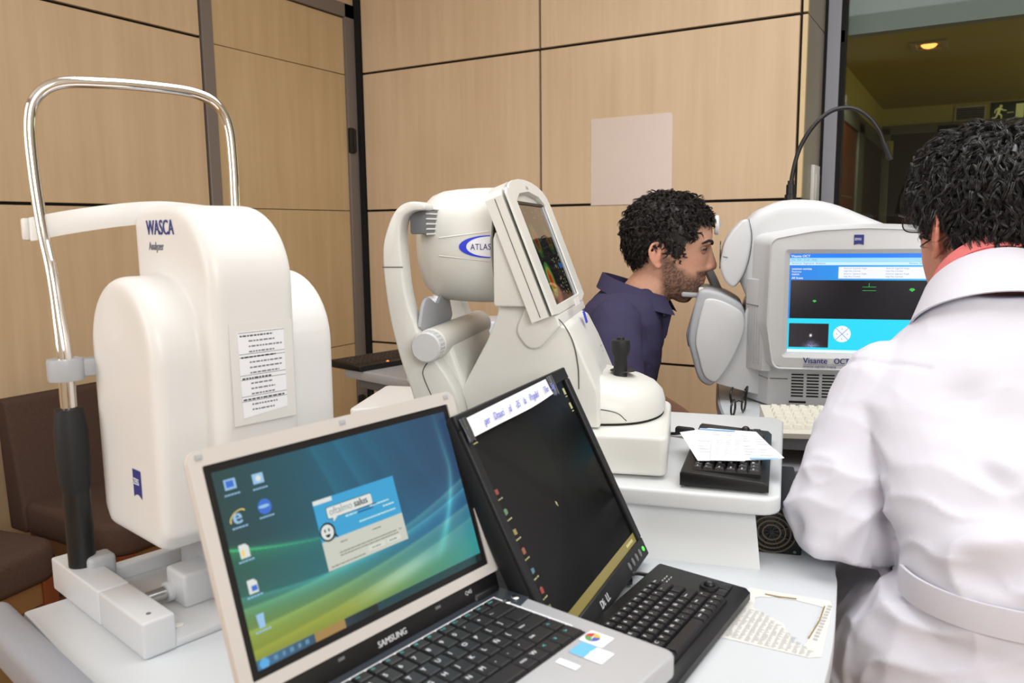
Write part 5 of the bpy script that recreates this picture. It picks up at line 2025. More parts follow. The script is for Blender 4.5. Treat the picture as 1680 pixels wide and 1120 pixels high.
for i in range(8):
    for j in range(4):
        x = -0.052 + j * 0.034
        z = 0.025 + i * 0.0073
        o = obj('vent_slot', b3(x, x + 0.027, -0.0052, -0.003, z, z + 0.0032), M_gap, vs, smooth=False)
bm = new()
add(bm, b3(-0.056, -0.018, -0.0052, -0.003, 0.010, 0.0145))
obj('disc_slot', bm, M_gap, vs)
# chin-rest arm
armp = [(p.x, p.y) for p in catmull([(-0.262, 0.272, 0), (-0.225, 0.268, 0), (-0.180, 0.246, 0), (-0.162, 0.225, 0), (-0.161, 0.18, 0), (-0.189, 0.105, 0), (-0.225, 0.046, 0), (-0.244, 0.038, 0), (-0.266, 0.056, 0), (-0.281, 0.105, 0), (-0.291, 0.150, 0), (-0.284, 0.205, 0), (-0.274, 0.25, 0)], 4, True)]
bm = new()
prism(bm, armp, 0.024, 0.25, 'y', 0.010, 3)
am = obj('chin_arm', bm, M_grey2, vs, ang=50)
bm = new()
cvp = [(-0.225 + (x + 0.225) * 0.86 + 0.008, 0.15 + (z - 0.15) * 0.86 - 0.004) for x, z in armp]
prism(bm, cvp, 0.016, 0.030, 'y', 0.004, 2)
obj('side_cover', bm, M_grey, am, ang=50)
bm = new()
prism(bm, rpoly([(-0.292, 0.125, .01), (-0.272, 0.128, .01), (-0.262, 0.215, .01), (-0.281, 0.222, .01), (-0.298, 0.16, .03)]), 0.05, 0.22, 'y', 0.006)
obj('front_pad', bm, mat('slate_grey_pad', (140, 142, 148), 0.5), am)
bm = new()
prism(bm, rpoly([(-0.225, 0.044, .004), (-0.055, 0.002, .002), (-0.055, 0.20, .02), (-0.150, 0.245, .01), (-0.165, 0.20, .02), (-0.19, 0.11, .02)]), 0.03, 0.28, 'y', 0.006)
obj('lower_skirt', bm, M_grey, vs)
bm = new()
prism(bm, rpoly([(-0.312, 0.250, .005), (-0.262, 0.247, .004), (-0.262, 0.258, .004), (-0.312, 0.263, .005)]), 0.085, 0.175, 'y', 0.004)
obj('chin_cup', bm, M_grey2, vs)
bm = new()
box(bm, (-0.264, 0.08, 0.264), (0.012, 0.02, 0.022), 0.003)
obj('chin_clip', bm, M_white, vs)
bm = new()
tube(bm, catmull([(-0.222, 0.20, 0.255), (-0.243, 0.21, 0.30), (-0.270, 0.235, 0.35), (-0.272, 0.235, 0.40), (-0.262, 0.205, 0.43), (-0.236, 0.17, 0.432), (-0.228, 0.13, 0.427)], 5), [0.016] * 10 + [0.011] * 21, 12, flat=0.7)
obj('forehead_support', bm, M_grey2, vs)
bm = new()
lathe(bm, [(0.005, -0.236), (0.022, -0.2355), (0.0245, -0.233), (0.0245, -0.226), (0.021, -0.224)], (0, 0.13, 0.427), 26, 'x')
obj('forehead_pad', bm, M_white, vs)
bm = new()
gp = catmull([(-0.060, 0.10, 0.480), (-0.060, 0.10, 0.51), (-0.057, 0.10, 0.545), (-0.046, 0.10, 0.596), (-0.027, 0.10, 0.637), (-0.001, 0.10, 0.670), (0.032, 0.10, 0.691), (0.072, 0.10, 0.692), (0.106, 0.10, 0.671), (0.131, 0.10, 0.638), (0.143, 0.10, 0.608)], 6)
gk = thing('gooseneck_lamp', 'thin black gooseneck arching up from the top of the large scanner', 'lamp', VO, 16)
tube(bm, gp, 0.0050, 12)
obj('flexible_neck', bm, M_black, gk)
bm = new()
tube(bm, [(0.142, 0.10, 0.611), (0.159, 0.10, 0.572)], 0.0062, 14)
obj('light_tip', bm, M_blackm, gk)
bm = new()
lathe(bm, [(0.0135, 0.4815), (0.0135, 0.497), (0.0105, 0.498), (0.0105, 0.520), (0.0075, 0.522), (0.0075, 0.53)], (-0.060, 0.10, 0), 20)
obj('plug_base', bm, M_black, gk)

# grey instrument table under the scanner
vt = thing('scanner_table', 'light grey table with a curved dark edge under the large scanner', 'table', (VO[0], VO[1], 0), 16)
lft = catmull([(-0.214, 0.42, 0), (-0.216, 0.125, 0), (-0.206, -0.086, 0), (-0.191, -0.21, 0), (-0.155, -0.258, 0), (-0.09, -0.270, 0), (0.0, -0.272, 0)], 5)
pol = [(p.x, p.y) for p in lft] + [(0.62, -0.272), (0.62, 0.42)]
bm = new()
prism(bm, pol[::-1], 0.774, 0.7985, 'z', 0.0015, 1)
obj('tabletop', bm, M_table, vt)
bm = new()
c_ = Vector((0.2, 0.1, 0))
rings = []
for p in lft:
    d = Vector((p.x - c_.x, p.y - c_.y, 0)).normalized() * 0.005
    rings.append([Vector((p.x, p.y, 0.768)), Vector((p.x + d.x, p.y + d.y, 0.769)), Vector((p.x + d.x, p.y + d.y, 0.797)), Vector((p.x, p.y, 0.799))])
loft(bm, rings)
obj('edge_band', bm, M_edge, vt)
bm = new()
prism(bm, rpoly([(-0.10, -0.32, .02), (0.55, -0.32, .02), (0.55, 0.1, 0), (-0.10, 0.1, 0)]), 0.715, 0.74, 'z', 0.004)
obj('pull_out_tray', bm, M_edge, vt)
obj('under_frame', b3(-0.12, 0.55, 0.02, 0.30, 0.70, 0.774, 0.004), M_dgrey, vt)
for x in (-0.02, 0.48):
    obj('leg', b3(x - 0.04, x + 0.04, 0.12, 0.20, 0.0, 0.70, 0.006), M_grey2, vt)

# beige keyboard in front of the scanner
bk = thing('beige_keyboard', 'beige keyboard in front of the lit scanner monitor', 'keyboard', (-0.160, 1.783, 0.7985), -70)
bm = new()
prism(bm, [(-0.088, 0.0), (0.088, 0.0), (0.088, 0.010), (-0.088, 0.030)], -0.225, 0.225, 'y', 0.003, 2)
obj('case', bm, mat('beige_plastic', (222, 219, 206), 0.5), bk)
BR = [[(None, 0.3)] + [('', 1)] * 14 + [(None, 0.3)] + [('', 1)] * 6 for _ in range(6)]
BR[5] = [(None, 0.3), ('', 1.4), ('', 1.2), ('', 6.2), ('', 1.2), ('', 1.4), ('', 1.6), ('', 1), (None, 0.3)] + [('', 1)] * 6
bmk = bpy.data.materials['beige_plastic']
for r in range(6):
    y = -0.212
    for s, w in BR[r]:
        wk = w * 0.0195
        if s is not None:
            o = bpy.data.objects.new('key', key_mesh(wk - 0.0016, 0.0175, 0.008, M_beigekey, 0.0035))
            COL.objects.link(o)
            o.parent = bk
            x = -0.068 + r * 0.0245
            o.location = (x, y + wk / 2, 0.0225 - (x + 0.068) * 0.114 + 0.0045)
        y += wk

# folded spectacles standing by the scanner
gz = thing('folded_spectacles', 'black spectacles standing on the grey table beside the scanner', 'spectacles', (-0.452, 1.803, 0.7985), 12)
M_rim = mat('black_rim', (22, 20, 20), 0.3)
for s in (-1, 1):
    bm = new()
    tube(bm, catmull([(0.006 * math.cos(a) * 0.6 + s * 0.0105, 0.026 * s + 0.022 * math.cos(a), 0.020 + 0.0175 * math.sin(a)) for a in np.linspace(0, 2 * PI, 13)[:-1]], 3, True) + [Vector((0.0036 + s * 0.0105, 0.026 * s + 0.022, 0.020))], 0.0024, 8)
    obj('lens_rim', bm, M_rim, gz)
    bm = new()
    tube(bm, catmull([(s * 0.013, 0.049 * s * 0.6, 0.026), (s * 0.017, 0.03 * s, 0.050), (s * 0.016 + 0.002, 0.012 * s, 0.062), (s * 0.014, -0.005 * s, 0.058)], 5), 0.0026, 8)
    obj('temple', bm, M_rim, gz)
bm = new()
tube(bm, [(-0.010, -0.005, 0.027), (0, 0, 0.031), (0.010, 0.005, 0.027)], 0.0016, 8)
obj('bridge', bm, M_rim, gz)

# ================================================================ PEOPLE
from mathutils.bvhtree import BVHTree

HEAD = [(-0.112, 0.062, 0.026, 0.014), (-0.106, 0.079, 0.006, 0.030), (-0.095, 0.092, -0.012, 0.042), (-0.082, 0.098, -0.026, 0.050), (-0.070, 0.1025, -0.040, 0.056), (-0.055, 0.1095, -0.052, 0.061), (-0.042, 0.1140, -0.060, 0.065),
        (-0.028, 0.114, -0.066, 0.068), (-0.012, 0.117, -0.073, 0.071), (0.006, 0.119, -0.080, 0.074), (0.022, 0.120, -0.086, 0.076), (0.038, 0.1255, -0.090, 0.077), (0.055, 0.126, -0.092, 0.078), (0.075, 0.124, -0.090, 0.077),
        (0.095, 0.117, -0.083, 0.073), (0.112, 0.106, -0.071, 0.066), (0.126, 0.090, -0.055, 0.055), (0.136, 0.069, -0.034, 0.041), (0.143, 0.046, -0.012, 0.024), (0.146, 0.028, 0.004, 0.010)]


def head_rings(n=40, grow=0.0, zs=None):
    out = []
    for z, xf_, xb, w in HEAD:
        a, c = (xf_ - xb) / 2 + grow, (xf_ + xb) / 2
        rg = []
        for k in range(n):
            t = 2 * PI * k / n
            ct, st = math.cos(t), math.sin(t)
            e = 0.92
            x = c + a * math.copysign(abs(ct) ** e, ct)
            y = (w + grow) * math.copysign(abs(st) ** 0.95, st)
            if ct > 0 and z < 0.03:
                y *= 1 - 0.16 * ct * ct * min(1, (0.03 - z) / 0.05)
            rg.append(Vector((x, y, z + (grow if z > 0.1 else 0) * (z - 0.1) / 0.045)))
        out.append(rg)
    return out


def head_volume(bm, M):
    t = new()
    loft(t, head_rings())
    # nose: bridge to tip with wings
    nose = [((0.121, 0.034), 0.0060, 0.007), ((0.1245, 0.018), 0.0065, 0.008), ((0.1285, 0.002), 0.0085, 0.009), ((0.1325, -0.014), 0.0105, 0.010), ((0.1350, -0.026), 0.0125, 0.011), ((0.1325, -0.0345), 0.0130, 0.009), ((0.121, -0.0395), 0.012, 0.005)]
    rings = []
    for (x, z), w, d in nose:
        rings.append([Vector((x - 0.016 + (d + 0.012) * math.cos(a) * 0.9 if math.cos(a) > 0 else x - 0.022, w * math.sin(a), z + (-0.002 if math.cos(a) > 0 else 0))) for a in np.linspace(0, 2 * PI, 13)[:-1]])
    loft(t, rings)
    for s in (-1, 1):
        ell(t, (0.1185, 0.0115 * s, -0.0315), (0.0115, 0.0055, 0.0068), seg=12, rings=8)
        ell(t, (0.109, 0.024 * s, 0.031), (0.0145, 0.024, 0.0075), rot=(0, 0, -0.25 * s), seg=14, rings=8)     # brow ridge
        # ear: rim, bowl and lobe
        e0 = Vector((-0.002, 0.073 * s, 0.0))
        rim_ = [(0.010, 0.004, 0.008), (0.012, 0.007, 0.020), (0.006, 0.011, 0.030), (-0.006, 0.015, 0.033), (-0.016, 0.019, 0.026), (-0.0205, 0.021, 0.012), (-0.018, 0.019, -0.004), (-0.011, 0.014, -0.018), (-0.003, 0.009, -0.027), (0.004, 0.005, -0.027), (0.008, 0.003, -0.018)]
        tube(t, catmull([e0 + Vector((x, y * s, z)) for x, y, z in rim_], 4), 0.0042, 8)
        ell(t, e0 + Vector((-0.005, 0.006 * s, 0.003)), (0.014, 0.0055, 0.026), rot=(0, 0, 0.45 * s), seg=14, rings=10)
        ell(t, e0 + Vector((0.002, 0.006 * s, -0.024)), (0.0075, 0.0045, 0.0085), seg=12, rings=8)
        tube(t, catmull([e0 + Vector((x, y * s, z)) for x, y, z in [(0.006, 0.007, 0.020), (-0.006, 0.014, 0.018), (-0.011, 0.015, 0.004), (-0.006, 0.011, -0.012)]], 4), 0.0034, 7)
    # lips, chin
    ell(t, (0.1005, 0, -0.0585), (0.0125, 0.022, 0.0058), seg=18, rings=8)
    ell(t, (0.0975, 0, -0.0695), (0.0125, 0.019, 0.0062), seg=18, rings=8)
    ell(t, (0.086, 0, -0.094), (0.0145, 0.022, 0.014), seg=16, rings=10)
    xf(t, M)
    add(bm, t)


def limb_tube(bm, pts, rr, n=16, per=4, flat=1.0, upv=None):
    P = catmull(pts, per)
    R = []
    for i in range(len(P)):
        k = min(i / per, len(rr) - 1.0001)
        j = int(k)
        R.append(rr[j] + (rr[j + 1] - rr[j]) * (k - j))
    tube(bm, P, R, n, flat=flat, upv=upv)
    for e in (0, -1):
        ell(bm, P[e], (R[e] * 0.98,) * 3, seg=12, rings=8)


def hand(bm, wrist, d, palm_n, side, curl=0.5):
    """palm, four unequal fingers bent at the knuckles and a thumb from the side of the palm; d points to the fingers, palm_n out of the palm"""
    w = Vector(wrist)
    d = Vector(d).normalized()
    nrm = Vector(palm_n)
    nrm = (nrm - d * nrm.dot(d)).normalized()
    s = d.cross(nrm) * side
    M = Matrix((( d.x, s.x, -nrm.x, 0), (d.y, s.y, -nrm.y, 0), (d.z, s.z, -nrm.z, 0), (0, 0, 0, 1)))
    rings = []
    for t, hw, hh in ((-0.01, 0.026, 0.020), (0.012, 0.031, 0.0165), (0.045, 0.040, 0.0145), (0.075, 0.042, 0.0125), (0.088, 0.040, 0.010)):
        rings.append([w + d * t + s * (hw * math.cos(a)) - nrm * (hh * math.sin(a)) for a in np.linspace(0, 2 * PI, 17)[:-1]])
    loft(bm, rings)
    for off, L, r in ((0.0315, 0.068, 0.0082), (0.0105, 0.078, 0.0086), (-0.0105, 0.072, 0.0083), (-0.031, 0.056, 0.0074)):
        p = w + d * 0.074 + s * off
        pts, dirv, ang = [p], d.copy(), 0.0
        for seg_, fr_, c_ in ((0, 0.30, 0.15), (1, 0.42, 0.55), (2, 0.30, 0.8), (3, 0.26, 0.6)):
            ang += curl * c_
            p = p + (d * math.cos(ang) + nrm * math.sin(ang) + s * off * 1.2).normalized() * (L * fr_)
            pts.append(p)
        tube(bm, catmull(pts, 3), [r * (1 - 0.02 * i) for i in range(len(catmull(pts, 3)))], 9)
        ell(bm, pts[-1], (r * 0.78,) * 3, seg=9, rings=7)
    p = w + d * 0.018 + s * 0.024 + nrm * 0.004
    pts = [p, p + d * 0.022 + s * 0.022 + nrm * 0.008, p + d * 0.052 + s * 0.032 + nrm * 0.018, p + d * 0.076 + s * 0.030 + nrm * 0.026]
    tube(bm, catmull(pts, 3), [0.0125, 0.0122, 0.0118, 0.0112, 0.011, 0.0106, 0.0102, 0.010, 0.0096, 0.009], 9)
    ell(bm, pts[-1], (0.0088,) * 3, seg=9, rings=7)


def torso_rings(rows, n=36, F=(1, 0, 0), L=(0, 1, 0), e=0.86):
    """rows: centre, half depth, half width; rounded-box cross-sections"""
    F, L = Vector(F), Vector(L)
    out = []
    for c, hx, hy in rows:
        c = Vector(c)
        out.append([c + F * (hx * math.copysign(abs(math.cos(t)) ** e, math.cos(t))) + L * (hy * math.copysign(abs(math.sin(t)) ** e, math.sin(t))) for t in np.linspace(0, 2 * PI, n + 1)[:-1]])
    return out


def cloth_displace(me, fn):
    co = [v.co.copy() for v in me.vertices]
    no = [v.normal.copy() for v in me.vertices]
    for i, v in enumerate(me.vertices):
        v.co = co[i] + no[i] * fn(co[i], no[i])


def ridged(p, q=1.0):
    return 1 - abs(noise.noise(p)) * 2 * q


def hair_mesh(M, mask, flow, nlocks, length, lift, curl, seed, rad_=0.0009, seg=9, sides=3, strands=5, spread=0.0016, shape=lambda p: 1.0, wild=0.35):
    """curled locks rooted on the scalp; returns one mesh; M places the head"""
    rng = random.Random(seed)
    sb = new()
    loft(sb, head_rings(48, 0.004))
    bmesh.ops.triangulate(sb, faces=sb.faces)
    sb.normal_update()
    tree = BVHTree.FromBMesh(sb)
    tris = []
    for f in sb.faces:
        if mask(f.calc_center_median()):
            tris.append((f.calc_area(), [v.co.copy() for v in f.verts], f.normal.copy()))
    tot = sum(t[0] for t in tris)
    sb.free()
    # solid cap under the locks
    cap = new()
    loft(cap, head_rings(72, 0.007))
    bmesh.ops.subdivide_edges(cap, edges=[e for e in cap.edges if e.calc_length() > 0.009], cuts=1, use_grid_fill=True)
    dele = [f for f in cap.faces if not mask(f.calc_center_median())]
    bmesh.ops.delete(cap, geom=dele, context='FACES')
    for v in cap.verts:
        v.co += Vector((noise.noise(v.co * 90), noise.noise(v.co * 90 + Vector((5, 1, 2))), noise.noise(v.co * 80 + Vector((9, 4, 7))))) * 0.004
    verts, faces = [], []
    idx = {}
    for i, v in enumerate(cap.verts):
        idx[v] = i
        verts.append(v.co.copy())
    for f in cap.faces:
        faces.append([idx[v] for v in f.verts])
    cap.free()
    cum, acc = [], 0
    for t in tris:
        acc += t[0]
        cum.append(acc)
    import bisect
    for k in range(nlocks):
        a, vs, n = tris[min(bisect.bisect(cum, rng.random() * tot), len(tris) - 1)]
        u, v = rng.random(), rng.random()
        if u + v > 1:
            u, v = 1 - u, 1 - v
        p = vs[0] + (vs[1] - vs[0]) * u + (vs[2] - vs[0]) * v
        sh = shape(p)
        L = length * rng.uniform(0.6, 1.15) * sh
        top = lift * (rng.uniform(0.3, 1.15) if rng.random() < 0.88 else rng.uniform(1.1, 1.7)) * sh
        d = flow(p) + Vector((rng.gauss(0, wild), rng.gauss(0, wild), rng.gauss(0, wild)))
        cr, cw, ph = curl * rng.uniform(0.4, 1.3), rng.uniform(2.8, 5.5) * rng.choice((-1, 1)), rng.uniform(0, 6.3)
        path, fr_ = [], []
        q = p.copy()
        for i in range(seg + 1):
            s = i / seg
            hit_, nn, _, _ = tree.find_nearest(q)
            base = hit_
            d = (d - nn * d.dot(nn))
            if d.length < 1e-4:
                d = nn.orthogonal()
            d.normalize()
            b = nn.cross(d)
            h = 0.001 + top * math.sin(min(1, s * 1.5) * PI / 2) * (1 - 0.35 * s)
            path.append(base + nn * (h + cr * 0.6 * math.sin(ph + cw * s)) + b * (cr * math.cos(ph + cw * s) * min(1, s * 2)))
            fr_.append((nn, b))
            q = base + d * (L / seg) + nn * 0.001
        for st_ in range(strands):
            o1, o2 = rng.gauss(0, spread), rng.gauss(0, spread)
            rr = rad_ * rng.uniform(0.7, 1.4)
            cut = rng.uniform(0.75, 1.0)
            base_i = len(verts)
            pp = [path[i].lerp(path[min(i + 1, seg)], 0.0) + fr_[i][0] * (o1 * (0.6 + 0.6 * i / seg)) + fr_[i][1] * (o2 * (1.1 - 0.5 * i / seg)) for i in range(max(4, int(seg * cut)) + 1)]
            ns = len(pp) - 1
            for i, c in enumerate(pp):
                tg = (pp[min(i + 1, ns)] - pp[max(i - 1, 0)]).normalized()
                u_ = tg.orthogonal().normalized()
                w_ = tg.cross(u_)
                r = rr * (1 - (i / ns) ** 2.2 * 0.85)
                for m in range(sides):
                    a_ = 2 * PI * m / sides
                    verts.append(c + u_ * (r * math.cos(a_)) + w_ * (r * math.sin(a_)))
            for i in range(ns):
                for m in range(sides):
                    m2 = (m + 1) % sides
                    faces.append([base_i + i * sides + m, base_i + i * sides + m2, base_i + (i + 1) * sides + m2, base_i + (i + 1) * sides + m])
    me = bpy.data.meshes.new('hair')
    me.from_pydata([tuple(M @ v) for v in verts], [], faces)
    me.validate()
    return me


def sm(a, b, x):
    t = np.clip((x - a) / (b - a), 0, 1)
    return t * t * (3 - 2 * t)


def skin_paint(Minv, base, beard, lips, seed):
    Mi = np.array(Minv)

    def fn(co):
        h = co @ Mi[:3, :3].T + Mi[:3, 3]
        x, y, z = h[:, 0], h[:, 1], h[:, 2]
        c = np.ones((len(co), 1)) * np.array(base) / 255.0
        rng = np.random.RandomState(seed)
        nz = rng.uniform(-1, 1, len(co))
        inhead = sm(-0.16, -0.12, z) * (np.abs(y) < 0.11) * (x > -0.13) * (x < 0.16)
        # warm cheeks, ears and nose
        warm = np.exp(-((x - 0.085) / 0.03) ** 2 - ((np.abs(y) - 0.045) / 0.03) ** 2 - ((z + 0.02) / 0.025) ** 2) * 0.35 + sm(0.070, 0.078, np.abs(y)) * (np.abs(x) < 0.04) * (np.abs(z) < 0.045) * 0.5 + np.exp(-((x - 0.13) / 0.012) ** 2 - ((z + 0.025) / 0.015) ** 2) * 0.3
        warm *= inhead
        c = c + warm[:, None] * np.array((0.02, -0.07, -0.06))
        if beard is not None:
            line = -0.028 - 0.020 * sm(0.05, 0.09, x) + 0.030 * sm(0.05, 0.02, x)
            bm_ = sm(0.004, -0.014, z - line) * sm(-0.005, 0.018, x) * sm(-0.150, -0.125, z)
            bm_ = np.maximum(bm_ * (1 - 0.55 * np.exp(-((x - 0.075) / 0.02) ** 2 - ((z + 0.045) / 0.018) ** 2)), sm(0.004, -0.003, z + 0.040) * sm(-0.060, -0.052, z) * sm(0.085, 0.095, x))
            bm_ *= inhead * (1 - np.exp(-((z + 0.064) / 0.007) ** 2) * (x > 0.098) * (np.abs(y) < 0.024))
            c = c * (1 - (0.85 * bm_ * (0.72 + 0.35 * nz))[:, None]) + (np.array(beard) / 255.0) * (0.85 * bm_ * (0.72 + 0.35 * nz))[:, None]
        mouth = np.exp(-((z + 0.0640) / 0.0016) ** 2) * sm(0.092, 0.100, x) * (np.abs(y) < 0.026) * inhead
        c = c * (1 - 0.6 * mouth[:, None])
        lp_ = np.exp(-((z + 0.0635) / 0.0085) ** 2) * sm(0.099, 0.104, x) * (np.abs(y) < 0.024) * inhead
        c = c * (1 - 0.6 * lp_[:, None]) + np.array(lips) / 255.0 * 0.6 * lp_[:, None]
        sock = np.exp(-((z - 0.014) / 0.010) ** 2 - ((np.abs(y) - 0.031) / 0.016) ** 2) * (x > 0.08) * inhead
        c = c * (1 - 0.28 * sock[:, None])
        return c + nz[:, None] * 0.012
    return fn


def sink_eyes(me, Minv, M):
    for v in me.vertices:
        h = Minv @ v.co
        if h.x > 0.085 and abs(h.z - 0.014) < 0.03 and abs(h.y) < 0.06:
            g = math.exp(-((h.z - 0.014) / 0.0100) ** 2 - ((abs(h.y) - 0.031) / 0.015) ** 2)
            h.x -= 0.0065 * g
            v.co = M @ h


def eyes(parent, M, glasses=False):
    M_eye = bpy.data.materials.get('eye_white') or mat('eye_white', (120, 110, 102), 0.25)
    M_iris = bpy.data.materials.get('dark_iris') or mat('dark_iris', (40, 26, 18), 0.1)
    M_lid = bpy.data.materials.get('lid_skin') or mat('lid_skin', (172, 122, 100), 0.5)
    M_brow = bpy.data.materials.get('dark_brow') or mat('dark_brow', (30, 22, 18), 0.8)
    for s in (-1, 1):
        bm = new()
        ell(bm, (0.1000, 0.031 * s, 0.0140), (0.0118, 0.0118, 0.0118), seg=18, rings=12)
        e = obj('eyeball', xf(bm, M), M_eye, parent)
        bm = new()
        ell(bm, (0.1085, 0.0310 * s, 0.0138), (0.0042, 0.0058, 0.0058), seg=14, rings=10)
        obj('iris', xf(bm, M), M_iris, e)
        for zc, up_ in ((0.0143, 1), (0.0137, -1)):
            bm = new()
            t_ = bmesh.new()
            bmesh.ops.create_uvsphere(t_, u_segments=20, v_segments=14, radius=0.0130)
            cut = 0.0012 if up_ > 0 else 0.0020
            bmesh.ops.delete(t_, geom=[v for v in t_.verts if v.co.z * up_ < cut], context='VERTS')
            bmesh.ops.transform(t_, matrix=Matrix.Translation((0.1000, 0.031 * s, zc)), verts=t_.verts)
            add(bm, t_)
            obj('eyelid', xf(bm, M), M_lid, parent, ang=180)
        bm = new()
        tube(bm, catmull([(0.1075, 0.0205 * s, 0.0145), (0.1130, 0.027 * s, 0.0166), (0.1122, 0.036 * s, 0.0166), (0.1035, 0.0435 * s, 0.0130)], 4), [0.0010] + [0.0015] * 11 + [0.0008], 7)
        obj('eyelashes', xf(bm, M), M_brow, parent)
        bm = new()
        tube(bm, catmull([(0.1255, 0.010 * s, 0.0275), (0.1245, 0.022 * s, 0.0325), (0.1165, 0.040 * s, 0.0345), (0.101, 0.055 * s, 0.0290)], 4), [0.0030] + [0.0040] * 8 + [0.0032, 0.0025, 0.0018, 0.001], 8, flat=1.2)
        obj('eyebrow', xf(bm, M), M_brow, parent)


def stool(label, loc, h, m):
    t = thing('round_stool', label, 'stool', loc)
    bm = new()
    lathe(bm, [(0.02, h - 0.07), (0.17, h - 0.07), (0.185, h - 0.055), (0.185, h - 0.02), (0.17, h - 0.002), (0.02, h)], n=36)
    obj('seat', bm, m, t)
    bm = new()
    lathe(bm, [(0.03, 0.07), (0.03, h - 0.07)], n=18)
    obj('column', bm, M_chrome, t)
    for k in range(5):
        a = 2 * PI * k / 5
        bm = new()
        tube(bm, [(0, 0, 0.085), (0.25 * math.cos(a), 0.25 * math.sin(a), 0.055)], [0.02, 0.014], 10)
        l = obj('leg', bm, M_black, t)
        bm = new()
        lathe(bm, [(0.012, -0.014), (0.026, -0.012), (0.026, 0.012), (0.012, 0.014)], (0.25 * math.cos(a), 0.25 * math.sin(a), 0.026), 16, 'x')
        obj('castor', bm, M_black, l)
    return t


# ---------------------------------------------------------------- patient
PZ = 1.153
pt = thing('person', 'dark-haired bearded person in a navy polo shirt leaning onto the scanner chin rest', 'person', (-0.700, 1.970, 0), 16)
MP = Matrix.Translation((0, 0, PZ))
bm = new()
head_volume(bm, MP)


def Pz(x, y, z):
    return Vector((x, y, PZ + z))


limb_tube(bm, [Pz(0.012, 0, -0.03), Pz(-0.012, 0, -0.065), Pz(-0.045, 0, -0.11), Pz(-0.085, 0, -0.17)], [0.052, 0.057, 0.061, 0.075], 20)
ell(bm, Pz(0.046, 0, -0.096), (0.035, 0.030, 0.022), rot=(0, 0.55, 0))
prow = [((-0.08, 0, PZ - 0.10), 0.050, 0.065), ((-0.092, 0, PZ - 0.13), 0.072, 0.13), ((-0.098, 0, PZ - 0.17), 0.088, 0.172), ((-0.10, 0, PZ - 0.23), 0.095, 0.180), ((-0.118, 0, PZ - 0.32), 0.095, 0.165),
        ((-0.145, 0, PZ - 0.42), 0.095, 0.150), ((-0.175, 0, PZ - 0.52), 0.100, 0.155), ((-0.19, 0, PZ - 0.60), 0.105, 0.165), ((-0.19, 0, PZ - 0.655), 0.095, 0.155)]
loft(bm, torso_rings(prow))
for s in (-1, 1):
    limb_tube(bm, [Pz(-0.095, 0.165 * s, -0.165), Pz(-0.085, 0.205 * s, -0.28), Pz(-0.06, 0.225 * s, -0.42)], [0.045, 0.042, 0.036])
    limb_tube(bm, [Pz(-0.06, 0.225 * s, -0.42), Pz(0.03, 0.20 * s, -0.465), Pz(0.13, 0.15 * s, -0.51)], [0.038, 0.036, 0.025])
    hand(bm, Pz(0.13, 0.15 * s, -0.51), (0.95, -0.2 * s, -0.22), (0, 0, -1), -s, 0.5)
    limb_tube(bm, [Pz(-0.17, 0.085 * s, -0.60), Pz(0.04, 0.115 * s, -0.605), Pz(0.25, 0.13 * s, -0.615)], [0.080, 0.070, 0.052])
    limb_tube(bm, [Pz(0.25, 0.13 * s, -0.615), Pz(0.235, 0.13 * s, -0.80), Pz(0.22, 0.13 * s, -1.08)], [0.050, 0.050, 0.034])
body = fuse(bm, 0.0036, 3)
MPi = MP.inverted()
sink_eyes(body, MPi, MP)
paint(body, skin_paint(MPi, (210, 160, 134), (62, 46, 38), (176, 106, 92), 3))
obj('body', body, attr_mat('skin', 0.48, 0, 0.35, 0.12, 0.25, 260), pt, ang=180)
eyes(pt, MP)


def pmask(c):
    x, y, z = c
    if abs(y) < 0.045 and x > 0.06:
        return z > 0.082 - 0.004 * abs(y) / 0.045
    pts_ = [(-0.20, -0.040), (-0.075, -0.040), (-0.037, -0.020), (-0.027, 0.008), (-0.019, 0.030), (0.004, 0.036), (0.010, 0.030), (0.026, 0.008), (0.034, -0.004), (0.054, -0.002), (0.060, 0.024), (0.082, 0.048), (0.090, 0.074), (0.105, 0.080), (0.2, 0.082)]
    for (x0, z0), (x1, z1) in zip(pts_[:-1], pts_[1:]):
        if x0 <= x <= x1:
            return z > z0 + (z1 - z0) * (x - x0) / (x1 - x0)
    return False


def pflow(p):
    return Vector((-0.3 if p.x < 0.03 else 0.35, 0.2 * math.copysign(1, p.y), -0.25 if p.z > 0.05 else -0.8))


M_hair = mat('dark_brown_hair', (30, 22, 19), 0.42, spec=0.45, grain=0.3, scale=120)
hm = hair_mesh(MP, pmask, pflow, 2000, 0.028, 0.013, 0.0050, 11, 0.0008, 8, 3, 6, 0.0014, lambda p: 0.45 if (p.x > 0.03 and p.z < 0.05) or p.z < -0.01 else (0.7 if p.x > 0.085 else 1.0))
obj('hair', hm, M_hair, pt, ang=180)

M_navycloth = mat('navy_polo_cloth', (62, 58, 84), 0.9, grain=0.12, scale=400, bump=0.35, spec=0.15)
bm = new()
row2 = [((-0.072, 0, PZ - 0.085), 0.066, 0.070), ((-0.088, 0, PZ - 0.105), 0.082, 0.105), ((-0.095, 0, PZ - 0.128), 0.094, 0.150), ((-0.100, 0, PZ - 0.165), 0.106, 0.180), ((-0.104, 0, PZ - 0.23), 0.112, 0.190), ((-0.120, 0, PZ - 0.32), 0.112, 0.180),
        ((-0.147, 0, PZ - 0.42), 0.112, 0.168), ((-0.177, 0, PZ - 0.52), 0.116, 0.170), ((-0.192, 0, PZ - 0.60), 0.120, 0.178)]
loft(bm, torso_rings(row2))
for s in (-1, 1):
    limb_tube(bm, [Pz(-0.098, 0.150 * s, -0.160), Pz(-0.090, 0.196 * s, -0.23), Pz(-0.080, 0.216 * s, -0.335)], [0.062, 0.062, 0.058], 20)
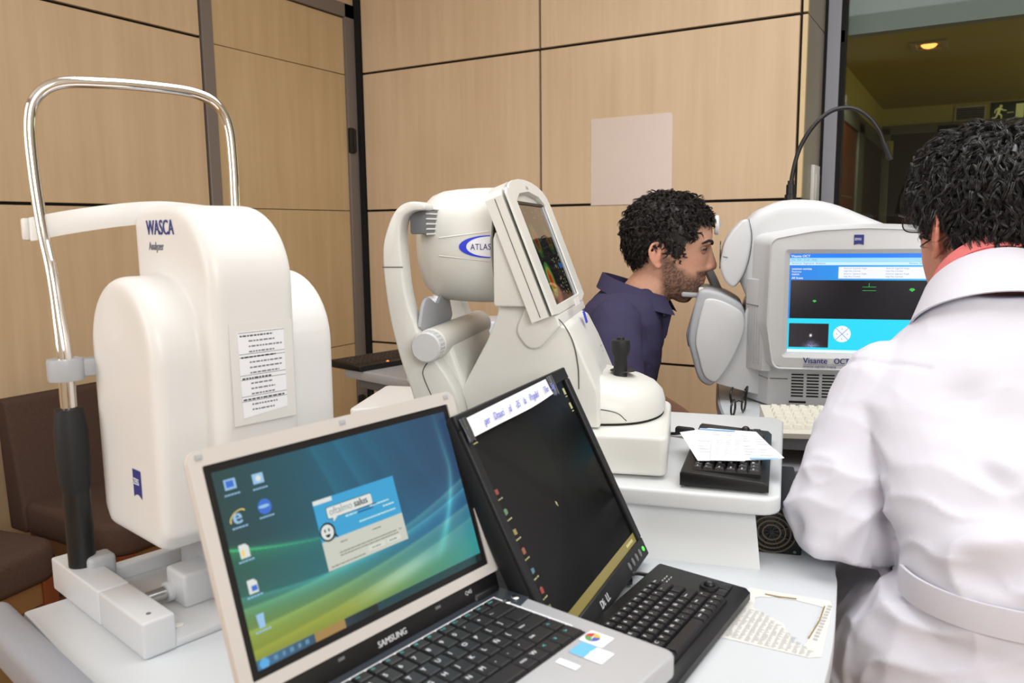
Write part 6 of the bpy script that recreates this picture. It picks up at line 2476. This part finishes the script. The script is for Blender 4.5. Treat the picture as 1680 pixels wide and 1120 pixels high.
polo = fuse(bm, 0.0048, 5)


def pw(p, n):
    q = Vector((p.x * 9, p.y * 9, (p.z + p.x * 0.8) * 16))
    f = 0.0035 * ridged(q) + 0.002 * noise.noise(p * 26)
    # sleeve seam around the near and far shoulder
    for s in (-1, 1):
        d = abs((abs(p.y) - 0.150) + (p.z - PZ + 0.16) * -0.25)
        f -= 0.0025 * math.exp(-(d / 0.004) ** 2) * (p.z > PZ - 0.27)
    return f


cloth_displace(polo, pw)
po_ = obj('polo_shirt', polo, M_navycloth, pt, ang=180)
# collar that stands behind and folds over towards the open front
bm = new()
rings_o, N_ = [], 40
for k in range(N_ + 1):
    t = rad(28 + 304 * k / N_)
    ct, st = math.cos(t), math.sin(t)
    back = (1 - ct) / 2
    cx_, cz_ = -0.052, PZ - 0.108
    x0 = cx_ + 0.070 * ct
    y0 = 0.068 * st
    zt = cz_ + 0.050 * back - 0.012 * (1 - back) + 0.012
    top = Vector((x0 - 0.022 * back, y0, zt))
    outv = Vector((ct, st, 0))
    mid_ = top + outv * 0.007 + Vector((0, 0, 0.002))
    low = top + outv * (0.022 + 0.014 * (1 - back)) + Vector((0, 0, -0.034 - 0.012 * (1 - back)))
    low2 = low - outv * 0.003 + Vector((0, 0, 0.001))
    inn = top - outv * 0.003 + Vector((0, 0, -0.035))
    rings_o.append([inn, top, mid_, low, low2, top + outv * 0.002 + Vector((0, 0, -0.006))])
loft(bm, rings_o)
obj('collar', bm, M_navycloth, po_, ang=50)
bm = new()
prism(bm, [(0.000, PZ - 0.135), (0.030, PZ - 0.150), (0.016, PZ - 0.21), (0.004, PZ - 0.215)], -0.030, -0.026, 'y', 0.001)
obj('placket', bm, M_navycloth, po_)
bm = new()
prism(bm, [(0.000, PZ - 0.135), (0.026, PZ - 0.148), (0.016, PZ - 0.21), (0.004, PZ - 0.215)], 0.026, 0.030, 'y', 0.001)
obj('placket', bm, M_navycloth, po_)
bm = new()
lathe(bm, [(0.001, 0.0), (0.0055, 0.0004), (0.0055, 0.002), (0.003, 0.0026)], (0, 0, 0), 14)
xf(bm, Matrix.Translation((0.010, -0.031, PZ - 0.150)) @ Matrix.Rotation(rad(90), 4, 'X'))
obj('button', bm, mat('dark_button', (40, 38, 44), 0.2), po_)
bm = new()
for s in (-1, 1):
    limb_tube(bm, [Pz(-0.17, 0.085 * s, -0.60), Pz(0.04, 0.115 * s, -0.605), Pz(0.258, 0.13 * s, -0.612)], [0.092, 0.084, 0.064])
    limb_tube(bm, [Pz(0.256, 0.13 * s, -0.612), Pz(0.237, 0.13 * s, -0.80), Pz(0.22, 0.13 * s, -1.06)], [0.063, 0.060, 0.052])
loft(bm, torso_rings([((-0.185, 0, PZ - 0.55), 0.118, 0.174), ((-0.19, 0, PZ - 0.60), 0.122, 0.182), ((-0.19, 0, PZ - 0.662), 0.110, 0.175)]))
obj('trousers', fuse(bm, 0.008, 4), mat('dark_grey_trousers', (60, 62, 70), 0.9, grain=0.1, scale=200), pt, ang=180)
for s in (-1, 1):
    bm = new()
    rings = []
    for x, hw, h in ((0.165, 0.030, 0.055), (0.18, 0.037, 0.085), (0.22, 0.040, 0.095), (0.28, 0.045, 0.070), (0.35, 0.047, 0.050), (0.40, 0.036, 0.036), (0.415, 0.018, 0.022)):
        rings.append([Vector((x, 0.13 * s + hw * math.cos(a), max(0.001, h * 0.5 + h * 0.5 * math.sin(a)))) for a in np.linspace(0, 2 * PI, 15)[:-1]])
    loft(bm, rings)
    obj('shoe', bm, M_black, pt)
stool('dark round stool carrying the person in the navy shirt', (-0.700 + math.cos(rad(16)) * -0.19, 1.970 + math.sin(rad(16)) * -0.19, 0), PZ - 0.668, M_fabric)

# ---------------------------------------------------------------- doctor
DR = Vector((0.13, 1.07, 0))
dc = thing('person', 'person in a white coat seen from behind with wavy black hair and glasses', 'person', DR, 0)
azT, azH = rad(105), rad(124)
FT, LT_ = Vector((math.cos(azT), math.sin(azT), 0)), Vector((-math.sin(azT), math.cos(azT), 0))
HC = Vector((0.012, 1.381, 1.201)) - DR
MD = Matrix.Translation(HC) @ Matrix.Rotation(azH, 4, 'Z') @ Matrix.Rotation(rad(-4), 4, 'Y')
MDi = MD.inverted()


def D_(x, y, z):
    return Vector((x, y, z)) - DR


spine = [D_(0.100, 1.127, 0.76), D_(0.075, 1.20, 0.90), D_(0.048, 1.265, 1.0), D_(0.022, 1.325, 1.10)]
bm = new()
head_volume(bm, MD)
limb_tube(bm, [MD @ Vector((-0.005, 0, -0.03)), MD @ Vector((-0.022, 0, -0.075)), D_(0.010, 1.338, 1.085), D_(0.022, 1.315, 1.03)], [0.056, 0.060, 0.064, 0.08], 20)
hip = D_(0.13, 1.075, 0.60)
loft(bm, torso_rings([(hip + Vector((0, 0, -0.10)), 0.10, 0.16), (hip, 0.12, 0.175), (spine[0], 0.105, 0.155), (spine[1], 0.105, 0.165), (spine[2], 0.095, 0.170), (D_(0.035, 1.295, 1.035), 0.075, 0.13), (spine[3], 0.055, 0.07)], F=FT, L=LT_))
armL = [D_(-0.100, 1.258, 0.984), D_(-0.128, 1.205, 0.895), D_(-0.153, 1.150, 0.815)]
foreL = [D_(-0.153, 1.150, 0.812), D_(-0.128, 1.28, 0.822), D_(-0.105, 1.40, 0.835)]
armR = [D_(0.195, 1.345, 1.005), D_(0.29, 1.27, 0.905), D_(0.32, 1.20, 0.82)]
foreR = [D_(0.32, 1.20, 0.82), D_(0.24, 1.34, 0.825), D_(0.15, 1.46, 0.835)]
for a_, f_, s in ((armL, foreL, 1), (armR, foreR, -1)):
    limb_tube(bm, a_, [0.050, 0.046, 0.038])
    limb_tube(bm, f_, [0.040, 0.037, 0.026])
    hand(bm, f_[-1], (f_[-1] - f_[-2]) + Vector((0.06 * s, 0.02, 0)), (0, 0, -1), -s, 0.45)
knL, knR = D_(-0.13, 1.46, 0.585), D_(0.30, 1.50, 0.585)
for k_, s in ((knL, 1), (knR, -1)):
    h_ = hip + LT_ * 0.09 * s + Vector((0, 0, -0.02))
    limb_tube(bm, [h_, h_.lerp(k_, 0.5), k_], [0.085, 0.075, 0.056])
    limb_tube(bm, [k_, k_ + Vector((0, -0.02, -0.25)), k_ + Vector((0, -0.04, -0.50))], [0.054, 0.052, 0.036])
bd = fuse(bm, 0.0040, 3)
sink_eyes(bd, MDi, MD)
paint(bd, skin_paint(MDi, (204, 142, 118), None, (180, 100, 90), 5))
obj('body', bd, bpy.data.materials['skin'], dc, ang=180)
eyes(dc, MD)


def dmask(c):
    x, y, z = c
    if abs(y) < 0.05 and x > 0.06:
        return z > 0.072
    pts_ = [(-0.20, -0.080), (-0.055, -0.075), (-0.036, -0.045), (-0.026, -0.008), (-0.022, 0.022), (-0.006, 0.034), (0.010, 0.030), (0.016, 0.010), (0.020, -0.004), (0.034, -0.002), (0.040, 0.026), (0.066, 0.050), (0.085, 0.064), (0.2, 0.072)]
    for (x0, z0), (x1, z1) in zip(pts_[:-1], pts_[1:]):
        if x0 <= x <= x1:
            return z > z0 + (z1 - z0) * (x - x0) / (x1 - x0)
    return False


def dflow(p):
    c = Vector((-0.02, 0.0, 0.16))
    d = p - c
    sw = Vector((-d.y, d.x, 0)) * 2.2
    return d.normalized() * 0.8 + sw + Vector((0, 0, -0.55))


M_hair2 = mat('wavy_black_hair', (24, 20, 20), 0.3, spec=0.7, grain=0.4, scale=120)
hm = hair_mesh(MD, dmask, dflow, 3000, 0.048, 0.016, 0.0070, 21, 0.0006, 10, 3, 7, 0.0016, lambda p: 0.35 if (p.x > -0.030 and p.z < 0.045) else (0.65 if p.x > 0.07 or p.z < -0.045 else 1.0), 0.45)
obj('hair', hm, M_hair2, dc, ang=180)
# spectacles (worn: they move with the head)
M_sp = mat('dark_metal_frame', (60, 48, 44), 0.3, 0.6)
sp = obj('spectacles', xf(new(), MD), M_sp, dc) if False else None
bm = new()
for s in (-1, 1):
    ol = [Vector((0.131 - 0.004 * abs(v) / 0.02, 0.034 * s + 0.025 * u, 0.016 + v)) for u, v in [(math.copysign(abs(math.cos(t)) ** 0.6, math.cos(t)), 0.017 * math.copysign(abs(math.sin(t)) ** 0.6, math.sin(t))) for t in np.linspace(0, 2 * PI, 25)]]
    tube(bm, ol, 0.0011, 6)
    tube(bm, [(0.129, 0.059 * s, 0.026), (0.124, 0.070 * s, 0.027), (0.06, 0.078 * s, 0.024), (0.0, 0.080 * s, 0.022), (-0.012, 0.078 * s, 0.010)], 0.0013, 6)
tube(bm, catmull([(0.130, -0.010, 0.022), (0.134, 0, 0.026), (0.130, 0.010, 0.022)], 4), 0.0011, 6)
spo = obj('spectacles_frame', xf(bm, MD), M_sp, dc)
gm = bpy.data.materials.new('spectacle_glass')
gm.use_nodes = True
nt = gm.node_tree
nt.nodes.remove(nt.nodes['Principled BSDF'])
t1 = nt.nodes.new('ShaderNodeBsdfTransparent')
t1.inputs[0].default_value = (0.93, 0.95, 0.95, 1)
g1 = nt.nodes.new('ShaderNodeBsdfGlossy')
g1.inputs['Roughness'].default_value = 0.03
x1 = nt.nodes.new('ShaderNodeMixShader')
x1.inputs[0].default_value = 0.14
nt.links.new(t1.outputs[0], x1.inputs[1])
nt.links.new(g1.outputs[0], x1.inputs[2])
nt.links.new(x1.outputs[0], nt.nodes['Material Output'].inputs[0])
for s in (-1, 1):
    bm = new()
    prism(bm, [(0.034 * s + 0.0245 * math.copysign(abs(math.cos(t)) ** 0.6, math.cos(t)), 0.016 + 0.0165 * math.copysign(abs(math.sin(t)) ** 0.6, math.sin(t))) for t in np.linspace(0, 2 * PI, 25)[:-1]], 0.1285, 0.130, 'x')
    obj('lens', xf(bm, MD), gm, spo)

# white coat: torso, both sleeves, skirt over the thighs
M_coat = mat('white_coat_cotton', (213, 211, 221), 0.85, spec=0.2, bump=0.15, scale=700, grain=0.01)
bm = new()
loft(bm, torso_rings([(hip + Vector((0.0, 0.0, -0.16)), 0.175, 0.225), (hip + Vector((0, 0, -0.05)), 0.170, 0.215), (hip + Vector((-0.01, 0.015, 0.06)), 0.145, 0.195), (spine[0] + Vector((0, 0, -0.02)), 0.128, 0.168), (spine[0] + Vector((0, 0, 0.05)), 0.130, 0.168),
                      (spine[1], 0.136, 0.176), (spine[2] + Vector((0, 0, -0.02)), 0.125, 0.196), (D_(0.042, 1.285, 1.04), 0.112, 0.155), (D_(0.036, 1.300, 1.082), 0.098, 0.112), (D_(0.030, 1.312, 1.125), 0.080, 0.082)], F=FT, L=LT_, n=44))
limb_tube(bm, armL, [0.073, 0.069, 0.062], 22)
limb_tube(bm, [armL[-1] + Vector((0.0, 0.0, 0.004)), D_(-0.131, 1.27, 0.816), D_(-0.112, 1.37, 0.832)], [0.062, 0.060, 0.046], 22)
limb_tube(bm, [D_(-0.145, 1.145, 0.815), D_(-0.112, 1.160, 0.796), D_(-0.092, 1.20, 0.80)], [0.055, 0.048, 0.045], 18)
limb_tube(bm, armR, [0.073, 0.069, 0.062], 22)
limb_tube(bm, [armR[-1], D_(0.26, 1.31, 0.825), D_(0.165, 1.44, 0.835)], [0.062, 0.058, 0.046], 22)
for k_, s in ((knL, 1), (knR, -1)):
    h_ = hip + LT_ * 0.10 * s + Vector((0, 0, 0.0))
    limb_tube(bm, [h_, h_.lerp(k_, 0.5) + Vector((-0.01 * s, 0, 0.005)), h_.lerp(k_, 0.9)], [0.112, 0.098, 0.080], 22)
limb_tube(bm, [D_(-0.01, 1.10, 0.66), D_(-0.070, 1.21, 0.625), D_(-0.115, 1.40, 0.61)], [0.125, 0.102, 0.082], 24)
limb_tube(bm, [D_(-0.035, 1.09, 0.69), D_(-0.072, 1.10, 0.58), D_(-0.085, 1.10, 0.46)], [0.060, 0.088, 0.09], 20)
coat = fuse(bm, 0.0046, 4)
APL = D_(-0.065, 1.205, 0.925)      # left armpit, where the folds gather
WL = D_(-0.075, 1.09, 0.775)        # left waist


def fold(p, a, b, w, amp):
    """one soft crease ridge along a line from a to b"""
    ab = b - a
    t = max(0.0, min(1.0, (p - a).dot(ab) / ab.length_squared))
    d = (p - a - ab * t).length
    ww = w * (0.55 + 0.9 * t)
    return 2.1 * amp * math.exp(-(d / ww) ** 2) * math.sin(PI * min(1, max(0.02, t * 0.9 + 0.1)))


FOLDS = [(APL, D_(0.11, 1.02, 0.93), 0.016, 0.011), (APL + Vector((0, 0, -0.02)), D_(0.12, 1.0, 0.80), 0.018, 0.013), (APL + Vector((0, 0, 0.02)), D_(0.02, 1.13, 1.02), 0.016, -0.008), (WL, D_(0.10, 0.985, 0.90), 0.018, 0.013), (WL + Vector((0.01, 0, 0.005)), D_(0.06, 1.00, 0.83), 0.012, -0.010),
         (D_(0.0, 1.03, 0.77), D_(0.16, 0.98, 0.86), 0.014, 0.009), (APL + Vector((-0.02, -0.02, 0.0)), D_(-0.205, 1.18, 0.90), 0.014, 0.009), (APL + Vector((-0.01, -0.03, -0.03)), D_(-0.20, 1.10, 0.83), 0.014, 0.010), (D_(-0.12, 1.13, 0.84), D_(-0.235, 1.10, 0.80), 0.012, -0.008),
         (D_(-0.11, 1.14, 0.80), D_(-0.19, 1.08, 0.79), 0.012, 0.009), (WL + Vector((0, 0, -0.03)), D_(-0.05, 0.98, 0.56), 0.016, 0.014), (WL + Vector((-0.01, 0.02, -0.05)), D_(-0.12, 1.08, 0.50), 0.014, -0.012), (WL + Vector((-0.02, 0.03, -0.06)), D_(-0.16, 1.15, 0.52), 0.012, 0.012),
         (D_(0.0, 1.02, 0.73), D_(0.05, 0.93, 0.55), 0.018, 0.012), (WL + Vector((0.03, -0.02, -0.03)), D_(0.0, 0.95, 0.56), 0.012, -0.010)]


def cw(p, n):
    g = max(0.25, min(1.0, (1.0 - p.z) / 0.12))
    g *= 1 - 0.75 * math.exp(-((p.z - 0.785) / 0.028) ** 2) * (p.x + DR.x > -0.10) * (p.y + DR.y < 1.2)
    f = g * 0.0125 * (max(0.0, ridged(Vector((p.x * 6 + p.z * 7, p.y * 6 - p.z * 4, p.z * 8 - p.x * 4)))) ** 2.2 - 0.3) + 0.0040 * g * max(0.0, ridged(Vector((p.x * 15 - p.z * 11, p.y * 14, p.z * 13 + p.x * 9)))) ** 3 + 0.0012 * noise.noise(p * 26)
    fm = 1 - 0.8 * math.exp(-((p.z - 0.785) / 0.024) ** 2) * (p.x + DR.x > -0.10) * (p.y + DR.y < 1.2)
    for a, b, w, amp in FOLDS:
        f += fm * fold(p, a, b, w, amp)
    # armhole seam
    ax = (armL[1] - armL[0]).normalized()
    d = (p - armL[0]).dot(ax) + 0.012
    if (p - armL[0]).length < 0.115:
        f -= 0.0022 * math.exp(-(d / 0.0035) ** 2)
    return f


cloth_displace(coat, cw)
cto = obj('white_coat', coat, M_coat, dc, ang=180)
# half belt stitched across the waist at the back
bm = new()
rings = []
wc_ = spine[0] + Vector((0, 0, 0.025))
ctree = BVHTree.FromPolygons([v.co.copy() for v in coat.vertices], [tuple(p.vertices) for p in coat.polygons])
for k in range(49):
    t = rad(97 + (270 - 97) * k / 48)
    e_ = 0.86
    lim = (FT * (0.132 * math.copysign(abs(math.cos(t)) ** e_, math.cos(t))) + LT_ * (0.171 * math.copysign(abs(math.sin(t)) ** e_, math.sin(t))))
    dirv = lim.normalized()
    r_ = lim.length
    for dz in (-0.0165, 0.0, 0.0165):
        h_, nn, i_, d_ = ctree.ray_cast(wc_ + Vector((0, 0, dz)) + dirv * (lim.length + 0.034), -dirv, 0.07)
        if h_ is not None and d_ > 0.002:
            r_ = max(r_, (h_ - wc_ - Vector((0, 0, dz))).length)
    ctr = wc_ + dirv * (r_ + 0.0035)
    rings.append([ctr + Vector((0, 0, -0.0175)) - dirv * 0.004, ctr + Vector((0, 0, -0.0175)), ctr + dirv * 0.0008, ctr + Vector((0, 0, 0.0175)), ctr + Vector((0, 0, 0.0175)) - dirv * 0.004])
for _ in range(3):
    rr_ = [[p.copy() for p in rg] for rg in rings]
    for i in range(1, len(rings) - 1):
        for j in range(5):
            rings[i][j] = (rr_[i - 1][j] + rr_[i][j] * 2 + rr_[i + 1][j]) / 4
loft(bm, rings)
obj('coat_belt', bm, M_coat, cto, ang=50)
# turned-down collar and the salmon shirt collar inside it
nb = D_(0.018, 1.335, 1.122)
nax = Vector((-0.10, 0.45, 0.89)).normalized()
s_ax = LT_
f_ax = nax.cross(s_ax) * -1
if f_ax.dot(FT) < 0:
    f_ax = -f_ax


def collar(r0, h, fall, flare, name, m, a0, a1, parent, drop=0.03):
    bm = new()
    rings = []
    for k in range(45):
        t = rad(a0 + (a1 - a0) * k / 44)
        ct, st = math.cos(t), math.sin(t)
        back = (1 - ct) / 2
        o_ = f_ax * ct + s_ax * st
        base = nb - nax * (drop * (1 - back)) + f_ax * 0.012 * (1 - back)
        foot = base + o_ * (r0 + 0.004) + nax * 0.0
        top = base + o_ * r0 + nax * (h * (0.55 + 0.45 * back))
        roll_ = top + o_ * 0.006 + nax * 0.002
        low = top + o_ * (flare * (0.45 + 0.55 * back)) - nax * (fall * (0.30 + 0.70 * back))
        rings.append([foot, top, roll_, low, low - o_ * 0.004, top + o_ * 0.003 - nax * 0.006])
    loft(bm, rings)
    return obj(name, bm, m, parent, ang=50)


collar(0.080, 0.030, 0.074, 0.036, 'coat_collar', M_coat, 40, 320, cto, 0.045)
collar(0.069, 0.056, 0.016, 0.006, 'shirt_collar', mat('salmon_shirt', (236, 128, 128), 0.85), 30, 330, dc, 0.050)
bm = new()
for k_, s in ((knL, 1), (knR, -1)):
    h_ = hip + LT_ * 0.09 * s + Vector((0, 0, -0.02))
    limb_tube(bm, [h_, h_.lerp(k_, 0.5), k_], [0.092, 0.083, 0.066])
    limb_tube(bm, [k_, k_ + Vector((0, -0.02, -0.25)), k_ + Vector((0, -0.04, -0.49))], [0.064, 0.06, 0.052])
obj('trousers', fuse(bm, 0.008, 4), bpy.data.materials['dark_grey_trousers'], dc, ang=180)
for k_ in (knL, knR):
    bm = new()
    rings = []
    for y, hw, h in ((-0.10, 0.030, 0.055), (-0.085, 0.037, 0.085), (-0.045, 0.040, 0.095), (0.015, 0.045, 0.070), (0.085, 0.047, 0.050), (0.135, 0.036, 0.036), (0.15, 0.018, 0.022)):
        rings.append([Vector((k_.x + hw * math.cos(a), k_.y + y, max(0.001, h * 0.5 + h * 0.5 * math.sin(a)))) for a in np.linspace(0, 2 * PI, 15)[:-1]])
    loft(bm, rings)
    obj('shoe', bm, M_black, dc)
stool('dark round stool under the person in the white coat', (0.14, 1.06, 0), 0.475, M_blackm)
